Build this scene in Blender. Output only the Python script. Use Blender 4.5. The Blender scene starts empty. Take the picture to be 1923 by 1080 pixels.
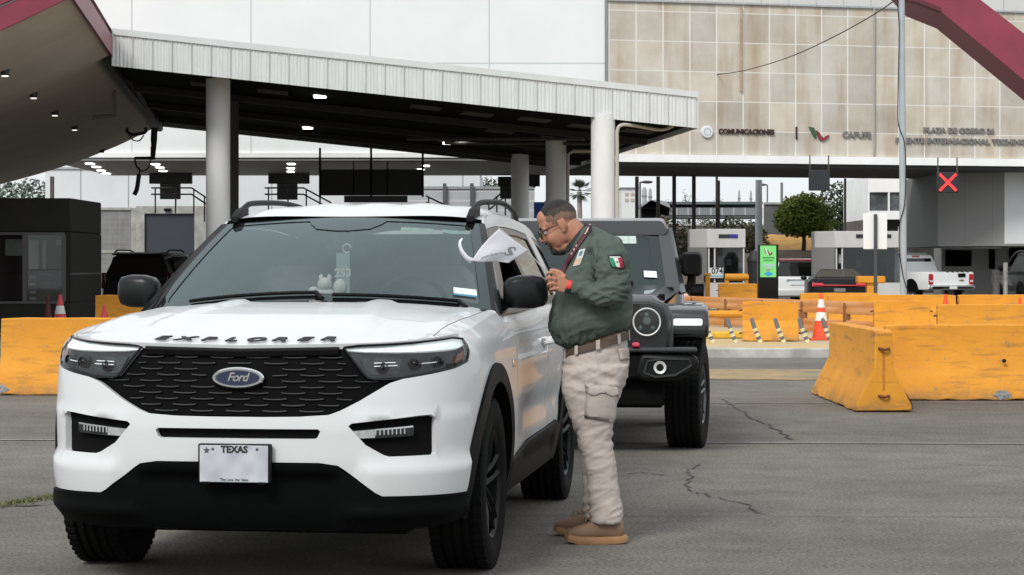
import bpy, bmesh, math, random
from mathutils import Vector, Matrix, geometry, noise
random.seed(11)
SC = bpy.context.scene
# ---------------------------------------------------------------- camera
F, H, YH = 4080.0, 1.415, 497.0           # focal length in photo pixels, eye height, horizon row
cam = bpy.data.cameras.new("Camera"); cam_o = bpy.data.objects.new("Camera", cam); SC.collection.objects.link(cam_o)
cam_o.location = (0, 0, H); cam_o.rotation_euler = (math.radians(90), 0, 0)
cam.sensor_width = 36.0; cam.lens = 36.0*F/1923.0; cam.shift_y = -(540-YH)/1923.0
cam.clip_start = 0.2; cam.clip_end = 3000
SC.camera = cam_o
# ---------------------------------------------------------------- sky and sun (bright overcast)
SUN_EL, SUN_AZ = 42.0, 208.0               # azimuth clockwise from +Y: behind the camera, slightly left
w = bpy.data.worlds.new("World"); SC.world = w; w.use_nodes = True
nt = w.node_tree; nt.nodes.clear()
sky = nt.nodes.new('ShaderNodeTexSky'); sky.sky_type = 'NISHITA'; sky.sun_disc = False
sky.sun_elevation = math.radians(SUN_EL); sky.sun_rotation = math.radians(SUN_AZ)
sky.air_density = 1.0; sky.dust_density = 4.0; sky.ozone_density = 1.0
hs = nt.nodes.new('ShaderNodeHueSaturation'); hs.inputs['Saturation'].default_value = 0.38; hs.inputs['Value'].default_value = 1.0
bg = nt.nodes.new('ShaderNodeBackground'); bg.inputs['Strength'].default_value = 0.15
wo = nt.nodes.new('ShaderNodeOutputWorld')
# thin bright overcast: cloud noise veils the sky
tcw = nt.nodes.new('ShaderNodeTexCoord'); mpw = nt.nodes.new('ShaderNodeMapping'); mpw.inputs['Scale'].default_value = (1, 1, 2.6)
cl = nt.nodes.new('ShaderNodeTexNoise'); cl.inputs['Scale'].default_value = 2.2; cl.inputs['Detail'].default_value = 7
rp = nt.nodes.new('ShaderNodeValToRGB'); rp.color_ramp.elements[0].position = .30; rp.color_ramp.elements[0].color = (.75,.75,.75,1); rp.color_ramp.elements[1].position = .62; rp.color_ramp.elements[1].color = (1,1,1,1)
mxw = nt.nodes.new('ShaderNodeMix'); mxw.data_type = 'RGBA'; mxw.inputs['B'].default_value = (6.0, 6.3, 6.5, 1)
nt.links.new(tcw.outputs['Generated'], mpw.inputs[0]); nt.links.new(mpw.outputs[0], cl.inputs['Vector']); nt.links.new(cl.outputs['Fac'], rp.inputs[0]); nt.links.new(rp.outputs[0], mxw.inputs['Factor'])
nt.links.new(sky.outputs[0], hs.inputs['Color']); nt.links.new(hs.outputs[0], mxw.inputs['A']); nt.links.new(mxw.outputs['Result'], bg.inputs[0]); nt.links.new(bg.outputs[0], wo.inputs[0])
sl = bpy.data.lights.new("Sun", 'SUN'); sl.energy = 2.0; sl.angle = math.radians(18); sl.color = (1.0, .965, .92)
so = bpy.data.objects.new("Sun", sl); SC.collection.objects.link(so)
_el, _az = math.radians(SUN_EL), math.radians(SUN_AZ)
_dir = Vector((math.sin(_az)*math.cos(_el), math.cos(_az)*math.cos(_el), math.sin(_el)))
so.rotation_euler = _dir.to_track_quat('Z', 'Y').to_euler()
SC.view_settings.view_transform = 'Standard'; SC.view_settings.look = 'None'
SC.view_settings.exposure = 0.16; SC.view_settings.gamma = 1.0; SC.view_settings.use_curve_mapping = False
SC.cycles.max_bounces = 6; SC.cycles.transparent_max_bounces = 12

# ---------------------------------------------------------------- helpers
def at(px, py, d): return Vector(((px-961.5)*d/F, d, H-(py-YH)*d/F))
def ground(px, py): d = F*H/(py-YH); return Vector(((px-961.5)*d/F, d, 0))

MATS = {}
def mat(name, col, rough=.5, metal=0.0, var=0.0, vs=4.0, bump=0.0, bs=60.0, coat=0.0, spec=.5, col2=None, detail=6.0, stretch=None, emit=0.0):
    """principled material whose colour is mottled by noise (col -> col2 or +-var) with an optional fine bump"""
    if name in MATS: return MATS[name]
    m = bpy.data.materials.new(name); m.use_nodes = True; n = m.node_tree.nodes; l = m.node_tree.links
    b = n['Principled BSDF']; b.inputs['Roughness'].default_value = rough; b.inputs['Metallic'].default_value = metal
    b.inputs['Specular IOR Level'].default_value = spec
    if coat: b.inputs['Coat Weight'].default_value = coat; b.inputs['Coat Roughness'].default_value = .03
    c4 = (*col, 1)
    b.inputs['Base Color'].default_value = c4
    tc = n.new('ShaderNodeTexCoord'); src = tc.outputs['Object']
    if stretch:
        mp = n.new('ShaderNodeMapping'); mp.inputs['Scale'].default_value = stretch; l.new(src, mp.inputs[0]); src = mp.outputs[0]
    if var or col2:
        t = n.new('ShaderNodeTexNoise'); t.inputs['Scale'].default_value = vs; t.inputs['Detail'].default_value = detail; t.inputs['Roughness'].default_value = .62
        l.new(src, t.inputs['Vector'])
        r = n.new('ShaderNodeValToRGB'); r.color_ramp.elements[0].position = .34; r.color_ramp.elements[1].position = .66
        if col2: a, z = col, col2
        else: a = tuple(max(0, c*(1-var)) for c in col); z = tuple(min(1, c*(1+var)) for c in col)
        r.color_ramp.elements[0].color = (*a, 1); r.color_ramp.elements[1].color = (*z, 1)
        l.new(t.outputs['Fac'], r.inputs[0]); l.new(r.outputs[0], b.inputs['Base Color'])
    if bump:
        t2 = n.new('ShaderNodeTexNoise'); t2.inputs['Scale'].default_value = bs; t2.inputs['Detail'].default_value = 5
        l.new(src, t2.inputs['Vector']); bp = n.new('ShaderNodeBump'); bp.inputs['Strength'].default_value = bump; bp.inputs['Distance'].default_value = .01
        l.new(t2.outputs['Fac'], bp.inputs['Height']); l.new(bp.outputs[0], b.inputs['Normal'])
    if emit:
        b.inputs['Emission Color'].default_value = c4; b.inputs['Emission Strength'].default_value = emit
    MATS[name] = m; return m

def glass(name, tint=(.05,.06,.06), trans=.5, rough=.02, ior=1.55):
    """thin pane: fresnel mirror over a mix of see-through and tinted film"""
    if name in MATS: return MATS[name]
    m = bpy.data.materials.new(name); m.use_nodes = True; n = m.node_tree.nodes; l = m.node_tree.links; n.clear()
    o = n.new('ShaderNodeOutputMaterial'); g = n.new('ShaderNodeBsdfGlossy'); g.inputs['Roughness'].default_value = rough; g.inputs[0].default_value = (.84,.99,1.0,1) if ior > 1.6 else (1,1,1,1)
    t = n.new('ShaderNodeBsdfTransparent'); t.inputs[0].default_value = (*[min(1, c) for c in (trans*.95, trans, trans*.98)], 1)
    d = n.new('ShaderNodeBsdfDiffuse'); d.inputs[0].default_value = (*tint, 1)
    mx = n.new('ShaderNodeMixShader'); mx.inputs[0].default_value = .12 if trans > .2 else .6
    fr = n.new('ShaderNodeFresnel'); fr.inputs['IOR'].default_value = ior
    m2 = n.new('ShaderNodeMixShader')
    l.new(t.outputs[0], mx.inputs[1]); l.new(d.outputs[0], mx.inputs[2])
    l.new(fr.outputs[0], m2.inputs[0]); l.new(mx.outputs[0], m2.inputs[1]); l.new(g.outputs[0], m2.inputs[2]); l.new(m2.outputs[0], o.inputs[0])
    MATS[name] = m; return m

COL = SC.collection
def tag(o, label=None, cat=None, group=None, kind=None):
    if label: o['label'] = label
    if cat: o['category'] = cat
    if group: o['group'] = group
    if kind: o['kind'] = kind
    return o
def thing(name, label, cat, loc=(0,0,0), rz=0.0, group=None):
    o = bpy.data.objects.new(name, None); COL.objects.link(o); o.empty_display_size = .2
    o.location = loc; o.rotation_euler = (0, 0, rz); return tag(o, label, cat, group)
def copy_tree(o, parent=None):
    c = o.copy(); COL.objects.link(c)
    if parent is not None: c.parent = parent
    for ch in list(o.children): copy_tree(ch, c)
    return c
def link_mesh(name, me, m, parent=None):
    o = bpy.data.objects.new(name, me); COL.objects.link(o)
    if m: me.materials.append(m)
    if parent is not None: o.parent = parent
    return o

class MB:
    def __init__(s): s.v = []; s.f = []
    def add(s, vs, fs):
        k = len(s.v); s.v += [tuple(v) for v in vs]; s.f += [tuple(i+k for i in f) for f in fs]; return s
    def box(s, lo, hi, M=None):
        x0,y0,z0 = lo; x1,y1,z1 = hi
        vs = [(x0,y0,z0),(x1,y0,z0),(x1,y1,z0),(x0,y1,z0),(x0,y0,z1),(x1,y0,z1),(x1,y1,z1),(x0,y1,z1)]
        if M is not None: vs = [tuple(M @ Vector(v)) for v in vs]
        return s.add(vs, [(0,3,2,1),(4,5,6,7),(0,1,5,4),(1,2,6,5),(2,3,7,6),(3,0,4,7)])
    def prism(s, poly, a, b, axis='y'):
        """extrude a 2-D polygon along axis from a to b; polygon is in the two other axes (in xyz order)"""
        n = len(poly)
        def P(p, t): return {'y': (p[0], t, p[1]), 'x': (t, p[0], p[1]), 'z': (p[0], p[1], t)}[axis]
        vs = [P(p, a) for p in poly]+[P(p, b) for p in poly]
        return s.add(vs, [tuple(range(n)), tuple(range(2*n-1, n-1, -1))]+[(i, i+n, (i+1) % n+n, (i+1) % n) for i in range(n)])
    def loft(s, rings, caps=True, closed=False):
        n = len(rings[0]); vs = [p for r in rings for p in r]; fs = []; m = len(rings)
        for i in range(m if closed else m-1):
            a, b = i*n, ((i+1) % m)*n
            fs += [(a+j, a+(j+1) % n, b+(j+1) % n, b+j) for j in range(n)]
        if caps and not closed: fs += [tuple(range(n-1, -1, -1)), tuple((m-1)*n+j for j in range(n))]
        return s.add(vs, fs)
    def tube(s, pts, r, n=8, caps=True, squash=1.0):
        pts = [Vector(p) for p in pts]; R = r if isinstance(r, (list, tuple)) else [r]*len(pts); rings = []; up = None
        for i, p in enumerate(pts):
            t = (pts[min(i+1, len(pts)-1)]-pts[max(i-1, 0)]).normalized()
            if up is None: up = Vector((0,0,1)) if abs(t.z) < .9 else Vector((0,1,0))
            a = t.cross(up).normalized(); b = a.cross(t).normalized(); up = b
            rings.append([p+R[i]*(math.cos(k*2*math.pi/n)*a+squash*math.sin(k*2*math.pi/n)*b) for k in range(n)])
        return s.loft(rings, caps)
    def lathe(s, prof, n=24, c=(0,0,0), axis='z', closed=False):
        rings = []
        for r, h in prof:
            ring = []
            for k in range(n):
                a = 2*math.pi*k/n; q = {'z': (r*math.cos(a), r*math.sin(a), h), 'x': (h, r*math.cos(a), r*math.sin(a)), 'y': (r*math.cos(a), h, r*math.sin(a))}[axis]
                ring.append((q[0]+c[0], q[1]+c[1], q[2]+c[2]))
            rings.append(ring)
        return s.loft(rings, not closed, closed)
    def grid(s, fn, nu, nv):
        vs = [fn(i/nu, j/nv) for i in range(nu+1) for j in range(nv+1)]
        return s.add(vs, [(i*(nv+1)+j, (i+1)*(nv+1)+j, (i+1)*(nv+1)+j+1, i*(nv+1)+j+1) for i in range(nu) for j in range(nv)])
    def sphere(s, c, r, nu=16, nv=10, M=None):
        rx, ry, rz = (r, r, r) if not isinstance(r, (tuple, list)) else r
        rings = []
        for j in range(nv+1):
            a = math.pi*(j+.001*(j == 0)-.001*(j == nv))/nv
            ring = []
            for k in range(nu):
                b = 2*math.pi*k/nu; p = Vector((rx*math.sin(a)*math.cos(b), ry*math.sin(a)*math.sin(b), -rz*math.cos(a)))
                if M is not None: p = M @ p
                ring.append(p+Vector(c))
            rings.append(ring)
        return s.loft(rings, True)
    def mesh(s, name, recalc=True, ang=35.0, smooth=True):
        me = bpy.data.meshes.new(name); me.from_pydata(s.v, [], s.f); me.validate()
        if recalc:
            bm = bmesh.new(); bm.from_mesh(me); bmesh.ops.recalc_face_normals(bm, faces=bm.faces); bm.to_mesh(me); bm.free()
        if smooth:
            me.polygons.foreach_set('use_smooth', [True]*len(me.polygons)); me.set_sharp_from_angle(angle=math.radians(ang))
        me.update(); return me
    def build(s, name, m, parent=None, bevel=0.0, seg=2, recalc=True, ang=35.0, smooth=True):
        o = link_mesh(name, s.mesh(name, recalc, ang, smooth), m, parent)
        if bevel:
            b = o.modifiers.new('Bevel', 'BEVEL'); b.width = bevel; b.segments = seg; b.limit_method = 'ANGLE'; b.angle_limit = math.radians(40)
        return o

def text_mesh(body, size, depth=.004, bold=0.0, shear=0.0, align='CENTER', spacing=1.0):
    cu = bpy.data.curves.new('lettering', 'FONT'); cu.body = body; cu.size = size; cu.extrude = depth; cu.offset = bold; cu.shear = shear
    cu.align_x = align; cu.align_y = 'CENTER'; cu.space_character = spacing; cu.resolution_u = 3
    o = bpy.data.objects.new('lettering', cu); COL.objects.link(o)
    dg = bpy.context.evaluated_depsgraph_get(); dg.update()
    me = bpy.data.meshes.new_from_object(o.evaluated_get(dg)); bpy.data.objects.remove(o); bpy.data.curves.remove(cu)
    return me
def letters(name, body, size, m, parent, M, **kw):
    """lettering standing in the local XZ plane facing -Y, placed by matrix M"""
    me = text_mesh(body, size, **kw); me.transform(M @ Matrix.Rotation(math.radians(90), 4, 'X')); me.materials.clear()
    return link_mesh(name, me, m, parent)

def in_poly(p, poly):
    x, y = p; c = False; j = len(poly)-1
    for i in range(len(poly)):
        xi, yi = poly[i]; xj, yj = poly[j]
        if (yi > y) != (yj > y) and x < (xj-xi)*(y-yi)/(yj-yi)+xi: c = not c
        j = i
    return c
def resample(poly, step):
    out = []
    for a, b in zip(poly, poly[1:]+poly[:1]):
        n = max(1, int(math.ceil(math.hypot(b[0]-a[0], b[1]-a[1])/step)))
        out += [(a[0]+(b[0]-a[0])*k/n, a[1]+(b[1]-a[1])*k/n) for k in range(n)]
    return out
def panel(name, outer, holes, fn, m, parent, rim=.02, step=.035, grid=.05, flip=False):
    """skin a 2-D outline (with holes) over the surface fn(a, b, off); the edge folds inward by rim"""
    loops = [resample(outer, step)]+[resample(h, step) for h in holes]
    pts = [Vector(p) for lp in loops for p in lp]; edges = []; k = 0
    for lp in loops: edges += [(k+i, k+(i+1) % len(lp)) for i in range(len(lp))]; k += len(lp)
    segs = [(pts[a], pts[b]) for a, b in edges]
    x0 = min(p[0] for p in loops[0]); x1 = max(p[0] for p in loops[0]); y0 = min(p[1] for p in loops[0]); y1 = max(p[1] for p in loops[0])
    cell = {}
    for a, b in segs:
        mid = (a+b)/2; cell.setdefault((int(mid.x//grid), int(mid.y//grid)), []).append(mid)
    nx = int((x1-x0)/grid)+1; ny = int((y1-y0)/grid)+1
    for i in range(nx+1):
        for j in range(ny+1):
            p = (x0+i*grid+(grid/2 if j % 2 else 0), y0+j*grid)
            if not in_poly(p, loops[0]) or any(in_poly(p, h) for h in loops[1:]): continue
            ci, cj = int(p[0]//grid), int(p[1]//grid); ok = True
            for di in (-1,0,1):
                for dj in (-1,0,1):
                    for q in cell.get((ci+di, cj+dj), ()):
                        if (q.x-p[0])**2+(q.y-p[1])**2 < (.5*grid)**2: ok = False
            if ok: pts.append(Vector(p))
    V, E, T, _, _, _ = geometry.delaunay_2d_cdt(pts, edges, [], 0, 1e-5)
    tris = []
    for t in T:
        c = (V[t[0]]+V[t[1]]+V[t[2]])/3
        if in_poly(c, loops[0]) and not any(in_poly(c, h) for h in loops[1:]): tris.append(tuple(t))
    e = 2e-3
    def nrm(a, b):
        p = Vector(fn(a, b, 0)); n_ = (Vector(fn(a+e, b, 0))-Vector(fn(a-e, b, 0))).cross(Vector(fn(a, b+e, 0))-Vector(fn(a, b-e, 0)))
        n_.normalize(); return -n_ if flip else n_
    P = [Vector(fn(v.x, v.y, 0)) for v in V]; N = [nrm(v.x, v.y) for v in V]
    verts = list(P); faces = []; fnorm = []
    for t in tris:
        a, b, c = t
        if (P[b]-P[a]).cross(P[c]-P[a]).dot(N[a]+N[b]+N[c]) < 0: t = (a, c, b)
        faces.append(t); fnorm.append([N[i] for i in t])
    if rim:
        cnt = {}
        for t in faces:
            for a, b in ((t[0],t[1]),(t[1],t[2]),(t[2],t[0])): cnt[(a, b)] = 1
        for (a, b) in list(cnt):
            if (b, a) not in cnt:
                k = len(verts); verts += [P[a], P[b], P[b]-N[b]*rim, P[a]-N[a]*rim]
                faces.append((k+1, k, k+3, k+2)); q = (P[b]-P[a]).cross(N[a]).normalized(); fnorm.append([q]*4)
    me = bpy.data.meshes.new(name); me.from_pydata([tuple(v) for v in verts], [], faces)
    me.polygons.foreach_set('use_smooth', [True]*len(me.polygons))
    me.normals_split_custom_set([tuple(n_) for f in fnorm for n_ in f])
    return link_mesh(name, me, m, parent)
def mirror(poly): return [(-a, b) for a, b in poly][::-1]
def sm(t): t = max(0.0, min(1.0, t)); return t*t*(3-2*t)
# ---------------------------------------------------------------- shared materials
M_white = mat('white_car_paint', (.60,.615,.622), .38, coat=.45, var=.012, vs=3, spec=.15)
M_whitecar = mat('bright_white_paint', (.86,.87,.87), .3, coat=.6)
M_black = mat('black_plastic', (.004,.0042,.0042), .5, var=.15, vs=20, spec=.10)
M_blackgloss = mat('gloss_black', (.005,.005,.006), .2, spec=.3)
M_void = mat('dark_cavity', (.004,.004,.004), .9, spec=.1)
M_rubber = mat('tyre_rubber', (.006,.006,.006), .8, var=.25, vs=30, spec=.12)
M_rimblack = mat('black_rim', (.006,.0065,.007), .35, spec=.16)
M_chrome = mat('chrome', (.75,.76,.77), .15, metal=1.0)
M_steel = mat('galvanised_steel', (.42,.44,.45), .45, metal=.6, var=.15, vs=8)
M_lampglass = glass('lamp_lens', (.1,.1,.1), 1.0, .03, 1.22)
M_lamplens = mat('lamp_lens_grey', (.36,.37,.37), .2, var=.2, vs=60, coat=.6)
M_lampwhite = mat('lamp_glow_white', (.82,.84,.85), .18, coat=.6, emit=.45)  # emission stands in for reflected brightness of the headlight strip and guides
M_lampgrey = mat('lamp_housing', (.012,.013,.014), .3, var=.6, vs=18, coat=.2)
M_glassdark = glass('privacy_glass', (.004,.005,.005), .06, .02, 1.6)
M_windshield = glass('windshield_glass', (.10,.15,.155), .74, .02, 1.72)
M_cabin = mat('cabin_trim', (.022,.024,.025), .8, var=.2, vs=8)
M_seat = mat('seat_cloth', (.17,.175,.18), .85, var=.2, vs=12)
M_redlens = mat('red_tail_lens', (.45,.015,.02), .2, coat=.8)
M_concrete = mat('bare_concrete', (.33,.33,.31), .9, var=.25, vs=2.5, bump=.4, bs=30)
M_letter_dark = mat('dark_lettering', (.015,.015,.015), .6)
M_paper = mat('white_paper', (.8,.82,.83), .8, var=.05, vs=20)
# ---------------------------------------------------------------- white SUV surface (pure maths)
def pchip(xs, ys):
    n = len(xs); h = [xs[i+1]-xs[i] for i in range(n-1)]; dl = [(ys[i+1]-ys[i])/h[i] for i in range(n-1)]
    m = [0.0]*n; m[0] = dl[0]; m[-1] = dl[-1]
    for i in range(1, n-1):
        if dl[i-1]*dl[i] <= 0: m[i] = 0.0
        else:
            w1 = 2*h[i]+h[i-1]; w2 = h[i]+2*h[i-1]; m[i] = (w1+w2)/(w1/dl[i-1]+w2/dl[i])
    def f(x):
        if x <= xs[0]: return ys[0]+(x-xs[0])*m[0]*0
        if x >= xs[-1]: return ys[-1]
        i = 0
        while x > xs[i+1]: i += 1
        t = (x-xs[i])/h[i]; t2 = t*t; t3 = t2*t
        return (2*t3-3*t2+1)*ys[i]+(t3-2*t2+t)*h[i]*m[i]+(-2*t3+3*t2)*ys[i+1]+(t3-t2)*h[i]*m[i+1]
    return f

def catmull(P, n=12, closed=False):
    out = []; N = len(P); rng = range(N) if closed else range(N-1)
    for i in rng:
        p0 = P[(i-1) % N] if (closed or i > 0) else P[0]; p1 = P[i]; p2 = P[(i+1) % N]
        p3 = P[(i+2) % N] if (closed or i+2 < N) else P[-1]
        for k in range(n):
            t = k/n
            out.append(tuple(0.5*((2*b)+(-a+c)*t+(2*a-5*b+4*c-d)*t*t+(-a+3*b-3*c+d)*t**3) for a, b, c, d in zip(p0, p1, p2, p3)))
    if not closed: out.append(tuple(P[-1]))
    return out

PLAN = [(0,-.945),(.15,-.943),(.3,-.935),(.45,-.918),(.58,-.89),(.7,-.845),(.8,-.78),(.88,-.69),(.935,-.58),(.97,-.45),(.988,-.3),(.995,-.1),
        (.998,.3),(1.0,.8),(1.0,1.5),(1.0,2.2),(.995,2.8),(.985,3.2),(.96,3.6),(.91,3.88),(.8,4.03),(.6,4.10),(.3,4.13),(0,4.14)]
_pl = catmull(PLAN, 24)
_ul = [0.0]
for _a, _b in zip(_pl, _pl[1:]): _ul.append(_ul[-1]+math.hypot(_b[0]-_a[0], _b[1]-_a[1]))
UMAX = _ul[-1]
import bisect
def plan(u):
    a = min(abs(u), UMAX-1e-6); i = max(0, bisect.bisect_right(_ul, a)-1); i = min(i, len(_pl)-2)
    t = (a-_ul[i])/max(1e-9, _ul[i+1]-_ul[i]); p, q = _pl[i], _pl[i+1]
    x = p[0]+(q[0]-p[0])*t; y = p[1]+(q[1]-p[1])*t
    def tg(j):
        j0 = max(0, j-3); j1 = min(len(_pl)-1, j+3)
        dx = _pl[j1][0]-_pl[j0][0]; dy = _pl[j1][1]-_pl[j0][1]; l = math.hypot(dx, dy); return dx/l, dy/l
    ta = tg(i); tb = tg(i+1); dx = ta[0]+(tb[0]-ta[0])*t; dy = ta[1]+(tb[1]-ta[1])*t; l = math.hypot(dx, dy)
    nx, ny = dy/l, -dx/l
    if i < 4: nx *= (i+t)/4
    s = -1 if u < 0 else 1
    return s*x, y, s*nx, ny
def u_at_y(y):      # side arclength where the plan is at this y (y between -.6 and 3.9)
    for i in range(len(_pl)-1):
        if _pl[i][0] > .5 and _pl[i][1] <= y <= _pl[i+1][1]:
            return _ul[i]+(_ul[i+1]-_ul[i])*(y-_pl[i][1])/(_pl[i+1][1]-_pl[i][1])
_zt = pchip([0,.6,1.0,1.25,1.6,2.2,3.2,4.4,5.2,UMAX],[1.066,1.078,1.098,1.112,1.135,1.172,1.195,1.215,1.22,1.22])
def ztop(u): return _zt(abs(u))
_fi = pchip([.2,.26,.33,.42,.52,.60,.70,.78,.88,1.0,1.06,1.1],[.14,.085,.045,.02,.005,0,0,.008,.022,.042,.058,.075])
_si = pchip([.2,.26,.33,.45,.6,.75,.9,1.0,1.06,1.12,1.2],[.10,.07,.045,.02,.005,0,.004,.012,.02,.032,.055])
def S(u, z, off=0.0):
    x, y, nx, ny = plan(u)
    l = math.hypot(nx, ny) or 1
    wf = (ny/l)**2 if ny < 0 else 0.0; wr = (ny/l)**2 if ny > 0 else 0.0; ws = 1-wf-wr
    t = max(0.0, ztop(u)-z)
    roll = .055*max(0.0, 1-t/.085)**2
    ins = wf*_fi(z)+ws*(_si(z)+roll)+wr*(_si(z)+.5*roll)
    if wf > .05 and ws > .05: ins += roll*.3*ws*wf
    return (x-nx*(ins-off), y-ny*(ins-off), z)
# ---------------------------------------------------------------- white SUV
SUV_LOC, SUV_RZ = (-1.055, 10.28, 0), -.138
def ledge(u, z):
    a = abs(u); return .028*sm((.60-z)/.07)*sm((a-.50)/.09)*sm((1.32-a)/.25)
def SB(u, z, off=0.0):
    crease = .006*sm((z-.74)/.012)*sm((.80-z)/.05)*sm((a0(u)-.45)/.1)*sm((1.2-a0(u))/.15)
    return S(u, z, off+ledge(u, z)+crease)
def a0(u): return abs(u)
def tyre_wheel(parent, x, y, r, wd, rimr, side, m_rim, spokes=5, name='wheel'):
    """wheel = rim mesh with a tyre child; side = +1 when the outer face looks to +x"""
    R = MB(); hw = wd/2
    R.lathe([(rimr*1.0, -hw*.8), (rimr*1.0, hw*.75), (rimr*.96, hw*.92), (rimr*.9, hw*.8), (rimr*.88, -hw*.6)], 40, axis='x', closed=True)
    R.lathe([(.001, hw*.45), (.07, hw*.5), (.085, hw*.4), (.085, hw*.1)], 20, axis='x')
    R.lathe([(.001, -hw*.1), (rimr*.72, -hw*.1), (rimr*.72, -hw*.25), (.001, -hw*.25)], 28, axis='x')
    for k in range(spokes):
        for dd in (-.17, .17):
            a = 2*math.pi*k/spokes+.3
            c0 = Vector((hw*.42, .05*math.cos(a+dd*3), .05*math.sin(a+dd*3))); c1 = Vector((hw*.72, rimr*.93*math.cos(a+dd), rimr*.93*math.sin(a+dd)))
            R.tube([c0, (c0+c1)/2+Vector((hw*.1, 0, 0)), c1], [.03, .022, .024], 6, squash=.7)
    for k in range(5):
        a = 2*math.pi*k/5; R.lathe([(.001, hw*.56), (.010, hw*.55), (.011, hw*.4)], 8, (0, .055*math.cos(a), .055*math.sin(a)), 'x')
    o = R.build(name, m_rim, parent, ang=30); o.location = (x, y, r); o.scale = (side, 1, 1)
    T = MB(); prof = [(rimr*.97, hw*.85), (rimr*1.05, hw*.98), ((rimr+r)/2, hw*1.06), (r*.955, hw*1.0), (r*.985, hw*.93), (r*.997, hw*.8)]
    for gx in (.55, .18, -.18, -.55): prof += [(r, hw*(gx+.09)), (r-.011, hw*(gx+.06)), (r-.011, hw*(gx-.06)), (r, hw*(gx-.09))]
    prof += [(r*.997, -hw*.8), (r*.985, -hw*.93), (r*.955, -hw), ((rimr+r)/2, -hw*1.06), (rimr*1.05, -hw*.98), (rimr*.97, -hw*.85)]
    T.lathe(prof, 64, axis='x', closed=True)
    for k in range(56):       # shoulder lugs of the tread
        a = 2*math.pi*k/56
        for s2 in (-1, 1):
            M = Matrix.Rotation(a, 4, 'X')
            T.box((s2*hw*.78-hw*.2, -.011, r-.012), (s2*hw*.78+hw*.17, .011, r+.004), M)
    t = T.build('tyre', M_rubber, o, ang=30)
    return o

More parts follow.
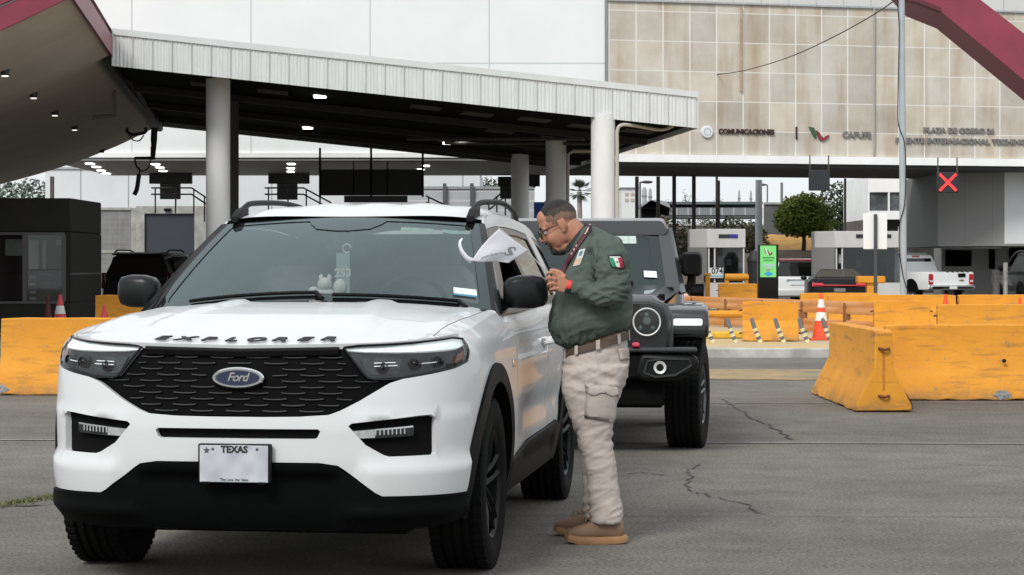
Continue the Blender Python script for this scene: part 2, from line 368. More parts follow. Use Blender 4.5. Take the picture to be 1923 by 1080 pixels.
def build_suv():
    root = thing('suv', 'white suv with black grille and number plate, parked closest to camera beside the man', 'suv', SUV_LOC, SUV_RZ)
    arc = lambda r, a0_, a1_, n=20, cu=1.662, cz=.394: [(cu+r*math.cos(math.radians(a0_+(a1_-a0_)*i/n)), cz+r*math.sin(math.radians(a0_+(a1_-a0_)*i/n))) for i in range(n+1)]
    top = lambda u0, u1, n, d=0.0: [(u0+(u1-u0)*i/n, ztop(u0+(u1-u0)*i/n)-d) for i in range(n+1)]
    low = [(.16,.566), (.36,.565), (.44,.553), (.475,.53), (.60,.436), (.63,.421), (1.09,.415)]
    UD1, UD2, UD3 = u_at_y(.70), u_at_y(1.95), u_at_y(3.02)
    half = low+arc(.565, 176, 6)+[(2.26,.445), (UD1-.004,.462)]+top(UD1-.004, 1.195, 14)+[(1.19,1.088), (1.172,1.03), (1.14,.985), (1.02,.960), (.88,.941), (.73,.922), (.672,.906), (.645,.893), (.53,.828), (.45,.788), (.40,.770), (.27,.762), (.12,.760)]
    outer = half+mirror(half)
    fog = [(.485,.722), (.50,.734), (.63,.747), (.80,.764), (.855,.766), (.88,.75), (.884,.60), (.875,.592), (.66,.590), (.635,.598), (.56,.640)]
    intake = [(-.365,.70), (-.355,.709), (.355,.709), (.365,.70), (.352,.672), (.34,.667), (-.34,.667), (-.352,.672)]
    body = panel('body', outer, [fog, mirror(fog), intake], SB, M_white, root, rim=.03, step=.03, grid=.045)
    # recess backs
    grow = lambda P, k: [(sum(p[0] for p in P)/len(P)+(a-sum(p[0] for p in P)/len(P))*k, sum(p[1] for p in P)/len(P)+(b-sum(p[1] for p in P)/len(P))*k) for a, b in P]
    off = lambda d: (lambda a, b, o=0: SB(a, b, o+d))
    for P in (fog, mirror(fog)): panel('fog_lamp_recess', grow(P, 1.01), [], off(-.029), M_void, root, rim=0)
    panel('lower_intake', grow(intake, 1.01), [], off(-.028), M_void, root, rim=0)
    lamp = [(.488,.664), (.495,.702), (.77,.722), (.775,.716), (.772,.682), (.765,.677)]
    for P in (lamp, mirror(lamp)):
        o = panel('fog_lamp', P, [], off(-.004), M_lampgrey, root, rim=.03)
        fx = lambda u0, u1, z0, z1, q=P: [(u0,z0), (u1,z0), (u1,z1), (u0,z1)]
        s = 1 if P is lamp else -1
        rows = MB()
        for i in range(8):
            uu = s*(.60+.018*i)
            a = Vector(SB(uu, .683+.0006*i, .002)); b = Vector(SB(uu+s*.006, .706+.0006*i, .002)); rows.box((min(a.x,b.x), a.y-.002, a.z), (max(a.x,b.x), a.y+.01, b.z))
        rows.build('led_row', M_lamplens, o)
        e1 = [(.492,.668), (.497,.700), (.60,.7075), (.60,.672)]
        panel('lamp_lens', e1 if s > 0 else mirror(e1), [], off(-.001), M_lamplens, o, rim=.004)
        e2 = [(.60,.7085), (.768,.7205), (.768,.714), (.60,.702)]
        panel('lamp_bezel', e2 if s > 0 else mirror(e2), [], off(0), M_chrome, o, rim=.004)
    # grille
    gh = [(.27,.764), (.40,.772), (.448,.79), (.53,.831), (.643,.896), (.668,.908), (.60,.914), (.565,.925), (.545,.945), (.455,1.052)]
    gtop = [(.455-.91*i/12, ztop(.455-.91*i/12)-.012) for i in range(13)]
    gl = gh+gtop[1:-1]+mirror(gh)
    g = panel('grille', gl, [], off(-.022), mat('grille_black', (.002,.002,.0022), .6, spec=.06), root, rim=.02)
    mb = MB(); 
    for r in range(11):
        z = .782+.0255*r
        for k in range(-5, 6):
            u = (k+(.5 if r % 2 else 0))*.162
            pts = []
            for i in range(9):
                uu = u+(i/8-.5)*.105
                if in_poly((uu, z), grow(gl, .955)) and not (((uu-.0)/.145)**2+((z-.927)/.06)**2 < 1) and z < 1.025:
                    pts.append(SB(uu, z+.0035*((i/4-1)**2), -.016))
            if len(pts) > 3: mb.tube(pts, .0042, 6, squash=.8)
    mb.build('grille_mesh', mat('grille_bars', (.018,.0185,.020), .4, spec=.45), g)
    band = [(-.44+.88*i/10, 1.046+.008*abs(i/5-1)) for i in range(11)]
    mb = MB(); rings = []
    for u, z in band:
        p = Vector(SB(u, z-.006, 0)); rings.append([p+Vector((0,.004,.012)), p+Vector((0,-.004,-.0)), p+Vector((0,.0,-.022)), p+Vector((0,.03,-.018)), p+Vector((0,.03,.012))])
    mb.loft(rings); mb.build('grille_crossbar', M_black, g)
    # oval badge
    bt = Matrix.Translation(Vector(SB(0.0, .927, .004)))
    b = MB(); el = lambda a, c, y, n=40: [bt @ Vector((a*math.cos(2*math.pi*k/n), y, c*math.sin(2*math.pi*k/n))) for k in range(n)]
    b.loft([el(.116,.046,.02), el(.116,.046,-.004), el(.110,.041,-.010), el(.100,.035,-.010), el(.098,.034,-.006)]); bo = b.build('oval_badge', M_chrome, root, ang=25)
    b = MB(); b.loft([el(.0975,.0335,-.004), el(.096,.033,-.0085)]); b.build('badge_plate', mat('badge_blue', (.012,.022,.055), .25, coat=.7), bo)
    letters('badge_script', 'Ford', .052, M_chrome, bo, bt @ Matrix.Translation((0,-.0105,.002)), depth=.0015, shear=.35, bold=.0008, spacing=.9)
    # hood lettering
    hl = thing_child('hood_lettering', root)
    # headlights
    hd = [(.462,1.056), (.552,.944), (.572,.927), (.60,.921), (.73,.926), (.88,.945), (1.02,.964), (1.135,.989), (1.165,1.03), (1.184,1.084)]
    hd += [(u, ztop(u)-.012) for u in (1.1, 1.0, .9, .8, .7, .6, .53)]
    for s in (1, -1):
        P = hd if s > 0 else mirror(hd)
        h = panel('headlight', P, [], off(-.035), M_lampgrey, root, rim=.0)
        st = [(.482,1.043), (.47,1.050), (.53,1.054)]+[(u, ztop(u)-.016) for u in (.6,.7,.8,.9,1.0,1.1,1.176)]+[(1.172,1.058), (1.10,1.046), (1.02,1.042), (.88,1.038), (.72,1.036), (.56,1.038)]
        panel('light_strip', st if s > 0 else mirror(st), [], off(-.018), M_lampwhite, h, rim=.016)
        it = [(.575,.945), (.60,.938), (.72,.943), (.74,1.005), (.66,1.012), (.535,1.012)]
        panel('lamp_chamber', it if s > 0 else mirror(it), [], off(-.028), mat('lamp_chamber_grey', (.035,.038,.041), .2, var=.6, vs=30, coat=.2), h, rim=.01)
        mk = [(1.06,.985), (1.125,.998), (1.155,1.035), (1.10,1.02)]
        panel('side_marker', mk if s > 0 else mirror(mk), [], off(-.02), mat('amber_marker', (.42,.16,.12), .25, coat=.5), h, rim=.012)
        for uu, zz, rr in ((.64,.968,.026), (.80,.985,.028), (.93,.992,.026)):
            mb = MB(); p = SB(s*uu, zz, -.02); mb.lathe([(rr, .02), (rr, -.004), (rr*.82, -.008), (rr*.75, .004), (.002, .000)], 20, p, 'y'); mb.build('projector', M_lampgrey, h, ang=30)
            mb = MB(); mb.sphere((p[0], p[1]-.001, p[2]), rr*.6, 12, 8); mb.build('projector_bulb', M_blackgloss, h)
        mb = MB(); 
        for k, (ua, za, ub, zb) in enumerate(((.60,.99,.70,.992), (.60,.976,.71,.979), (.82,.985,.95,.992))):
            mb = MB(); mb.tube([SB(s*ua, za, -.012), SB(s*(ua+ub)/2, (za+zb)/2, -.012), SB(s*ub, zb, -.012)], .0022, 6)
            mb.build('light_guide', M_lampwhite, h)
        panel('headlight_lens', P, [], off(-.006), M_lampglass, h, rim=0)
        ring = MB(); lp = resample([p for p in P], .03); ring.tube([SB(u, z, -.006) for u, z in lp]+[SB(*lp[0], -.006)], .006, 5); ring.build('headlight_seal', M_blackgloss, h)
    # lower bumper cladding, arches, sills
    lowtop = [(.16,.560), (.355,.559), (.432,.547), (.465,.525), (.592,.430), (.625,.413), (1.085,.408)]
    lh = [(1.10,.30), (.9,.275), (.6,.265), (.3,.262)]
    lowp = lh+[(-u, z) for u, z in lh[::-1]]+[(-u, z) for u, z in lowtop[::-1]]+lowtop
    off_lo = lambda a, b, o=0: S(a, b, o+.012+ledge(a, max(b, .45))*1.0+.018*sm((.40-b)/.05)*sm((b-.30)/.03)*sm((abs(a)-.42)/.1)-.03*sm((.52-b)/.03)*sm((.50-abs(a))/.12))
    panel('lower_bumper', lowp, [], off_lo, mat('lower_cladding', (.004,.0045,.0045), .6, var=.1, vs=30, spec=.04), root, rim=.05)
    offc = lambda a, b, o=0: S(a, b, o+.014)
    for s in (1, -1):
        for y0 in (0, 3.025):
            cu = u_at_y(y0)
            P = arc(.562, 190, -8, 26, cu)+arc(.475, -12, 194, 26, cu)
            panel('arch_cladding', P if s > 0 else mirror(P), [], offc, M_black, root, rim=.05, step=.04, grid=.04)
        P = [(2.20,.445), (2.28,.452), (2.75,.505), (4.02,.52), (4.135,.50), (4.15,.30), (2.19,.29)]
        panel('sill_cladding', P if s > 0 else mirror(P), [], lambda a, b, o=0: S(a, b, o+.016-.02*sm((.455-b)/.02)*sm((b-.36)/.02)*sm((a0(a)-2.55)/.1)*sm((4.0-a0(a))/.1)), M_black, root, rim=.06)
        # doors and rear quarter
        fl = lambda P: P if s > 0 else mirror(P)
        sill = lambda u: .462+.05*sm((u-2.4)/.35)
        P = [(UD1+.003, .468), (2.75,.513), (UD2-.004,.521)]+top(UD2-.004, UD1+.003, 14)
        scoop = lambda a, b, o=0: S(a, b, o-.022*math.exp(-((b-.66)/.07)**2)*sm((abs(a)-2.3)/.4)*sm((4.35-abs(a))/.4)+.006*math.exp(-((b-.93)/.03)**2)*sm((abs(a)-1.9)/.5))
        d1 = panel('door', fl(P), [], scoop, M_white, root, rim=.02, step=.04, grid=.06)
        P = [(UD2+.003,.523), (4.02,.528), (4.13,.51)]+arc(.565, 168, 120, 10, u_at_y(3.025))+[(UD3-.2,ztop(UD3)-.02)]+top(UD3-.2, UD2+.003, 10)
        d2 = panel('door', fl(P), [], scoop, M_white, root, rim=.02, step=.04, grid=.06)
        for d, uu in ((d1, UD2-.24), (d2, UD3-.42)):
            mb = MB(); mb.tube([S(s*uu, .985, .012), S(s*(uu+.03), .99, .04), S(s*(uu+.10), .992, .044), S(s*(uu+.17), .99, .04), S(s*(uu+.20), .985, .012)], [.016,.018,.018,.018,.016], 8, squash=.75)
            mb.build('door_handle', M_white, d)
            mb = MB(); p = S(s*(uu+.1), .985, .003); mb.sphere(p, (.006, .07, .028), 14, 8); mb.build('handle_cup', mat('handle_cup_grey', (.3,.31,.32), .4), d)
        P = arc(.565, 118, 5, 20, u_at_y(3.025))+[(u_at_y(3.025)+.57,.40), (UMAX-.35,.36), (UMAX-.35,.75), (UMAX-.4,ztop(5))]+top(UMAX-.4, UD3-.19, 8)
        panel('rear_quarter', fl(P), [], S, M_white, root, rim=.02, step=.05, grid=.08)
        mb = MB(); p = Vector(S(s*2.22, .93, .004)); mb.box((p.x-.004, p.y-.03, p.z-.02), (p.x+.004, p.y+.05, p.z+.02)); mb.build('fender_badge', M_chrome, root, bevel=.004)
        mb = MB(); mb.lathe([(.001,.006), (.02,.006), (.022,0), (.022,-.01)], 14, S(s*1.43, .965, .004), 'x'); 
    # hood and fender tops
    zcen = pchip([-.95,-.88,-.8,-.6,-.3,0,.3,.5], [1.05,1.068,1.088,1.13,1.178,1.207,1.226,1.234])
    edge = []
    ue = u_at_y(.66)
    N = 70
    for i in range(-N, N+1):
        u = ue*i/N; p = S(u, ztop(u)); edge.append((p[0], p[1], p[2]))
    def base(x, y):
        # half width of the strip edge at this y
        xe = .93
        for a, b in zip(edge[N:], edge[N+1:]):
            if a[1] <= y <= b[1]: xe = a[0]+(b[0]-a[0])*(y-a[1])/max(1e-6, b[1]-a[1]); break
        else:
            if y < edge[N][1]: xe = .3
        ze = 1.098+.05*sm((y+.6)/.7)+.02*sm((y-.1)/.6)
        zc = zcen(y)
        t = min(1.0, abs(x)/max(.3, xe))
        ze = min(ze, zc)
        z = ze+(zc-ze)*(1-t**3.2)
        rd = .44+.10*sm((.45-y)/1.1)
        z += .016*sm((rd-abs(x))/.05)*sm((y+.72)/.35)-.004*sm((rd-.1-abs(x))/.1)*sm((y+.4)/.3)
        z += .012*math.exp(-((abs(x)-.78)/.06)**2)*sm((y+.55)/.3)-.012*sm((.33+.1*sm((.4-y)/.8)-abs(x))/.025)*sm((y+.30)/.05)
        return z
    corr = [(p[0], p[1], p[2]-base(p[0], p[1])) for p in edge]
    def HF(x, y, off=0.0):
        bd = 9; bc = 0
        for q in corr:
            d = (q[0]-x)**2+(q[1]-y)**2
            if d < bd: bd = d; bc = q[2]
        return (x, y, base(x, y)+bc*math.exp(-bd/.0045)+off)
    cowl = lambda x: .405+.29*(abs(x)/.9)**2.2
    kmax = max(i for i in range(N+1) if edge[N+i][1] < -.62)   # where the hood gap leaves the front edge
    pf = edge[N+kmax]
    gap = [(pf[0]-.02, pf[1]+.04), (.80,-.45), (.822,-.2), (.835,.1), (.842,.40)]
    fe = [(p[0], p[1]) for p in edge[N-kmax:N+kmax+1]]
    hoodp = fe+gap+[(x, cowl(x)) for x in (.84,.7,.55,.4,.2,0,-.2,-.4,-.55,-.7,-.84)]+[(-x, y) for x, y in gap[::-1]]
    hood = panel('hood', hoodp, [], HF, M_white, root, rim=.025, step=.04, grid=.045)
    for s in (1, -1):
        P = [(pf[0]+.001, pf[1]+.0)]+[(p[0], p[1]) for p in edge[N+kmax+1:]]+[(.88, cowl(.88)), (.848, cowl(.85)-.01), (.848,.40), (.841,.1), (.828,-.2), (.806,-.45), (pf[0]-.012, pf[1]+.04)]
        panel('fender', P if s > 0 else [(-x, y) for x, y in P][::-1], [], HF, M_white, root, rim=.02, step=.035, grid=.04)
    for i, ch in enumerate('EXPLORER'):
        x = -.372+i*.1065; y = -.885+.13*x*x+.045
        p = Vector(HF(x, y, .0075)); q = Vector(HF(x, y+.03, .0065)); tilt = math.atan2(q.z-p.z, .03)
        me = text_mesh(ch, .078, depth=.003, bold=.0022, shear=.25); me.materials.clear()
        for v in me.vertices: v.co = HF(x+v.co.x*1.35, y+v.co.y*.92, .011+v.co.z)
        link_mesh('hood_letter', me, M_letter_dark, hl)
    # wheel wells / underbody
    mb = MB(); mb.box((-.70,-.72,.24), (.70,3.95,.62)); mb.box((-.93,.55,.30), (.93,2.45,.60)); mb.box((-.9,-.62,.62), (.9,.5,.98)); mb.box((-.90,3.62,.4), (.90,3.98,1.0)); mb.box((-.45,-.80,.50), (.45,-.6,1.0)); mb.box((-.9,.5,.6), (.9,3.9,.8))
    mb.build('underbody', M_void, root)
    # cabin
    mb = MB(); mb.box((-.86,.52,.78), (.86,.95,1.13)); rings = []
    for i in range(13):
        x = -.84+1.68*i/12; rings.append([(x,.46+.2*(x/.84)**2,1.12), (x,.55,1.19), (x,.85,1.205), (x,1.02,1.16), (x,1.05,1.0)])
    mb.loft(rings); mb.sphere((.40,.92,1.2), (.2,.12,.05)); mb.build('dashboard', M_cabin, root)
    mb = MB(); ring = [(.38+.185*math.cos(a), 1.18-.07*math.sin(a), 1.185+.17*math.sin(a)) for a in [2*math.pi*k/28 for k in range(29)]]
    mb.tube(ring, .015, 8); mb.sphere((.38,1.16,1.185), (.075,.03,.06)); mb.tube([(.2,1.18,1.185), (.56,1.18,1.185)], .018, 6); mb.tube([(.38,1.17,1.17), (.38,1.2,1.03)], .018, 6)
    mb.build('steering_wheel', M_cabin, root)
    for sx, sy in ((.40,1.62), (-.40,1.62), (.42,2.55), (-.42,2.55), (0,2.55)):
        mb = MB(); wdt = .25 if sy < 2 else .2
        mb.loft([[(sx+wdt*a*k, sy+.02+dy*.0+yy+(.08*b), zz) for a, b in ((-1,-.3),(-.8,-1),(.8,-1),(1,-.3),(.8,1),(-.8,1))] for zz, yy, k in ((.8,0,.9),(1.0,.04,1),(1.2,.1,1),(1.36,.15,.86),(1.41,.16,.6)) for dy in (0,)])
        mb.loft([[(sx+.135*k*a, sy+.21+.05*b, zz) for a, b in ((-1,-.5),(-.8,-1),(.8,-1),(1,-.5),(.8,1),(-.8,1))] for zz, k in ((1.40,.85),(1.43,1),(1.52,1),(1.565,.8))])
        mb.box((sx-wdt, sy-.5, .7), (sx+wdt, sy+.1, .84)); mb.build('seat', M_seat, root, bevel=.02, ang=60)
    mb = MB(); mb.box((-.9,.9,.62), (.9,3.9,.70)); mb.box((-.84,3.7,.7), (.84,3.85,1.2)); mb.prism([(-.84,1.15),(.84,1.15),(.63,1.58),(-.63,1.58)], 3.72, 3.8, 'y'); mb.build('cabin_floor', M_cabin, root)
    # glasshouse
    def WS(s_, t, off=0.0):
        b = Vector((.872*s_, .42+.235*abs(s_)**2.2, 1.238-.066*s_*s_)); t_ = Vector((.688*s_, 1.365+.065*s_*s_, 1.668-.034*s_*s_))
        p = b.lerp(t_, t); k = 4*t*(1-t)*.022; n_ = Vector((0,-.42,.9)); p += n_*(k+off); return tuple(p)
    gl_in = [(-.93,.075), (-.5,.07), (0,.07), (.5,.07), (.93,.075), (.945,.12), (.93,.93), (.88,.955), (.3,.95), (.27,.90), (.2,.83), (.05,.80), (-.05,.80), (-.2,.83), (-.27,.90), (-.3,.95), (-.88,.955), (-.93,.93), (-.945,.12)]
    gl_out = [(-1,0), (-.5,0), (0,0), (.5,0), (1,0), (1,.5), (1,1), (.5,1), (0,1), (-.5,1), (-1,1), (-1,.5)]
    mb = MB(); mb.grid(lambda a, b: WS(a*1.96-.98, .02+b*.96, -.004), 24, 16); mb.build('windshield', M_windshield, root, recalc=False, ang=80)
    panel('windshield_border', gl_out, [gl_in], WS, glass('frit_glass', (.01,.011,.011), .01, .02, 1.75), root, rim=0, step=.07, grid=.09)
    def G(y, z, off=0.0):
        h = z-1.19; x = .927-.42*h-.14*h*h-(.012*max(0, 1.3-y))-.07*max(0, (y-3.0)/.9)**2
        return (x+off*.92, y, z+off*.38)
    Gm = lambda y, z, off=0.0: (-G(y, z, off)[0], y, G(y, z, off)[2])
    frame = [(.62,1.168), (1.4,1.172), (2.4,1.19), (3.4,1.205), (3.86,1.21), (3.88,1.50), (3.6,1.545), (3.2,1.585), (2.6,1.615), (2.2,1.625), (1.8,1.622), (1.52,1.610), (1.42,1.602), (1.05,1.415)]
    w1 = [(.90,1.21), (1.93,1.222), (1.93,1.585), (1.60,1.578), (1.50,1.555)]
    w2 = [(2.06,1.224), (2.93,1.236), (2.93,1.565), (2.6,1.582), (2.06,1.588)]
    w3 = [(3.22,1.24), (3.78,1.245), (3.74,1.47), (3.5,1.51), (3.22,1.545)]
    cp = [(2.98,1.206), (3.18,1.21), (3.18,1.59), (2.98,1.60)]
    rside = [(1.40,1.603), (1.52,1.612), (1.8,1.625), (2.2,1.628), (2.6,1.618), (3.2,1.588), (3.6,1.548), (3.88,1.50), (3.88,1.55), (3.6,1.615), (3.2,1.658), (2.6,1.69), (2.2,1.697), (1.8,1.69), (1.46,1.652)]
    for s in (1, -1):
        fn = G if s > 0 else Gm
        panel('window_frame', frame, [w1, w2, w3], fn, M_blackgloss, root, rim=.03, step=.06, grid=.1, flip=(s > 0) is False)
        panel('rear_pillar', cp, [], (lambda a, b, o=0, f=fn: f(a, b, o+.004)), M_white, root, rim=.004, step=.06, grid=.1, flip=(s > 0) is False)
        panel('roof_side', rside, [], (lambda a, b, o=0, f=fn: f(a, b, o+.003)), M_white, root, rim=.01, step=.05, grid=.08, flip=(s > 0) is False)
        for i, wdw in enumerate((w1, w2, w3)):
            if i == 0 and s > 0: continue            # driver's window is wound down
            panel('side_window', wdw, [], (lambda a, b, o=0, f=fn: f(a, b, o-.008)), M_glassdark, root, rim=0, step=.08, grid=.12, flip=(s > 0) is False)
        # a-pillar between windshield edge and frame
        mb = MB(); rings = []
        for i in range(15):
            t = i/14; a = Vector(WS(s*1.0, t)); a2 = Vector(WS(s*1.03, t, .006)); gy = .62+.80*t; gz = 1.168+.440*t; b = Vector((G if s > 0 else Gm)(gy, gz, .004))
            rings.append([a, a2, a2.lerp(b, .6)+Vector((0,-.012,.012)), b, b+Vector((-s*.03,.06,0)), a+Vector((-s*.03,.06,-.02))])
        mb.loft(rings); mb.build('a_pillar', M_blackgloss, root, ang=50)
        # roof rail
        RR = [(s*.640,1.42,1.660), (s*.642,1.49,1.690), (s*.645,1.62,1.730), (s*.648,1.8,1.757), (s*.648,2.4,1.775), (s*.642,2.8,1.768), (s*.630,3.2,1.735), (s*.620,3.42,1.68)]
        mb = MB(); mb.tube(catmull(RR, 6), .017, 8); mb.prism([(1.395,1.64),(1.40,1.672),(1.50,1.715),(1.62,1.735),(1.62,1.66)], s*.645-.022, s*.645+.022, 'x'); mb.build('roof_rail', M_black, root, bevel=.008)
    zr = pchip([1.3,1.46,1.8,2.2,2.6,3.2,3.6,3.9,4.1], [1.62,1.652,1.69,1.697,1.69,1.658,1.615,1.55,1.5])
    zx = pchip([1.3,1.37,1.5,1.8,2.2,2.7,3.3,3.8,4.1], [1.65,1.672,1.70,1.742,1.764,1.768,1.75,1.70,1.64])
    def RF(a, b):
        s_ = a*2-1; y = 1.372+.09*s_*s_*(1-b)+b*2.6; zs = zr(y); xr = G(min(y, 3.9), zs)[0]+.004; zc = zx(y)
        f = (1-abs(s_)**4.2)
        rib = .004*math.cos(s_*math.pi*5)*sm(b/.1)*sm((1-abs(s_))/.15)
        return (xr*s_*(1.0), y, zs+(zc-zs)*f+rib)
    mb = MB(); mb.grid(RF, 44, 40); mb.build('roof', M_white, root, recalc=False, ang=60)
    mb = MB(); mb.grid(lambda a, b: (lambda p: (p[0]*.97, p[1]+.02, p[2]-.03))(RF(a, b)), 20, 20); mb.build('headliner', M_cabin, root, recalc=False)
    mb = MB(); mb.box((-.82,3.86,.55), (.82,3.98,1.2)); mb.prism([(3.88,1.2),(3.98,1.2),(3.92,1.62),(3.86,1.6)], -.60, .60, 'x'); mb.build('tailgate', M_white, root, bevel=.02)
    # mirrors
    for s in (1, -1):
        rings = []
        for t, k in ((0,.55), (.12,.86), (.35,1.0), (.7,1.0), (.92,.86), (1.0,.55)):
            x = s*(.905+.215*t); zc = 1.285-.006*t
            rings.append([(x, .87+.08*k*math.copysign(abs(math.cos(a))**.6, math.cos(a))+.03*t, zc+.085*k*math.copysign(abs(math.sin(a))**.5, math.sin(a))-(.010*(1-t))) for a in [2*math.pi*j/20 for j in range(20)]])
        mb = MB(); mb.loft(rings); mo = mb.build('door_mirror', mat('mirror_shell', (.006,.0065,.007), .35, spec=.3), root, ang=50)
        mb = MB(); mb.prism([(.0,1.20),(.0,1.225),(.1,1.24),(.1,1.195)], .85, .94, 'y'); me = mb.mesh('m'); me.transform(Matrix.Translation((s*.86,0,0)) @ Matrix.Diagonal((s,1,1,1))); link_mesh('mirror_arm', me, M_black, mo)
    # cowl, wipers
    mb = MB(); rings = []
    for i in range(17):
        x = -.84+1.68*i/16; y = cowl(x)+.005; z = HF(x*.985, cowl(x)-.01)[2]-.03
        rings.append([(x, y-.03, z), (x, y+.09, z+.02), (x, y+.09, z-.06), (x, y-.03, z-.06)])
    mb.loft(rings); mb.build('cowl', M_black, root)
    for x0, x1 in ((-.60,.02), (.10,.66)):
        mb = MB(); pts = [Vector(WS(x0/.8+(x1-x0)/.8*i/6, .035+.02*i/6, .014)) for i in range(7)]; mb.tube(pts, .010, 6); mb.tube([pts[6], pts[6]+Vector((.05,-.07,-.03))], .012, 6); mb.build('wiper', M_black, root)
    # mirror stalk, stickers, toll tags on the glass
    mb = MB(); p = Vector(WS(0,.80)); mb.box((-.06,p.y+.02,p.z-.10), (.06,p.y+.14,p.z-.0)); mb.sphere((0,p.y+.10,p.z-.10), (.125,.02,.04)); mb.build('interior_mirror', M_cabin, root, bevel=.01)
    mb = MB()
    for s0, s1, t0, t1 in ((.42,.66,.83,.885), (.72,.90,.845,.885)):
        mb.add([WS(s0,t0,-.006), WS(s1,t0,-.006), WS(s1,t1,-.006), WS(s0,t1,-.006)], [(0,1,2,3)])
    mb.build('visor_label', mat('pale_label', (.50,.62,.58), .7, var=.15, vs=30), root, recalc=False)
    mb = MB(); mb.add([WS(.93,.885,-.004), WS(1.0,.885,-.004), WS(1.0,.955,-.004), WS(.93,.955,-.004)], [(0,1,2,3)]); mb.build('toll_tag', mat('toll_tag_white', (.75,.82,.8), .6), root, recalc=False)
    mb = MB(); mb.add([WS(.80,.125,.004), WS(.93,.125,.004), WS(.93,.20,.004), WS(.80,.20,.004)], [(0,1,2,3)]); st = mb.build('windshield_sticker', mat('sticker_pale', (.7,.78,.82), .6), root, recalc=False)
    mb = MB(); mb.add([WS(.80,.125,.0045), WS(.93,.125,.0045), WS(.93,.142,.0045), WS(.80,.142,.0045)], [(0,1,2,3)]); mb.build('sticker_band', mat('sticker_blue', (.05,.22,.35), .6), st, recalc=False)
    # plate
    pc = Vector(SB(0, .56, .030)); mb = MB(); mb.box((-.163,pc.y-.004,.477), (.163,pc.y+.02,.647)); pl = mb.build('plate_frame', M_blackgloss, root, bevel=.008)
    mb = MB(); mb.box((-.153,pc.y-.0075,.482), (.148,pc.y-.003,.640)); mb.build('number_plate', mat('plate_face', (.50,.52,.56), .5, col2=(.33,.345,.39), vs=9, detail=1), pl, bevel=.004)
    M = Matrix.Translation((0,pc.y-.0085,.622)); letters('plate_lettering', 'TEXAS', .040, M_letter_dark, pl, M, depth=.0008, bold=.0016)
    letters('plate_motto', 'The Lone Star State', .0155, M_letter_dark, pl, Matrix.Translation((0,pc.y-.0085,.493)), depth=.0008)
    def star(cx, cz, r):
        return [(cx+(r if k % 2 == 0 else r*.42)*math.sin(k*math.pi/5), cz+(r if k % 2 == 0 else r*.42)*math.cos(k*math.pi/5)) for k in range(10)]
    mb = MB(); mb.prism(star(-.122,.618,.016), pc.y-.009, pc.y-.007)
    mb.build('plate_star', mat('plate_star_grey', (.06,.06,.07), .6), pl)
    for x_ in (.10, -.095): mb = MB(); mb.lathe([(.006,pc.y-.009), (.006,pc.y-.004)], 10, (x_,0,.624), 'y'); mb.build('plate_screw', mat('plate_star_grey', (.06,.06,.07), .6), pl)
    for x_ in (-.125, .118): mb = MB(); mb.box((x_-.016,pc.y-.0095,.474), (x_+.016,pc.y+.0,.484)); mb.build('plate_clip', M_black, pl)
    for s in (1, -1):
        for y in (0, 3.025): tyre_wheel(root, s*.858, y, .394, .255, .262, s, M_rimblack)
    return root
def thing_child(name, parent):
    o = bpy.data.objects.new(name, bpy.data.meshes.new(name)); COL.objects.link(o); o.parent = parent; return o
suv = build_suv()
# ---------------------------------------------------------------- ground
def facing(px, d): return (px-961.5)*d/F
def asphalt():
    m = mat('asphalt', (.115,.110,.103), .88, bump=.55, bs=220, spec=.35)
    n = m.node_tree.nodes; l = m.node_tree.links; b = n['Principled BSDF']; tc = n.new('ShaderNodeTexCoord')
    def noise_(scale, det=4, rough=.6):
        t = n.new('ShaderNodeTexNoise'); t.inputs['Scale'].default_value = scale; t.inputs['Detail'].default_value = det; t.inputs['Roughness'].default_value = rough
        l.new(tc.outputs['Object'], t.inputs['Vector']); return t
    fine = noise_(46, 6, .85); big = noise_(.35, 5); mid = noise_(3.0, 5)
    def ramp(src, p0, c0, p1, c1):
        r = n.new('ShaderNodeValToRGB'); r.color_ramp.elements[0].position = p0; r.color_ramp.elements[1].position = p1
        r.color_ramp.elements[0].color = (*c0, 1); r.color_ramp.elements[1].color = (*c1, 1); l.new(src.outputs['Fac'], r.inputs[0]); return r
    def mul(a, c):
        x = n.new('ShaderNodeMix'); x.data_type = 'RGBA'; x.blend_type = 'MULTIPLY'; x.inputs['Factor'].default_value = 1; l.new(a, x.inputs['A']); l.new(c, x.inputs['B']); return x.outputs['Result']
    r1 = ramp(fine, .36, (.032,.030,.0265), .66, (.295,.280,.254)); r2 = ramp(big, .38, (.80,.78,.76), .62, (1.12,1.10,1.06)); r3 = ramp(mid, .35, (.84,.83,.82), .62, (1.08,1.08,1.08))
    l.new(mul(mul(r1.outputs[0], r2.outputs[0]), r3.outputs[0]), b.inputs['Base Color']); return m
mb = MB(); mb.add([(-500,-30,0),(500,-30,0),(500,1500,0),(-500,1500,0)], [(0,1,2,3)])
tag(mb.build('ground', asphalt(), recalc=False), kind='structure')
def ribbon(name, pts, w0, m, z=.004, jit=0.0):
    pts = [Vector(p) for p in pts]; L = []; R = []
    for i, p in enumerate(pts):
        t = (pts[min(i+1, len(pts)-1)]-pts[max(i-1, 0)]); t.z = 0; t.normalize(); q = Vector((-t.y, t.x, 0)); w_ = w0*(1+random.uniform(-jit, jit))
        L.append(p+q*w_/2+Vector((0,0,z))); R.append(p-q*w_/2+Vector((0,0,z)))
    n = len(pts); mb = MB(); mb.add(L+R, [(i, i+1, n+i+1, n+i) for i in range(n-1)])
    return tag(mb.build(name, m, recalc=False), kind='structure')
M_crack = mat('crack_tar', (.045,.043,.04), .9); 
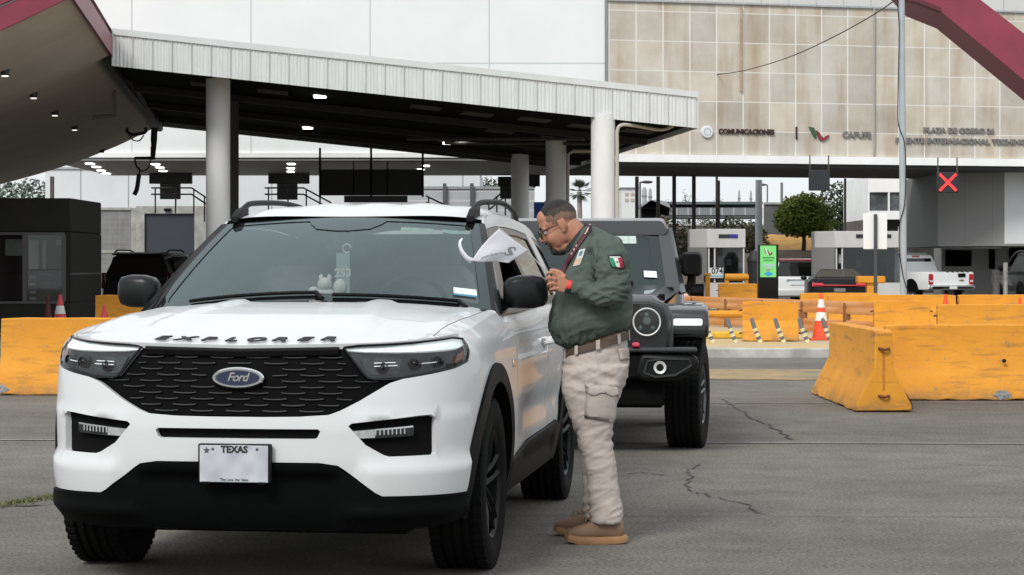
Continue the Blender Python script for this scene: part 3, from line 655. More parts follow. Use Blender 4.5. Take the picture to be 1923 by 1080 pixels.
def crack(pix, w0):
    P = [ground(*p) for p in pix]; out = []
    for a, b in zip(P, P[1:]):
        for k in range(6):
            out.append(a.lerp(b, k/6)+Vector((random.uniform(-.025,.025), random.uniform(-.05,.05), 0)))
    out.append(P[-1]); return ribbon('pavement_crack', out, w0, M_crack, .005, .6)
crack([(1355,750),(1390,770),(1410,785),(1440,798),(1465,812),(1485,827)], .022)
crack([(1318,872),(1290,885),(1297,897),(1286,910),(1300,922),(1330,932),(1370,942),(1405,950),(1415,962),(1437,967)], .012)
crack([(1175,890),(1215,888),(1245,893)], .012)
crack([(1500,600+260),(1700,868),(1923,878)], .008)
ribbon('pavement_joint', [ground(x, 970+.002*(x-1100)+random.uniform(-.8,.8)) for x in range(940, 2100, 24)], .009, M_crack, .005, .5)
ribbon('pavement_joint', [ground(x, 952-.17*(x)**.0*x*.18+random.uniform(-1,1)) for x in range(-60, 160, 16)], .03, M_crack, .005, .7)
M_line = mat('worn_white_line', (.30,.295,.28), .85, col2=(.15,.147,.14), vs=6, detail=8)
ribbon('road_marking', [ground(x, 832+.004*(x-1300)) for x in range(-400, 2400, 60)], .075, M_line, .006)
ribbon('road_marking', [ground(x, 758) for x in range(1290, 2400, 60)], .05, mat('faded_white_line', (.22,.215,.205), .85, col2=(.12,.118,.112), vs=7, detail=8), .006)
M_yline = mat('worn_yellow_line', (.40,.27,.10), .85, col2=(.155,.14,.115), vs=1.7, detail=8)
ribbon('road_marking', [ground(x, 703+.003*(x-1300)) for x in range(1150, 2200, 40)], 2.5, M_yline, .005, .1)
# weeds in the joint at the left edge
mb = MB()
for i in range(520):
    x = random.uniform(-40, 106); y = 950-.17*x*1.0*.98+random.gauss(0, 3.0); 
    if random.random() < .35 and not (10 < x < 95): continue
    p = ground(x, y); h = random.uniform(.008,.03); a = random.uniform(0, 6.28); d = Vector((math.cos(a), math.sin(a), 0)); q = Vector((-d.y, d.x, 0))*.004
    mb.add([p+q, p-q, p+d*h*.9+Vector((0,0,h))], [(0,1,2)])
tag(mb.build('weeds', mat('weed_green', (.10,.12,.035), .9, var=.4, vs=30), recalc=False), 'dry green weeds growing in the pavement joint by the left edge', 'weeds', kind='stuff')
# raised island with the posts
mb = MB(); mb.prism([(33.2,.0),(33.25,.13),(33.4,.15),(52,.15),(52,.0)], 1.4, 12.5, 'x')
tag(mb.build('traffic_island', mat('island_paint', (.55,.36,.10), .85, col2=(.40,.36,.30), vs=1.3, detail=9), None), kind='structure')
mb = MB(); mb.prism([(33.06,.0),(33.06,.125),(33.10,.142),(33.19,.142),(33.19,0)], 1.4, 12.5, 'x')
tag(mb.build('kerb', mat('kerb_white', (.55,.54,.50), .85, col2=(.30,.29,.27), vs=2.5, detail=8), None), kind='structure')

# ---------------------------------------------------------------- facades with joints drawn by the material
def gridmat(name, col, line, px, pz, wx, wz, ox=0, oz=0, col2=None, vs=1.0, rough=.8, streak=None, streakcol=(.2,.1,.04), bump=0.0):
    m = mat(name, col, rough, col2=col2 or tuple(c*.93 for c in col), vs=vs, detail=8)
    n = m.node_tree.nodes; l = m.node_tree.links; b = n['Principled BSDF']; src = b.inputs['Base Color'].links[0].from_socket
    tc = n.new('ShaderNodeTexCoord'); sp = n.new('ShaderNodeSeparateXYZ'); l.new(tc.outputs['Object'], sp.inputs[0])
    def math_(op, a, v=None):
        k = n.new('ShaderNodeMath'); k.operation = op
        if isinstance(a, (int, float)): k.inputs[0].default_value = a
        else: l.new(a, k.inputs[0])
        if v is not None:
            if isinstance(v, (int, float)): k.inputs[1].default_value = v
            else: l.new(v, k.inputs[1])
        return k.outputs[0]
    def mask(ax, p, wd, o): return math_('LESS_THAN', math_('FRACT', math_('DIVIDE', math_('ADD', sp.outputs[ax], o+500*p), p)), wd/p)
    masks = []
    if px: masks.append(mask('X', px, wx, ox))
    if pz: masks.append(mask('Z', pz, wz, oz))
    mk = masks[0] if len(masks) == 1 else math_('MAXIMUM', masks[0], masks[1])
    def mix(fac, a, colr):
        x = n.new('ShaderNodeMix'); x.data_type = 'RGBA'; l.new(fac, x.inputs['Factor']); l.new(a, x.inputs['A']); x.inputs['B'].default_value = (*colr, 1); return x.outputs['Result']
    if streak:
        mp = n.new('ShaderNodeMapping'); mp.inputs['Scale'].default_value = streak; l.new(tc.outputs['Object'], mp.inputs[0])
        t = n.new('ShaderNodeTexNoise'); t.inputs['Scale'].default_value = 1; t.inputs['Detail'].default_value = 6; l.new(mp.outputs[0], t.inputs['Vector'])
        r = n.new('ShaderNodeValToRGB'); r.color_ramp.elements[0].position = .50; r.color_ramp.elements[1].position = .78; r.color_ramp.elements[0].color = (0,0,0,1); r.color_ramp.elements[1].color = (.75,.75,.75,1)
        l.new(t.outputs['Fac'], r.inputs[0]); src = mix(r.outputs[0], src, streakcol)
    if streak:      # every panel has weathered to its own tone
        def cell(ax, pp, o): return math_('FLOOR', math_('DIVIDE', math_('ADD', sp.outputs[ax], o+500*pp), pp))
        cb = n.new('ShaderNodeCombineXYZ'); l.new(cell('X', px, ox), cb.inputs[0]); l.new(cell('Z', pz, oz), cb.inputs[2])
        wn = n.new('ShaderNodeTexWhiteNoise'); wn.noise_dimensions = '3D'; l.new(cb.outputs[0], wn.inputs['Vector'])
        r = n.new('ShaderNodeValToRGB'); r.color_ramp.elements[0].color = (.84,.84,.85,1); r.color_ramp.elements[1].color = (1.06,1.04,1.0,1); l.new(wn.outputs['Value'], r.inputs[0])
        x = n.new('ShaderNodeMix'); x.data_type = 'RGBA'; x.blend_type = 'MULTIPLY'; x.inputs['Factor'].default_value = 1; l.new(src, x.inputs['A']); l.new(r.outputs[0], x.inputs['B']); src = x.outputs['Result']
    l.new(mix(mk, src, line), b.inputs['Base Color']); MATS[name] = m; return m

# ---------------------------------------------------------------- toll plaza (white cladding left, stained panels right)
plaza = thing('toll_plaza', 'long toll plaza roof with white cladding and stained beige panels above the lanes', 'toll plaza', (3.26,74,0))
M_clad = gridmat('white_cladding', (.79,.81,.81), (.53,.56,.57), 4.06, 4.2, .05, .05, .0, .15, col2=(.74,.765,.765), vs=.35, rough=.5)
mb = MB(); mb.box((-19.2,.05,5.22), (-.03,9,13.0)); mb.build('white_cladding', M_clad, plaza)
mb = MB(); mb.box((-19.25,-.06,5.06), (-.0,.3,5.22)); mb.build('white_lip', mat('lip_white', (.86,.87,.87), .5, var=.06, vs=1), plaza)
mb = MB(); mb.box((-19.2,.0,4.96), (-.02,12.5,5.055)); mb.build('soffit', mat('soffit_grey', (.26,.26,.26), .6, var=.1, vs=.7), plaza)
ang = math.radians(13.5); R = Matrix.Translation((3.26-3.26,0,0)) @ Matrix.Rotation(ang, 4, 'Z')
fac = thing_child('stained_facade', plaza); fac.rotation_euler = (0, 0, ang)
M_beige = gridmat('stained_panels', (.49,.445,.37), (.72,.71,.68), .965, 1.02, .046, .030, -.02, .12, col2=(.64,.61,.555), vs=.7, rough=.85, streak=(1.6,1,.16), streakcol=(.33,.21,.10))
mb = MB(); mb.box((0,0,5.20), (26,.6,10.40)); fme = mb.mesh('stained_facade'); fme.materials.append(M_beige); fac.data = fme
mb = MB(); mb.box((-.05,-.08,10.40), (26,.65,10.46)); mb.build('facade_coping', M_steel, fac)
mb = MB(); mb.box((-.09,-.05,5.1), (-.015,.5,10.5)); mb.build('corner_trim', mat('trim_grey', (.25,.26,.27), .6), fac)
mb = MB(); mb.box((0,-.10,4.92), (26,.3,5.19)); mb.build('white_lip', mat('lip_white', (.86,.87,.87), .5), fac)
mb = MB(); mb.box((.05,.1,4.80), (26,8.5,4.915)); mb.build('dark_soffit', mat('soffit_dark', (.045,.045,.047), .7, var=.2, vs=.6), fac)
mb = MB(); mb.box((.3,6,10.46), (30,14,12.4)); mb.build('roof_parapet', gridmat('parapet_panels', (.62,.62,.60), (.45,.45,.44), 1.1, .9, .05, .05, vs=.4), fac)
for x in (4.78,): 
    mb = MB(); mb.tube([(x,-.06,10.3), (x,-.06,7.4)], .045, 8); mb.build('rusty_pipe', mat('rust_pipe', (.34,.20,.10), .8, col2=(.46,.38,.28), vs=3), fac)
mb = MB(); mb.tube([(9.7,-.06,10.4), (9.7,-.06,5.2)], .04, 8); mb.build('grey_pipe', mat('pipe_grey', (.33,.32,.30), .7), fac)
def onfac(px, py):        # facade local point seen at this pixel of the survey
    k = (px-961.5)/F; c, s_ = math.cos(ang), math.sin(ang)
    x = (k*74-3.26)/(c-k*s_); d = 74+x*s_; return x, H-(py-YH)*d/F
M_maroon = mat('maroon_letters', (.035,.012,.012), .6)
x0, z0 = onfac(1401, 248); o = letters('lettering', 'COMUNICACIONES', .245, M_maroon, fac, Matrix.Translation((x0,-.05,z0)) @ Matrix.Diagonal((.93,1,1,1)), depth=.02, bold=.008)
x0, z0 = onfac(1608, 254); letters('lettering', 'CAPUFE', .30, mat('dull_letters', (.19,.18,.17), .7), fac, Matrix.Translation((x0,-.05,z0)), depth=.02, bold=.008)
x0, z0 = onfac(1800, 246); letters('lettering', 'PLAZA DE COBRO 26', .25, mat('dull_letters', (.19,.18,.17), .7), fac, Matrix.Translation((x0,-.05,z0)) @ Matrix.Diagonal((1.13,1,1,1)), depth=.02, bold=.012)
x0, z0 = onfac(1808, 266); letters('lettering', 'PUENTE INTERNACIONAL TECHINOS', .25, mat('dull_letters', (.19,.18,.17), .7), fac, Matrix.Translation((x0,-.05,z0)) @ Matrix.Diagonal((1.22,1,1,1)), depth=.02, bold=.012)
x0, z0 = onfac(1327, 248); mb = MB(); mb.lathe([(.001,-.10), (.19,-.10), (.215,-.07), (.215,-.01)], 28, (x0,0,z0), 'y'); sd = mb.build('round_sign', mat('sign_white', (.7,.72,.73), .5), fac, ang=30)
mb = MB(); mb.lathe([(.10,-.106), (.125,-.106), (.125,-.10), (.10,-.10)], 24, (x0,0,z0), 'y', True); mb.build('sign_ring', mat('sign_ring_blue', (.35,.42,.47), .6), sd)
x0, z0 = onfac(1495, 250); mb = MB(); mb.box((x0-.025,-.06,z0-.22), (x0+.025,-.01,z0+.22)); mb.build('divider_bar', M_maroon, fac)
def swoosh(name, pts, m, y0, y1, T, par): mb = MB(); mb.prism([T(p) for p in pts], y0, y1, 'y'); return mb.build(name, m, par, smooth=False)
def emblem(T, y0, y1, par, white=True):
    swoosh('emblem_green', [(0,1),(.25,.93),(.38,.5),(.32,.15),(.18,.45)], mat('emblem_green', (.04,.10,.045), .6), y0, y1, T, par)
    swoosh('emblem_red', [(.36,.75),(.5,.62),(.62,.35),(.72,.22),(.85,.38),(1.0,.45),(.95,.25),(.78,.05),(.6,.0),(.5,.12),(.44,.4)], mat('emblem_red', (.23,.03,.035), .6), y0, y1, T, par)
x0, z0 = onfac(1518, 265); emblem(lambda p: (x0+p[0]*.76, z0+p[1]*.50), -.07, -.01, fac)
# soffit lamps
M_lamp = mat('lamp_on', (1,.98,.94), .4, emit=6.0)
def soff(px, py, z=4.955): d = F*(z-H)/(YH-py); return facing(px, d)-3.26, d-74
for px, py in ((169,307),(181,313),(190,320),(200,325.5),(292,308),(300,314),(306,320.5),(311,326),(547,307.5),(546,315.5),(546,322),(546,327.5),(800,311),(790,318),(1003,315),(990,318)):
    if px > 940: continue
    x, y = soff(px, py); mb = MB(); mb.box((x-.12,y-.25,4.925), (x+.12,y+.25,4.958)); mb.build('ceiling_lamp', M_lamp, plaza)
# posts that carry the plaza roof
post_m = mat('dark_post', (.07,.06,.052), .7)
for px, d in ((98,86), (1196,86), (1236,86), (1266,83), (1303,83), (1346,85), (1350,90), (1587,88)):
    X = facing(px, d); mb = MB(); r = .07 if px < 1340 else .045
    mb.box((X-r-3.26,d-74-r,0), (X+r-3.26,d-74+r,4.9)); mb.build('support_post', post_m, plaza)

# ---------------------------------------------------------------- inspection canopy
CA = math.radians(6.3); cu_, su_ = math.cos(CA), math.sin(CA); CO = (facing(210, 48.6), 48.6)
canopy = thing('canopy', 'sloping canopy with pale corrugated metal fascia and black underside on round columns', 'canopy', (CO[0], CO[1], 0), CA)
CL, CD = 13.27, 23.2
zb = lambda u: 5.86-.098*u
mb = MB(); N = 520
front = []; 
for i in range(N+1):
    u = CL*i/N; ph = (u/.434) % 1.0
    y = -.055 if ph < .10 else (-.012 if int(ph*40) % 8 < 4 else 0.0)
    front.append((u, y))
vs = [(u, y, zb(u)) for u, y in front]+[(u, y, zb(u)+.70) for u, y in front]; n = N+1
mb.add(vs, [(i, i+1, n+i+1, n+i) for i in range(N)])
mb.build('corrugated_fascia', mat('fascia_metal', (.60,.62,.62), .42, metal=.2, col2=(.67,.69,.69), vs=1.6, stretch=(3,1,.6)), canopy, recalc=False, ang=20)
mb = MB(); mb.add([(0,-.05,zb(0)+.70),(CL+.05,-.05,zb(CL)+.70),(CL+.05,-.05,zb(CL)+.84),(0,-.05,zb(0)+.84),(0,.1,zb(0)+.70),(CL+.05,.1,zb(CL)+.70),(CL+.05,.1,zb(CL)+.84),(0,.1,zb(0)+.84)], [(0,1,2,3),(4,7,6,5),(0,4,5,1),(3,2,6,7),(1,5,6,2),(0,3,7,4)])
mb.build('fascia_cap', mat('cap_metal', (.62,.64,.64), .4, metal=.2, var=.05, vs=2), canopy)
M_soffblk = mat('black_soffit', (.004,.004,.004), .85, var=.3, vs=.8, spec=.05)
def slab(z0, z1, y0, y1, u0=0, u1=CL): return [(u0,y0,zb(u0)+z0),(u1,y0,zb(u1)+z0),(u1,y1,zb(u1)+z0),(u0,y1,zb(u0)+z0),(u0,y0,zb(u0)+z1),(u1,y0,zb(u1)+z1),(u1,y1,zb(u1)+z1),(u0,y1,zb(u0)+z1)]
BF = [(0,3,2,1),(4,5,6,7),(0,1,5,4),(1,2,6,5),(2,3,7,6),(3,0,4,7)]
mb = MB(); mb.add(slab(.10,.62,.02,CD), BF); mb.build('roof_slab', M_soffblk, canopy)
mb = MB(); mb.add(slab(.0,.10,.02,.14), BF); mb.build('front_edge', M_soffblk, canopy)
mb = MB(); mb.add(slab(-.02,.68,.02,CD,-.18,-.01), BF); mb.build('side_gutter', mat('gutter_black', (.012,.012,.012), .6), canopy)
mb = MB(); mb.add(slab(.0,.68,.02,CD,CL+.01,CL+.06), BF); mb.build('side_fascia', mat('cap_metal', (.62,.64,.64), .4), canopy)
for v in (6, 12, 18):
    mb = MB(); mb.add(slab(-.06,.10,v,v+.25,.1,CL-.1), BF); mb.build('roof_beam', mat('beam_black', (.014,.013,.012), .7), canopy)
M_panelb = mat('faint_panel', (.045,.042,.036), .7)
for u, v in ((6.9,3.0),(8.2,3.4),(9.6,3.2),(10.9,3.6),(12.2,3.4),(9.3,8.5),(10.8,8.8),(12.3,8.6),(3.2,3.2),(1.6,3.2)):
    mb = MB(); mb.add(slab(.085,.11,v,v+1.1,u,u+.75), BF); mb.build('soffit_panel', M_panelb, canopy)
def can_local(px, py, dz=.10):   # soffit point seen at a pixel
    kx, kz = (px-961.5)/F, -(py-YH)/F
    lo, hi = 45, 90
    for _ in range(50):
        d = (lo+hi)/2; X, Z = kx*d, H+kz*d; u = (X-CO[0])*cu_+(d-CO[1])*su_
        if Z > zb(u)+dz: hi = d
        else: lo = d
    v = -(X-CO[0])*su_+(d-CO[1])*cu_; return u, v
for px, py in ((601,180),(582,226),(578,239),(856,257.5),(841,268)):
    u, v = can_local(px, py); mb = MB(); mb.lathe([(.001,-.02), (.15,-.02), (.16,.05)], 18, (u, v, zb(u)+.07)); mb.build('recessed_lamp', M_lamp, canopy)
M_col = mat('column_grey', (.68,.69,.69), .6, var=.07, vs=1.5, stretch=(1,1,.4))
def wl(X, d): return (X-CO[0])*cu_+(d-CO[1])*su_, -(X-CO[0])*su_+(d-CO[1])*cu_
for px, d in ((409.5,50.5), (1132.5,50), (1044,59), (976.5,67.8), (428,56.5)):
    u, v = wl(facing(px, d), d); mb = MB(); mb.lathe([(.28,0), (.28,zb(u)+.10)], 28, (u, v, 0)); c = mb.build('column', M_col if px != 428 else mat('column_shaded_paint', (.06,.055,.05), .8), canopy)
u, v = wl(facing(1159, 49.9), 49.9); M_pipe = mat('downpipe_beige', (.42,.40,.36), .6)
mb = MB(); mb.tube(catmull([(u,v,0),(u,v,3.9),(u,v,zb(u)-.28),(u+.10,v,zb(u)-.12),(u+.4,v+.1,zb(u)-.12),(u+1.2,v+.9,zb(u)-.16),(u+1.55,v+.9,zb(u)-.02)], 5), .042, 10); mb.build('downpipe', M_pipe, canopy)
u, v = wl(facing(1066, 58.7), 58.7)
mb = MB(); mb.tube([(u,v,0),(u,v,zb(u)-.35),(u+.15,v,zb(u)-.25),(u+1.3,v,zb(u)-.25)], .05, 8); mb.build('downpipe', M_pipe, canopy)
for (ua,va,ub,vb,zz) in ((7.5,14,11.6,6.5,-.05),(8.6,14,12.0,8,-.05)):
    mb = MB(); mb.tube([(ua,va,zb(ua)+zz),(ub,vb,zb(ub)+zz)], .05, 6); mb.build('conduit', mat('conduit_grey', (.12,.115,.105), .6), canopy)

# ---------------------------------------------------------------- red canopies
M_red = mat('maroon_paint', (.20,.022,.045), .42, var=.12, vs=1.2)
M_brown = mat('brown_soffit', (.52,.46,.39), .75, col2=(.60,.54,.46), vs=.6)
A = at(131, -8, 38.0); B = at(290, 240, 70.0)
Ldir = Vector((-.9925, -.122, 0)); drop = pchip([0,1.2,3,5,8,12], [0,.60,1.30,1.88,2.6,3.1])
redc = thing('canopy', 'curved canopy with dark red trim and brown ceiling at the upper left', 'canopy', (A.x, A.y, 0))
def RC(t, L, dz=0.0):
    p = A.lerp(B, t)+Vector((0, 0, .10*math.sin(math.pi*t))); q = p+Ldir*L; return (q.x-A.x, q.y-A.y, q.z-drop(L)+dz)
mb = MB(); mb.grid(lambda a, b: RC(a, b*12), 24, 30); mb.build('soffit', M_brown, redc, recalc=False, ang=60)
mb = MB(); mb.grid(lambda a, b: RC(a, b*12, .62), 6, 30); mb.build('roof_skin', M_red, redc, recalc=False, ang=60)
def bandloft(f, n, h, th, nd): 
    mb = MB(); rings = []
    for i in range(n+1):
        p = Vector(f(i/n)); rings.append([p+Vector((0,0,-.04)), p+Vector((0,0,h)), p+nd*th+Vector((0,0,h)), p+nd*th+Vector((0,0,-.04))])
    return mb.loft(rings)
bandloft(lambda t: RC(0, t*12), 30, .36, .06, Vector((0,-1,0))).build('fascia', M_red, redc, ang=50)
bandloft(lambda t: RC(0, t*12, .44), 30, .18, .1, Vector((0,-1,0))).build('upper_fascia', M_red, redc, ang=50)
bandloft(lambda t: RC(0, t*12, .37), 30, .06, .02, Vector((0,-1,0))).build('flashing', mat('flashing_pale', (.6,.58,.55), .6), redc, ang=50)
bandloft(lambda t: RC(t, 0), 24, .40, .06, Vector((1,0,0))).build('side_fascia', M_red, redc, ang=50)
mb = MB(); rings = []
for i in range(9):
    p = Vector(RC(.42+.58*i/8, -.02)); rings.append([p+Vector((.0,0,-.12)), p+Vector((.22,0,-.12)), p+Vector((.22,0,.2)), p+Vector((0,0,.2))])
mb.loft(rings); mb.build('edge_gutter', mat('gutter_black', (.012,.012,.012), .6), redc)
for px_, d_ in ((-170,44),(-190,62)):
    p = Vector((facing(px_, d_)-A.x, d_-A.y, 0)); mb = MB(); mb.lathe([(.32,0),(.32,4.6)], 24, p); mb.build('column', mat('column_red', (.20,.022,.045), .5), redc)
def rc_find(px, py):
    best = None
    for i in range(81):
        for j in range(121):
            t, L = i/80, j*.06; q = RC(t, L); X, d, z = q[0]+A.x, q[1]+A.y, q[2]; e = abs(961.5+F*X/d-px)+abs(YH+F*(H-z)/d-py)
            if best is None or e < best[0]: best = (e, t, L)
    return best[1:]
for px, py in ((11,131),(63,174),(104,209),(141,237),(190,281)):
    t, L = rc_find(px, py); p = Vector(RC(t, L)); mb = MB(); mb.lathe([(.001,-.10), (.08,-.10), (.095,-.02), (.095,.05)], 14, p); s_ = mb.build('spot_lamp', mat('spot_rim', (.03,.03,.03), .5), redc)
    mb = MB(); mb.lathe([(.001,-.125), (.07,-.12), (.07,-.1)], 14, p); mb.build('lamp_disc', mat('lamp_soft', (.9,.86,.78), .4, emit=1.2), s_)
t, L = rc_find(214, 168); p = Vector(RC(t, L)); q = at(216,217,56)-Vector((A.x,A.y,0)); r_ = at(174,220,56)-Vector((A.x,A.y,0))
mb = MB(); mb.tube([p, q, r_], .055, 8); mb.build('bracket_pipe', mat('bracket_grey', (.24,.22,.20), .5), redc)
# hanging hose arm between the two canopies
hz = at(290, 244, 66); hose = thing('hose_arm', 'black hanging hose arm under the junction of the red and grey canopies', 'hose', hz)
Pm = lambda px, py: at(px, py, 66)-hz
M_hose = mat('hose_black', (.010,.010,.010), .5)
mb = MB(); mb.tube([Pm(290,240), Pm(289,262), Pm(288,297), Pm(253,297)], [.10,.10,.07,.045], 8); mb.build('arm', M_hose, hose)
mb = MB(); mb.tube(catmull([Pm(253,297), Pm(256,312), Pm(262,319), Pm(260,335), Pm(257,355), Pm(252,366)], 6), [.03]*16+[.07]*15, 8); mb.build('nozzle_hose', M_hose, hose)
mb = MB(); mb.tube(catmull([Pm(254,300), Pm(256,312), Pm(266,321), Pm(278,316), Pm(283,300), Pm(284,275)], 6), .02, 6); mb.build('hose_loop', M_hose, hose)
mb = MB(); mb.tube(catmull([Pm(240,190), Pm(239,248), Pm(272,249), Pm(272,240)], 3), .05, 6); mb.build('frame_pipe', M_hose, hose)
mb = MB(); mb.tube(catmull([Pm(242,252), Pm(250,263), Pm(262,264), Pm(270,254)], 5), .022, 6); mb.build('hose_loop', M_hose, hose)

C0 = at(1700, 40, 52); rr = thing('canopy', 'dark red sloping roof beam of a canopy at the upper right', 'canopy', (C0.x, C0.y, 0))
lo = [(1660,-52),(1705,-4),(1765,20),(1923,150),(2080,280)]; hi = [(1700,-110),(1765,-60),(1838,-3),(1923,63),(2080,180)]
mb = MB(); rings = []
for (a, b), (c, d_) in zip(lo, hi):
    p, q = at(a, b, 52), at(c, d_, 52.3); p.x -= C0.x; p.y -= C0.y; q.x -= C0.x; q.y -= C0.y
    rings.append([p, q, q+Vector((.5,3.0,-.1)), p+Vector((.5,3.0,-.1))])
mb.loft(rings); mb.build('roof_beam', M_red, rr, ang=50)
mb = MB(); rings = []
for a, b in [(1650,-24),(1690,-2),(1722,4),(1768,22)]:
    p = at(a, b, 51.8); p.x -= C0.x; p.y -= C0.y; rings.append([p, p+Vector((0,0,.10)), p+Vector((0,.3,.10)), p+Vector((0,.3,0))])
mb.loft(rings); mb.build('beam_trim', mat('maroon_dark', (.10,.012,.02), .5), rr)
# ---------------------------------------------------------------- concrete barriers
def yellow_paint():
    m = mat('yellow_barrier_paint', (.68,.29,.018), .75, col2=(.60,.245,.015), vs=3, bump=.25, bs=25)
    n = m.node_tree.nodes; l = m.node_tree.links; b = n['Principled BSDF']; src = b.inputs['Base Color'].links[0].from_socket
    tc = n.new('ShaderNodeTexCoord')
    t = n.new('ShaderNodeTexNoise'); t.inputs['Scale'].default_value = 9; t.inputs['Detail'].default_value = 9; t.inputs['Roughness'].default_value = .7; l.new(tc.outputs['Object'], t.inputs['Vector'])
    r = n.new('ShaderNodeValToRGB'); r.color_ramp.elements[0].position = .625; r.color_ramp.elements[1].position = .66; r.color_ramp.elements[0].color = (0,0,0,1); r.color_ramp.elements[1].color = (.8,.8,.8,1); l.new(t.outputs['Fac'], r.inputs[0])
    x = n.new('ShaderNodeMix'); x.data_type = 'RGBA'; l.new(r.outputs[0], x.inputs['Factor']); l.new(src, x.inputs['A']); x.inputs['B'].default_value = (.30,.20,.10,1)
    # tyre scrapes: long horizontal streaks; grime that splashed up from the road
    def layer(src, scale, p0, p1, colr, amt, zfade=None):
        mp = n.new('ShaderNodeMapping'); mp.inputs['Scale'].default_value = scale; l.new(tc.outputs['Object'], mp.inputs[0])
        q = n.new('ShaderNodeTexNoise'); q.inputs['Scale'].default_value = 1; q.inputs['Detail'].default_value = 7; q.inputs['Roughness'].default_value = .65; l.new(mp.outputs[0], q.inputs['Vector'])
        k = n.new('ShaderNodeValToRGB'); k.color_ramp.elements[0].position = p0; k.color_ramp.elements[1].position = p1; k.color_ramp.elements[0].color = (0,0,0,1); k.color_ramp.elements[1].color = (amt,amt,amt,1); l.new(q.outputs['Fac'], k.inputs[0]); f = k.outputs[0]
        if zfade:
            sp = n.new('ShaderNodeSeparateXYZ'); l.new(tc.outputs['Object'], sp.inputs[0]); mr = n.new('ShaderNodeMapRange'); mr.inputs['From Min'].default_value = zfade; mr.inputs['From Max'].default_value = 0; l.new(sp.outputs['Z'], mr.inputs['Value'])
            mu = n.new('ShaderNodeMath'); mu.operation = 'MULTIPLY'; l.new(f, mu.inputs[0]); l.new(mr.outputs[0], mu.inputs[1]); f = mu.outputs[0]
        y = n.new('ShaderNodeMix'); y.data_type = 'RGBA'; l.new(f, y.inputs['Factor']); l.new(src, y.inputs['A']); y.inputs['B'].default_value = (*colr, 1); return y.outputs['Result']
    o1 = layer(x.outputs['Result'], (1.6,1.6,13), .54, .68, (.27,.13,.03), .75)
    o2 = layer(o1, (5,5,7), .40, .62, (.22,.15,.07), .9, .16)
    o3 = layer(o2, (26,26,26), .62, .68, (.20,.17,.13), .8)
    l.new(o3, b.inputs['Base Color']); return m
M_yel = yellow_paint(); M_rust = mat('rust', (.16,.045,.018), .85, var=.4, vs=20); M_hole = mat('hole_black', (.006,.006,.006), .9)
JP = [(-.275,0),(-.275,.07),(-.17,.27),(-.095,.42),(-.085,.80),(.085,.80),(.095,.42),(.17,.27),(.275,.07),(.275,0)]
def barrier(label, c, rz, length, group='yellow concrete barriers', h=1.0, chips=(), holes=(), loops=True, seed=0):
    """jersey profile along local x, centred on c"""
    rnd = random.Random(seed); root = thing('concrete_barrier', label, 'barrier', c, rz, group)
    n = max(4, int(length/.12)); rings = []
    for i in range(n+1):
        x = -length/2+length*i/n; e = .02 if i in (0, n) else 0
        ring = []
        for j, (y, z) in enumerate(JP):
            y2 = y*(1-e*1.5); z2 = z*h-(e*.5 if z > .5 else 0)
            if z == 0: y2 += math.copysign(rnd.uniform(-.022,.004), y); z2 = rnd.uniform(.0,.016)
            if z > .7: z2 += rnd.uniform(-.006,.002); 
            ring.append((x, y2, z2))
        rings.append(ring)
    mb = MB(); mb.loft(rings); mb.build('concrete_body', M_yel, root, bevel=.012, ang=28)
    if loops:
        for s in (-1, 1):
            for z in (.16, .62):
                mb = MB(); x = s*length/2; mb.tube([(x-s*.02,-.05,z*h), (x+s*.03,-.04,z*h), (x+s*.045,0,z*h-.01), (x+s*.03,.04,z*h), (x-s*.02,.05,z*h)], .014, 6); mb.build('rusty_loop', M_rust, root)
            mb = MB(); x = s*(length/2+.0015); mb.add([(x,-.012,.22*h),(x,.012,.2*h),(x,.016,.6*h),(x,-.010,.58*h)], [(0,1,2,3)]); mb.build('rust_streak', mat('rust_stain', (.42,.13,.02), .8, col2=(.52,.2,.02), vs=12), root, recalc=False)
    for x, z in holes:
        y = -.0865 if z > .42 else -.18
        mb = MB(); mb.lathe([(.001,y-.002), (.020,y-.002), (.022,y+.02)], 12, (x,0,z), 'y'); mb.build('bolt_hole', M_hole, root)
    for x, z, rx, rz_ in chips:
        mb = MB(); P = []
        for k in range(14):
            a = 2*math.pi*k/14; q = rnd.uniform(.7,1.1); P.append((x+rx*q*math.cos(a), z+rz_*q*math.sin(a)))
        def ysurf(z):
            for (y0,z0),(y1,z1) in zip(JP, JP[1:]):
                if z0 <= z <= z1 and z1 > z0: return y0+(y1-y0)*(z-z0)/(z1-z0)
            return -.275
        vs = [(p, ysurf(q)-.004, q) for p, q in P]+[(x, ysurf(z)-.010, z)]
        mb.add(vs, [(k, (k+1) % 14, 14) for k in range(14)]); mb.build('chipped_patch', mat('chipped_concrete', (.22,.22,.22), .95, var=.5, vs=40), root, recalc=False)
    return root
barrier('yellow concrete barrier on the left behind the white suv bumper', (facing(2,23.7)+1.55, 23.78, 0), 0, 3.1, h=1.045, holes=((-.93,.46),), chips=((-1.5,.06,.09,.05),), seed=1)
barrier('yellow concrete barrier seen end-on with rusty loops, nearest on the right', (3.565, 22.32, 0), math.radians(90), 3.0, h=.985, chips=((-1.44,.10,.06,.09),), seed=2)
barrier('long yellow concrete barrier with grey chipped patch at its foot, at the right edge', (3.92+2.0, 22.86, 0), 0, 4.0, h=.985, chips=((-.83,.055,.10,.05),(-.55,.03,.05,.03)), holes=((-.78,.41),(-.40,.385)), seed=3)
barrier('plain yellow concrete barrier behind the red cones at the left, near the black suv', (facing(175,44)+1.55, 44.3, 0), 0, 3.1, seed=4, holes=((-.1,.3),))
barrier('yellow concrete barrier on the island behind the row of leaning posts', (facing(1448,35.9)+.0, 36.0, .15), -.10, .92, seed=5, h=.82)
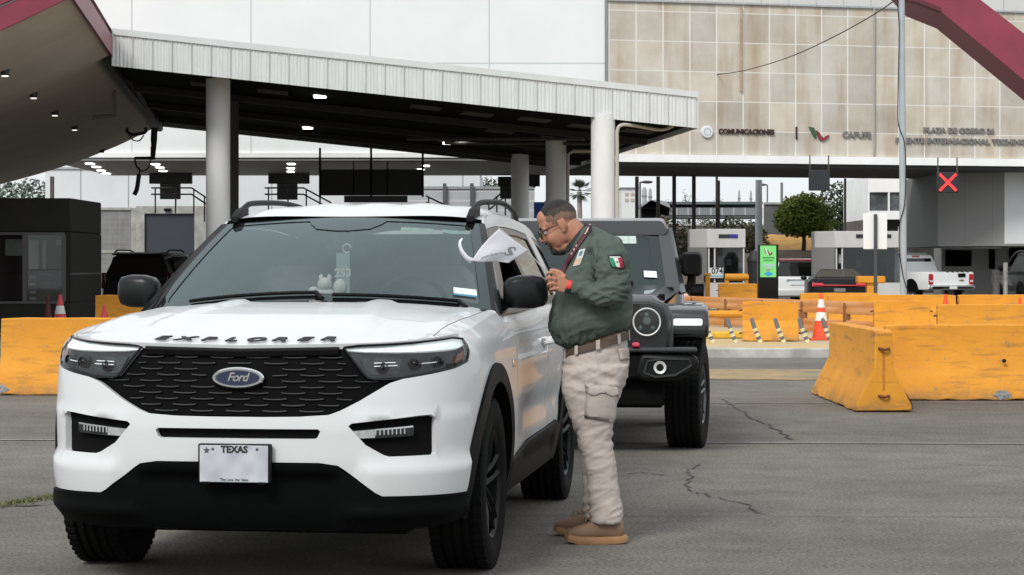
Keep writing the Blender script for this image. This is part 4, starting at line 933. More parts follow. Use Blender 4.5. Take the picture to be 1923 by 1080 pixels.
barrier('yellow concrete barrier ending at the guardrail, right of the tall cone', (facing(1697,37)+.0, 37.2, 0), -.06, .95, seed=6, h=1.0)
barrier('far yellow concrete barrier at right, standing behind the long one', (facing(1765,33.6)+1.5, 33.8, 0), -.02, 3.0, seed=7, h=1.0)
barrier('yellow concrete barrier under the light pole, in front of the white pickup', (facing(1690,44)-.1, 44.4, 0), 0, 2.6, seed=8)
barrier('yellow concrete barrier behind the small cone and steel posts at far right', (facing(1690,44)+2.6, 44.6, 0), 0, 2.6, seed=9)
barrier('yellow concrete barrier partly behind the black sedan', (facing(1590,47)-.1, 47.4, 0), 0, 1.7, seed=10)
barrier('yellow barrier block at the foot of the booth numbered 074', (facing(1385,62), 62, .0), 0, 1.1, seed=11, h=1.1)

# yellow guard block (T shaped) beside the sedan
gb = thing('guard_block', 'yellow steel crash guard post with a flared top, beside the sign pole', 'guard post', (facing(1637,52), 52, 0))
mb = MB(); mb.box((-.13,-.13,0), (.13,.13,1.0)); mb.build('post', M_yel, gb, bevel=.02)
mb = MB(); mb.box((-.36,-.2,.97), (.3,.2,1.14)); mb.build('cap', M_yel, gb, bevel=.03)
gb = thing('guard_block', 'yellow crash guard with rounded top bar in front of booth 074', 'guard post', (facing(1383,66), 66, 0))
mb = MB(); mb.tube([(-.35,0,1.03), (.38,0,1.03)], .11, 12); mb.build('bar', M_yel, gb)
for x in (-.3,.33): mb = MB(); mb.box((x-.06,-.06,0), (x+.06,.06,.95)); mb.build('post', M_yel, gb)
gb = thing('guard_block', 'slim yellow steel post left of booth 074', 'guard post', (facing(1329,60), 60, 0))
mb = MB(); mb.box((-.06,-.06,0), (.06,.06,1.12)); mb.build('post', M_yel, gb, bevel=.01)
mb = MB(); mb.box((-.09,-.07,1.12), (.09,.07,1.18)); mb.build('cap', M_yel, gb, bevel=.01)

# ---------------------------------------------------------------- guardrail
gr = thing('guardrail', 'weathered orange steel guardrail with two beams behind the leaning posts', 'guardrail', (0,0,0))
M_rail = mat('orange_rail', (.52,.20,.045), .6, col2=(.60,.33,.16), vs=2.5, stretch=(.5,.5,3))
a, b = ground(1284, 497+F*H/46), ground(1652, 497+F*H/38)
for z in (.60, .26):
    mb = MB(); rings = []
    for i in range(9):
        p = a.lerp(b, i/8); prof = [(0,.155),(-.05,.12),(-.05,.09),(0,.05),(0,.03),(-.05,-.01),(-.05,-.04),(0,-.08),(.02,-.08),(.02,.155)]
        rings.append([(p.x, p.y+q, z+.0+h_) for q, h_ in prof])
    mb.loft(rings); mb.build('rail_beam', M_rail, gr, ang=30)
for i in range(5):
    p = a.lerp(b, (i+.3)/5); mb = MB(); mb.box((p.x-.06,p.y+.03,0), (p.x+.06,p.y+.15,.72)); mb.build('rail_post', mat('rail_post_brown', (.22,.09,.03), .8), gr)
mb = MB(); p = a+Vector((-.02,-.03,0)); mb.box((p.x-.16,p.y-.06,.50), (p.x+.12,p.y+.02,.80)); mb.build('end_plate', mat('end_plate', (.62,.55,.52), .6, col2=(.5,.06,.03), vs=5), gr, bevel=.04)
# low yellow kerb bar
kb = thing('kerb_bar', 'low yellow steel kerb bar on the island behind the leaning posts', 'kerb bar', (facing(1362,38), 38, .15))
mb = MB(); mb.tube([(-.42,0,.40), (.45,0,.40)], .065, 10); mb.build('upper_bar', M_yel, kb)
mb = MB(); mb.box((-.5,-.9,.0), (.6,-.7,.12)); mb.build('base_beam', mat('bright_yellow', (.62,.38,.03), .7, var=.15, vs=6), kb, bevel=.03)
for x in (-.33,.36): mb = MB(); mb.box((x-.03,-.03,0), (x+.03,.03,.36)); mb.build('support', mat('rail_post_brown', (.22,.09,.03), .8), kb)

# ---------------------------------------------------------------- leaning flexible posts
M_pg = mat('post_grey', (.13,.14,.15), .6, var=.15, vs=20); M_pw = mat('post_cream_band', (.66,.60,.36), .6, var=.12, vs=20)
def flex_post(c, label):
    r = thing('flexible_post', label, 'post', c, 0, 'leaning flexible posts on the island')
    f = lambda t: Vector((.075-.20*t+.05*t*t, 0, .40*t))
    for (t0, t1, m, nm, rr_) in ((.0,.13,M_pw,'pale_band',.040),(.13,.25,M_pg,'sleeve',.036),(.25,.38,M_pw,'pale_band',.040),(.38,.47,M_pg,'sleeve',.036),(.47,.58,M_pw,'pale_band',.038),(.58,1.0,M_pg,'sleeve',.034)):
        mb = MB(); mb.tube([f(t0+(t1-t0)*k/4) for k in range(5)], [rr_]*4+[rr_*(.7 if t1 == 1 else 1)], 10); mb.build(nm, m, r)
    return r
order = ['leaning grey post nearest the black suv, first of six', 'leaning grey post second from the black suv', 'leaning grey post in front of the small barrier, its left end', 'leaning grey post in front of the small barrier, its middle', 'leaning grey post directly left of the tall cone', 'leaning grey post directly right of the tall cone']
for px, lb in zip((1331,1374,1420,1464,1509,1553), order): flex_post((facing(px, 35.2), 35.2, .15), lb)

# ---------------------------------------------------------------- traffic cones
M_cone = mat('cone_orange', (.72,.075,.02), .5, var=.12, vs=8); M_cred = mat('cone_red', (.62,.05,.07), .5, var=.12, vs=8); M_refl = mat('cone_white', (.75,.75,.74), .5, var=.08, vs=15)
def cone(label, c, h, r, m, bands, grp='traffic cones'):
    t = thing('traffic_cone', label, 'traffic cone', c, 0, grp); rad = lambda z: r*(1-.86*z/h)
    mb = MB(); mb.lathe([(rad(.03*h),.03*h), (rad(h),h), (rad(h)*.6,h+.004), (.001,h+.004)], 24); mb.build('cone_body', m, t, ang=50)
    mb = MB(); k = r*1.25; mb.box((-k,-k,0), (k,k,.035)); mb.build('base', m, t, bevel=.012)
    for z0, z1 in bands:
        mb = MB(); mb.lathe([(rad(z0*h)+.003,z0*h), (rad(z1*h)+.003,z1*h)], 24); bo = MB(); mb.build('reflective_band', M_refl, t, recalc=True)
    return t
cone('tall orange cone with two white bands between the leaning posts', (facing(1542,36.4), 36.4, .15), .78, .155, M_cone, ((.42,.60),(.70,.88)))
cone('red and white cone on the left in front of the black booth', (facing(113,46), 46, 0), .78, .19, M_cred, ((.48,.70),))
cone('small red cone against the yellow barrier under the black mirror', (facing(196,43), 43, 0), .62, .15, M_cred, ())
cone('small orange and white cone below the pickup tail light', (facing(1776,42), 42, .0), .84, .16, M_cone, ((.35,.62),))
cone('orange cone at the right picture edge among the far barriers', (facing(1915,42), 42, .0), .78, .12, M_cone, ())
cone('dark red cone standing in front of the black booth door', (facing(90,47.5), 47.5, 0), .75, .12, mat('cone_dark_red', (.10,.012,.012), .6), ())

# ---------------------------------------------------------------- poles and signs
lp = thing('light_pole', 'tall grey steel pole with a black cable wound round it', 'pole', (facing(1697,45.2), 45.2, 0)); lp.rotation_euler = (0, math.radians(-.35), 0)
mb = MB(); mb.tube([(0,0,0),(0,0,4),(-.0,0,9)], [.075,.07,.06], 14); mb.build('shaft', mat('pole_grey', (.36,.40,.43), .5, var=.1, vs=2), lp)
mb = MB(); mb.box((-.17,-.17,.74), (.17,.17,.78)); mb.build('base_plate', M_steel, lp)
Pl = lambda px, py: at(px, py, 45.1)-Vector((facing(1697,45.2), 45.2, 0))
mb = MB(); mb.tube(catmull([Pl(1708,553), Pl(1697,520), Pl(1690,470), Pl(1691,420), Pl(1700,385), Pl(1703,330), Pl(1701,270), Pl(1690,235), Pl(1689,190), Pl(1692,60), Pl(1690,10), Pl(1692,-40)], 5), .010, 6); mb.build('cable', M_black, lp)
tw = thing('overhead_wire', 'thin dark wire sagging from the tall grey pole towards the beige facade', 'wire', (0,0,0))
mb = MB(); P = [at(1692,-8,46), at(1640,28,52), at(1560,72,58), at(1480,108,66), at(1400,132,72), at(1345,140,75)]; mb.tube(catmull([tuple(p) for p in P], 6), .016, 5); mb.build('wire', mat('wire_brown', (.09,.075,.06), .8), tw)
sg = thing('road_sign', 'blank white sign panel on a dark post in front of the second booth', 'sign', (facing(1644,50), 50, 0))
mb = MB(); mb.box((-.275,.03,1.77), (.275,.06,2.59)); mb.build('sign_panel', mat('sign_blank_white', (.78,.79,.79), .5), sg, bevel=.01)
mb = MB(); mb.box((-.035,-.04,0), (.035,.03,2.58)); mb.build('sign_post', mat('sign_post_dark', (.05,.058,.065), .5), sg)
for px, d, lb, h_ in ((1870,47,'thick dark steel bollard standing before the dark pickup',1.30), (1888,49,'slim pale steel bollard beside the thick one',1.46)):
    t = thing('bollard', lb, 'bollard', (facing(px, d), d, 0)); r = .078 if h_ < 1.4 else .05
    mb = MB(); mb.lathe([(.001,h_), (r,h_), (r,0)], 18); mb.build('tube', mat('bollard_steel_%d' % px, (.10,.10,.10) if px == 1870 else (.33,.33,.32), .35, metal=.6, var=.4, vs=6), t)
    mb = MB(); mb.lathe([(r+.004,.42), (r+.004,.46)], 18); mb.build('collar', M_steel, t)

# lane signals hanging from the plaza edge
def lane_signal(px, py0, py1, wpx, d, label, lit):
    c = at(px, (py0+py1)/2, d); t = thing('lane_signal', label, 'lane signal', c); hw = wpx/2*d/F; hh = (py1-py0)/2*d/F
    mb = MB(); mb.box((-hw,-.0,-hh), (hw,.16,hh)); mb.build('housing', mat('signal_housing', (.016,.019,.024), .5, var=.2, vs=4), t, bevel=.015)
    for s in (-.9, .9): mb = MB(); mb.box((s*hw-.02,.05,hh), (s*hw+.02,.09,hh+.5)); mb.build('hanger', post_m, t)
    if lit:
        me = []; mb = MB(); k = hw*.86; q = .085; s2 = q/math.sqrt(2)
        pts = [(-k,k-2*s2+s2),(-k+s2,k),(0,s2),(k-s2,k),(k,k-s2),(s2,0),(k,-k+s2),(k-s2,-k),(0,-s2),(-k+s2,-k),(-k,-k+s2),(-s2,0)]
        mb.prism(pts, -.03, -.002, 'y'); mb.build('red_cross', mat('red_cross_lit', (1.0,.035,.035), .5, emit=.9), t, smooth=False)
lane_signal(1780, 323, 362, 40, 74.5, 'lane signal showing a lit red cross under the beige facade', True)
lane_signal(1539, 319, 358, 39, 74.5, 'dark unlit lane signal hanging under the beige facade', False)
# variable message boards under the plaza roof
def board(px, py0, py1, w, px2, py2, w2, d, label):
    c = at(px, py0, d); t = thing('message_board', label, 'message board', c); f_ = d/F
    mb = MB(); mb.box((-w/2*f_,0,-(py1-py0)*f_), (w/2*f_,.25,0.05)); mb.build('panel', mat('board_black', (.010,.010,.011), .5), t, bevel=.02)
    mb = MB(); mb.box(((px2-w2/2-px)*f_,.05,-(py2-py0)*f_), ((px2+w2/2-px)*f_,.2,-(py1-py0)*f_-.003)); mb.build('lower_panel', mat('board_grey', (.035,.034,.036), .6, var=.3, vs=5), t)
board(320, 327, 345, 80, 319, 374, 38, 84, 'black message board under the plaza roof, left of the first column')
board(542, 328, 345, 77, 539, 375, 38, 84, 'black message board under the plaza roof, left of the wide black screen')
board(965, 334, 350, 60, 953, 372, 28, 86, 'black message board behind the back column of the canopy')
board(1003, 330, 350, 22, 1003, 352, 6, 86, 'narrow black board between the two back columns')
t = thing('hanging_screen', 'wide black hanging screen on three rods seen above the suv roof', 'screen', at(697, 318, 72)); f_ = 72/F
M_scr = mat('screen_black', (.012,.012,.012), .55, col2=(.020,.019,.017), vs=1.5)
mb = MB(); mb.box((-98*f_,0,-49*f_), (97*f_,.12,0)); mb.build('screen', M_scr, t, bevel=.01)
for px in (601,697,794): mb = MB(); mb.box(((px-697-2)*f_,-.03,-52*f_), ((px-697+2)*f_,-.002,40*f_)); mb.build('rod', M_black, t)
for px in (664,728): mb = MB(); mb.box(((px-697-1)*f_,-.02,-49*f_), ((px-697+1)*f_,-.001,16*f_)); mb.build('mullion', M_black, t)
mb = MB(); mb.box((-97*f_,.02,15*f_), (97*f_,.08,16.5*f_)); mb.build('top_rail', M_black, t)
mb = MB(); mb.box((-51*f_,.05,-62*f_), (68*f_,.15,-49.5*f_)); mb.build('lower_box', mat('box_greenish', (.05,.06,.056), .5), t)
# stairs railings
def railing(pix, d, label, r=.035):
    p0 = at(*pix[0], d); t = thing('stair_railing', label, 'railing', p0)
    for dz in (0, -.24):
        mb = MB(); mb.tube([at(x, y, d)-p0+Vector((0,0,dz)) for x, y in pix], r, 6); mb.build('rail', mat('railing_dark', (.045,.045,.047), .6), t)
    for (x, y), (x2, y2) in zip(pix, pix[1:]):
        for k in (0.1, .6): q = at(x+(x2-x)*k, y+(y2-y)*k, d)-p0; mb = MB(); mb.tube([q, q+Vector((0,0,-.95))], r*.8, 6); mb.build('baluster', mat('railing_dark', (.045,.045,.047), .6), t)
railing([(284,353),(360,353),(400,380)], 82, 'dark stair railing left of the big column, below the message board')
railing([(497,353),(570,353),(622,381)], 82, 'dark stair railing descending behind the suv roof, left of the screen')
railing([(800,368),(850,392)], 82, 'short dark stair railing just right of the wide black screen')
railing([(915,385),(945,360),(985,360)], 82, 'dark stair railing rising behind the roof rail of the white suv')

# ---------------------------------------------------------------- booths
def booth_glass(): return glass('booth_glass', (.03,.032,.033), .55, .03, 1.5)
# black booth, left
bd = 48.5; X1 = facing(133, bd); b0 = thing('guard_booth', 'black guard booth with large windows at the left edge', 'booth', (X1, bd, 0)); f_ = bd/F
M_bk = mat('booth_black', (.014,.0135,.012), .6, var=.2, vs=1.5, spec=.3); M_fr = mat('booth_frame', (.085,.085,.088), .4, metal=.2)
ztop_ = H+(YH-372)*f_; zw1 = H+(YH-441)*f_; zw0 = H-(566-YH)*f_
mb = MB(); mb.box((-3.2,0,zw1+.06), (0,3.6,ztop_)); mb.build('upper_wall', M_bk, b0, bevel=.03)
mb = MB(); mb.box((-3.2,0,0), (0,3.6,zw0-.02)); mb.build('lower_wall', M_bk, b0, bevel=.02)
mb = MB(); mb.box((-.19,.0,zw0-.018), (0,3.6,zw1+.058)); mb.build('side_wall', M_bk, b0)
mb = MB(); mb.box((-3.2,3.4,zw0-.018), (-.2,3.6,zw1+.058)); mb.build('rear_wall', mat('booth_back_wall', (.05,.05,.05), .8), b0)
mb = MB(); mb.box((-.0,-.01,H-(516-YH)*f_), (.012,3.55,H-(513-YH)*f_)); mb.build('dado_strip', M_fr, b0)
for px in (47, 120): x = facing(px, bd)-X1; mb = MB(); mb.box((x-.05,-.03,zw0), (x+.05,.05,zw1)); mb.build('mullion', M_fr, b0)
mb = MB(); mb.box((-3.2,-.03,zw1), (-.14,.05,zw1+.055)); mb.build('window_head', M_fr, b0)
mb = MB(); mb.box((-3.2,-.03,zw0-.05), (-.14,.05,zw0)); mb.build('window_sill', M_fr, b0)
mb = MB(); mb.box((-.92,-.02,H-(508-YH)*f_), (-.2,.02,H-(505-YH)*f_)); mb.build('mid_rail', M_fr, b0)
for x0, x1 in ((-3.2,-1.07),(-.97,-.20)): mb = MB(); mb.box((x0,.005,zw0+.002), (x1,.012,zw1-.002)); mb.build('window_pane', glass('booth_dark_glass', (.015,.015,.016), .85, .02, 1.5), b0)
M_pap = mat('interior_pale', (.75,.76,.74), .8, var=.1, vs=3); M_dk = mat('interior_dark', (.03,.03,.032), .8)
for px0, px1, py0, py1, m in ((10,44,449,480,M_pap),(54,72,451,505,M_pap),(80,88,451,505,M_pap),(106,118,450,460,M_pap),(20,48,482,515,M_dk),(86,106,450,503,mat('interior_green', (.05,.055,.048), .8))):
    a_ = at(px0, py1, bd+.8); c_ = at(px1, py0, bd+.8); mb = MB(); mb.box((a_.x-X1,.8,a_.z), (c_.x-X1,.86,c_.z)); mb.build('wall_notice', m, b0)
for px, py in ((62,520),(62,533),(62,548),(62,560)):
    p = at(px, py, bd+.7); mb = MB(); mb.box((p.x-X1-.08,.7,p.z-.035), (p.x-X1+.06,.74,p.z+.02)); mb.build('stacked_item', M_pap, b0)
for k in range(6):
    p = at(92+random.uniform(-8,8), 515+8*k, bd+.9); mb = MB(); mb.box((p.x-X1-.18,.9,p.z-.03), (p.x-X1+.16,.95,p.z+.03)); mb.build('stacked_item', mat('stack_%d' % (k % 2), ((.12,.13,.11),(.09,.05,.045))[k % 2], .8), b0)
# toll booths, right
def toll_booth(px_l, px_f, px_r, py_top, d, label, num, win):
    X = facing(px_f, d); t = thing('toll_booth', label, 'toll booth', (X, d, 0)); f_ = d/F; Wd = facing(px_r, d)-X; zt = H+(YH-py_top)*f_; zw = H-(465-YH)*f_
    sx = facing(px_l, d)-X; dep = 1.6; back = facing(px_l, d+dep)*1.0
    M_b = mat('booth_pale_grey', (.55,.54,.52), .6, var=.05, vs=2); M_bs = mat('booth_side_grey', (.22,.22,.22), .7)
    mb = MB(); mb.prism([(0,0),(Wd,0),(Wd,1.8),(sx,1.8),(sx,1.0)], zw, zt, 'z'); mb.build('canopy_box', M_b, t, bevel=.01)
    mb = MB(); mb.prism([(sx-.004,1.02),(-.004,.02),(-.004,.04),(sx-.004,1.79)], zw-.9, zt-.01, 'z'); mb.build('side_panel', M_bs, t)
    zs = H-(531-YH)*f_
    mb = MB(); mb.box((0,.05,0), (Wd,1.8,zs)); mb.build('base_wall', M_b, t)
    for x in (.03, Wd-.08, .22): mb = MB(); mb.box((x,.04,zs+.002), (x+.05,.10,zw-.002)); mb.build('window_post', M_b, t)
    mb = MB(); mb.box((.05,1.7,zs+.002), (Wd-.05,1.78,zw-.002)); mb.build('rear_wall', mat('booth_inside', (.12,.125,.12), .8), t)
    mb = MB(); mb.box((.27,.06,zs+.002), (Wd-.085,.068,zw-.002)); mb.build('window_pane', booth_glass(), t)
    mb = MB(); mb.box((.30*Wd,-.02,H+(YH-447)*f_), (.80*Wd,-.002,H+(YH-440)*f_)); s_ = mb.build('display', mat('display_black', (.02,.02,.022), .4), t)
    if num:
        mb = MB(); mb.box((.57*Wd,-.026,H+(YH-446.5)*f_), (.79*Wd,-.021,H+(YH-440.5)*f_)); mb.build('display_text_field', mat('display_blue', (.02,.02,.22), .4, emit=.25), s_)
        x0, x1 = .05*Wd, .42*Wd; z0, z1 = H-(522-YH)*f_, H-(503-YH)*f_
        mb = MB(); mb.box((x0,-.03,z0), (x1,-.012,z1)); pl_ = mb.build('number_panel', mat('number_panel', (.66,.68,.68), .5), t)
        letters('number', num, .26, M_letter_dark, pl_, Matrix.Translation(((x0+x1)/2+.03,-.032,(z0+z1)/2+.05)) @ Matrix.Diagonal((.95,1,1,1)), depth=.003, bold=.006)
        mb = MB(); mb.box((x0,-.034,z0+.02), (x1,-.031,z0+.09)); mb.build('number_stripe', mat('number_stripe', (.30,.42,.48), .5), pl_)
    for px, py, w_, h_ in win:
        p = at(px, py, d+.3); mb = MB(); mb.box((p.x-X-w_/2,.3,p.z-h_/2), (p.x-X+w_/2,.33,p.z+h_/2)); mb.build('notice', M_paper, t)
    p = at((px_f+px_r)/2+15, 500, d+.8); mb = MB(); mb.sphere((p.x-X,.8,p.z+.28), .11); mb.loft([[(p.x-X+a*k, .8+b*.14, z) for a, b in ((-.25,-1),(.25,-1),(.25,1),(-.25,1))] for z, k in ((p.z-.5,1),(p.z,1.1),(p.z+.16,.5))]); mb.build('seat_back', M_dk, t)
    return t
toll_booth(1300, 1328, 1400, 430, 69.5, 'grey toll booth with number 074 panel beside the black suv mirror', '074', ((1369,493,.16,.2),(1390,498,.12,.22)))
toll_booth(1538, 1568, 1700, 434, 71.5, 'second grey toll booth behind the blank white sign', None, ((1613,495,.16,.22),(1577,486,.08,.3)))
# kiosk
kd = 58; k0 = thing('display_kiosk', 'tall black kiosk with a lit green advertising screen', 'kiosk', (facing(1443, kd), kd, 0)); f_ = kd/F
mb = MB(); mb.box((-19*f_,0,0), (19*f_,.35,H+(YH-459)*f_)); mb.build('housing', M_blackgloss, k0, bevel=.02)
zk = lambda py: H+(YH-py)*f_
mb = MB(); mb.box((-15.5*f_,-.012,zk(520.5)), (14.5*f_,-.002,zk(461.5))); sc_ = mb.build('screen', mat('screen_green', (.14,.55,.14), .4, emit=.35, col2=(.22,.62,.22), vs=2), k0)
emblem(lambda p: ((-9+p[0]*17)*f_, zk(480)+p[1]*15*f_), -.02, -.013, sc_)
mb = MB(); mb.prism([(-8*f_,zk(465)),(-5*f_,zk(466)),(1*f_,zk(479)),(-2*f_,zk(479))], -.022, -.0205, 'y'); mb.build('emblem_white', M_paper, sc_)
for py, w_, h_, m in ((484,11,1.2,'dark'),(489,9,1.0,'dark'),(498,12,2.2,'pale'),(503,7,1.6,'pale'),(507,4,1,'red')):
    mb = MB(); mb.box((-w_*f_,-.018,zk(py)-h_*f_), (w_*f_,-.013,zk(py)+h_*f_)); mb.build('screen_text_bar', mat('kiosk_'+m, {'dark': (.06,.28,.07), 'pale': (.45,.66,.66), 'red': (.5,.2,.15)}[m], .5), sc_)
mb = MB(); mb.prism([(-9*f_,zk(514)),(0,zk(509.5)),(9*f_,zk(514)),(0,zk(519))], -.018, -.013, 'y'); mb.build('screen_blue_shape', mat('kiosk_blue', (.03,.33,.65), .5, emit=.2), sc_)
bn = thing('trash_bin', 'black trash bin left of the green kiosk screen', 'bin', (facing(1418,66), 66, 0)); mb = MB(); mb.lathe([(.20,0),(.24,1.50),(.001,1.5)], 16); mb.build('bin_body', mat('bin_black', (.012,.012,.014), .6), bn, ang=40)
mb = MB(); mb.lathe([(.26,1.5),(.26,1.58),(.12,1.82),(.001,1.84)], 16); mb.build('bin_lid', mat('bin_black', (.012,.012,.014), .6), bn)
pb = thing('pay_box', 'black card reader box between the suv mirror and booth 074', 'pay box', (facing(1309,56), 56, 0)); mb = MB(); mb.box((-.17,0,0), (.18,.3,.92)); mb.build('box', M_black, pb, bevel=.03); mb = MB(); mb.box((-.14,-.01,.7), (.14,0.002,.86)); mb.build('face_plate', M_blackgloss, pb)
# red and white lane posts, left
for px, lb in ((161,'red and white lane post beside the black booth, left of two'), (172,'red and white lane post nearest the black suv')):
    t = thing('lane_post', lb, 'lane post', (facing(px,52), 52, 0), 0, 'red and white lane posts')
    for k in range(6): mb = MB(); mb.lathe([(.045,k*.2+.0),(.045,k*.2+.2)], 12); mb.build('band', M_refl if k % 2 else mat('cone_dark_red2', (.25,.015,.02), .6), t)
    mb = MB(); mb.lathe([(.09,0),(.05,.05)], 12); mb.build('foot', M_black, t)

# ---------------------------------------------------------------- buildings beyond
wh = thing('warehouse', 'long white warehouse wall beyond the plaza at the left', 'warehouse', (facing(85,101), 101, 0))
mb = MB(); mb.box((0,0,0), (20.2,12,5.85)); mb.build('wall', gridmat('warehouse_panels', (.60,.63,.64), (.30,.32,.33), 2.22, 0, .06, 0, .6, 0, col2=(.66,.69,.70), vs=.6), wh)
mb = MB(); mb.box((0,-.08,5.85), (20.2,.2,5.95)); mb.build('coping', M_steel, wh)
for i in range(24):
    pass
bw = thing('block_wall', 'grey concrete block wall with pale columns behind the black suv', 'wall', (facing(150,97), 97, 0))
mb = MB(); mb.box((0,0,0), (2.3,.3,3.85)); mb.build('block_panel', gridmat('grey_blocks', (.17,.17,.17), (.25,.25,.25), .44, .22, .02, .02, col2=(.23,.23,.23), vs=2), bw)
mb = MB(); mb.box((2.3,-.06,0), (2.9,.3,3.95)); mb.build('concrete_column', M_concrete, bw)
mb = MB(); mb.box((0,-.03,1.93), (2.3,.0,2.06)); mb.build('tie_beam', M_concrete, bw)
mb = MB(); mb.box((0,-.08,3.85), (2.3,.3,3.96)); mb.build('coping', M_concrete, bw)
ga = thing('garage', 'concrete garage front with a dark blue roller door by the first column', 'garage', (facing(262,96), 96, 0))
x0, x1 = facing(271,96)-facing(262,96), facing(365,96)-facing(262,96); zt = H+(YH-401)*96/F
mb = MB(); mb.box((-.15,0,zt), (3.2,2,4.0)); mb.build('lintel', M_concrete, ga)
for a_, b_ in ((-.15,x0),(x1,3.2)): mb = MB(); mb.box((a_,0,0), (b_,2,zt-.003)); mb.build('jamb', M_concrete, ga)
mb = MB(); mb.box((x0,.15,0), (x1,.25,zt-.002)); mb.build('roller_door', gridmat('roller_blue', (.032,.037,.052), (.024,.028,.04), 0, .12, 0, .02, vs=2, rough=.5), ga)
mb = MB(); mb.box((1.1,-.12,zt+.10), (1.4,-.0,zt+.22)); mb.build('wall_lamp', M_black, ga)
wp = thing('white_panel', 'plain white upright panel just right of the black booth', 'panel', (facing(165,88), 88, 0)); mb = MB(); mb.box((-.36,0,.9), (.36,.1,3.12)); mb.build('board', mat('panel_white', (.66,.68,.68), .6, var=.05, vs=2), wp, bevel=.02); mb = MB(); mb.box((-.3,-.05,1.25), (.2,-.002,1.5)); mb.build('small_box', M_dk, wp)
for x_ in (-.3,.3): mb = MB(); mb.box((x_-.04,0.02,0), (x_+.04,.09,.9)); mb.build('leg', M_steel, wp)
# centre: pale fence wall and stair tower
cw = thing('boundary_wall', 'pale grey boundary wall with ribs behind the suv roof rail', 'wall', (facing(800,96), 96, 0))
mb = MB(); mb.box((-3.4,0,0), (4.8,.3,4.75)); mb.build('wall', gridmat('ribbed_wall', (.40,.42,.43), (.55,.57,.58), 0, .42, 0, .08, col2=(.46,.48,.49), vs=2), cw)
for x_ in (.75,1.95,): mb = MB(); mb.box((x_,-.2,0), (x_+.16,-.02,5.0)); mb.build('wall_post', mat('wall_post_dark', (.09,.095,.1), .6), cw)
mb = MB(); mb.box((-3.4,-.06,4.75), (4.8,.35,4.87)); mb.build('coping', M_steel, cw)
bs = thing('banner', 'blue and white banner between the canopy columns beside the head of the man', 'banner', (facing(1011,88), 88, 0))
mb = MB(); mb.box((-.18,0,1.6), (.25,.05,3.95)); mb.build('cloth', mat('banner_blue', (.02,.09,.30), .6), bs); mb = MB(); mb.prism([(.0,2.2),(.2,2.6),(.1,3.2),(.24,3.5),(.05,3.4),(.02,2.8)], -.01, -.002, 'y'); mb.build('white_mark', M_paper, bs)
mb = MB(); mb.box((.25,0,0), (.30,.05,4.0)); mb.build('pole', M_steel, bs)
# pedestrian bridge on the right
br = thing('footbridge', 'covered grey footbridge with an arched entrance beyond the plaza', 'footbridge', (facing(1205,118), 118, 0)); f_ = 118/F
z_ = lambda py: H+(YH-py)*f_
L_ = facing(1432,118)-facing(1205,118)
mb = MB(); mb.box((1.2,0,z_(410)), (L_,2.4,z_(405))); mb.build('deck', mat('deck_dark', (.07,.075,.078), .7), br)
mb = MB(); mb.box((1.5,-.03,z_(404)), (L_,.02,z_(390))); mb.build('parapet', gridmat('parapet_bars', (.22,.24,.25), (.42,.44,.45), .62, 0, .07, 0, vs=2), br)
mb = MB(); mb.box((1.2,-.2,z_(384)), (L_,2.6,z_(379))); mb.build('roof', mat('bridge_roof', (.10,.125,.13), .6), br)
mb = MB(); mb.box((1.5,2.3,z_(404)), (L_,2.4,z_(384))); mb.build('rear_screen', mat('bridge_screen', (.26,.28,.29), .7), br)
arc_ = [(.72+.82*math.cos(a), z_(390)+.42*math.sin(a)) for a in [math.pi*k/12 for k in range(13)]]
mb = MB(); mb.prism(arc_+[(-.10,z_(390)-.02),(1.54,z_(390)-.02)][::-1], -.25, 2.6, 'y'); mb.build('arched_roof', mat('arch_roof', (.30,.32,.33), .6), br)
mb = MB(); mb.box((.0,.2,z_(412)), (1.4,2.4,z_(391))); mb.build('dark_entrance', M_void, br)
for x_ in (.0,1.42,2.6,4.6,6.4): mb = MB(); mb.box((x_-.07,.2,0), (x_+.07,.4,z_(410)-.002)); mb.build('pier', post_m, br)
lw = thing('retaining_wall', 'low brown retaining wall behind the shrubs under the footbridge', 'wall', (facing(1215,111), 111, 0)); mb = MB(); mb.box((0,0,0), (5.95,.5,H+(YH-424)*111/F)); mb.build('wall', mat('retaining_brown', (.13,.105,.085), .9, col2=(.20,.175,.145), vs=1.2), lw)
mb = MB(); mb.box((0,-.06,H+(YH-424)*111/F), (5.95,.55,H+(YH-421)*111/F)); mb.build('coping', M_concrete, lw)
gw = thing('retaining_wall', 'dark grey retaining wall left of the round green tree', 'wall', (facing(1436,112), 112, 0)); mb = MB(); mb.box((0,0,0), (3.4,.5,H+(YH-384)*112/F)); mb.build('wall', mat('retaining_grey', (.10,.10,.10), .85, var=.2, vs=1), gw)
mb = MB(); mb.box((0,-.1,H+(YH-384)*112/F), (3.4,.55,H+(YH-380)*112/F)); mb.build('coping', M_concrete, gw)
fb = thing('distant_building', 'small white building far beyond the footbridge', 'building', (facing(1167,210), 210, 0)); f_ = 210/F
mb = MB(); mb.box((0,0,0), (facing(1195,210)-facing(1167,210),8,H+(YH-354)*f_)); mb.build('wall', mat('far_white', (.62,.63,.63), .8), fb)
mb = MB(); mb.box((-.1,-.2,H+(YH-354)*f_), (1.7,8,H+(YH-352)*f_)); mb.build('roof', mat('far_roof', (.2,.2,.2), .8), fb)
for kx, kz in ((.35,362),(.9,362),(.35,373),(.9,373)): mb = MB(); mb.box((kx,-.05,H+(YH-kz-6)*f_), (kx+.35,-.003,H+(YH-kz)*f_)); mb.build('window', mat('far_window', (.38,.33,.30), .6), fb)
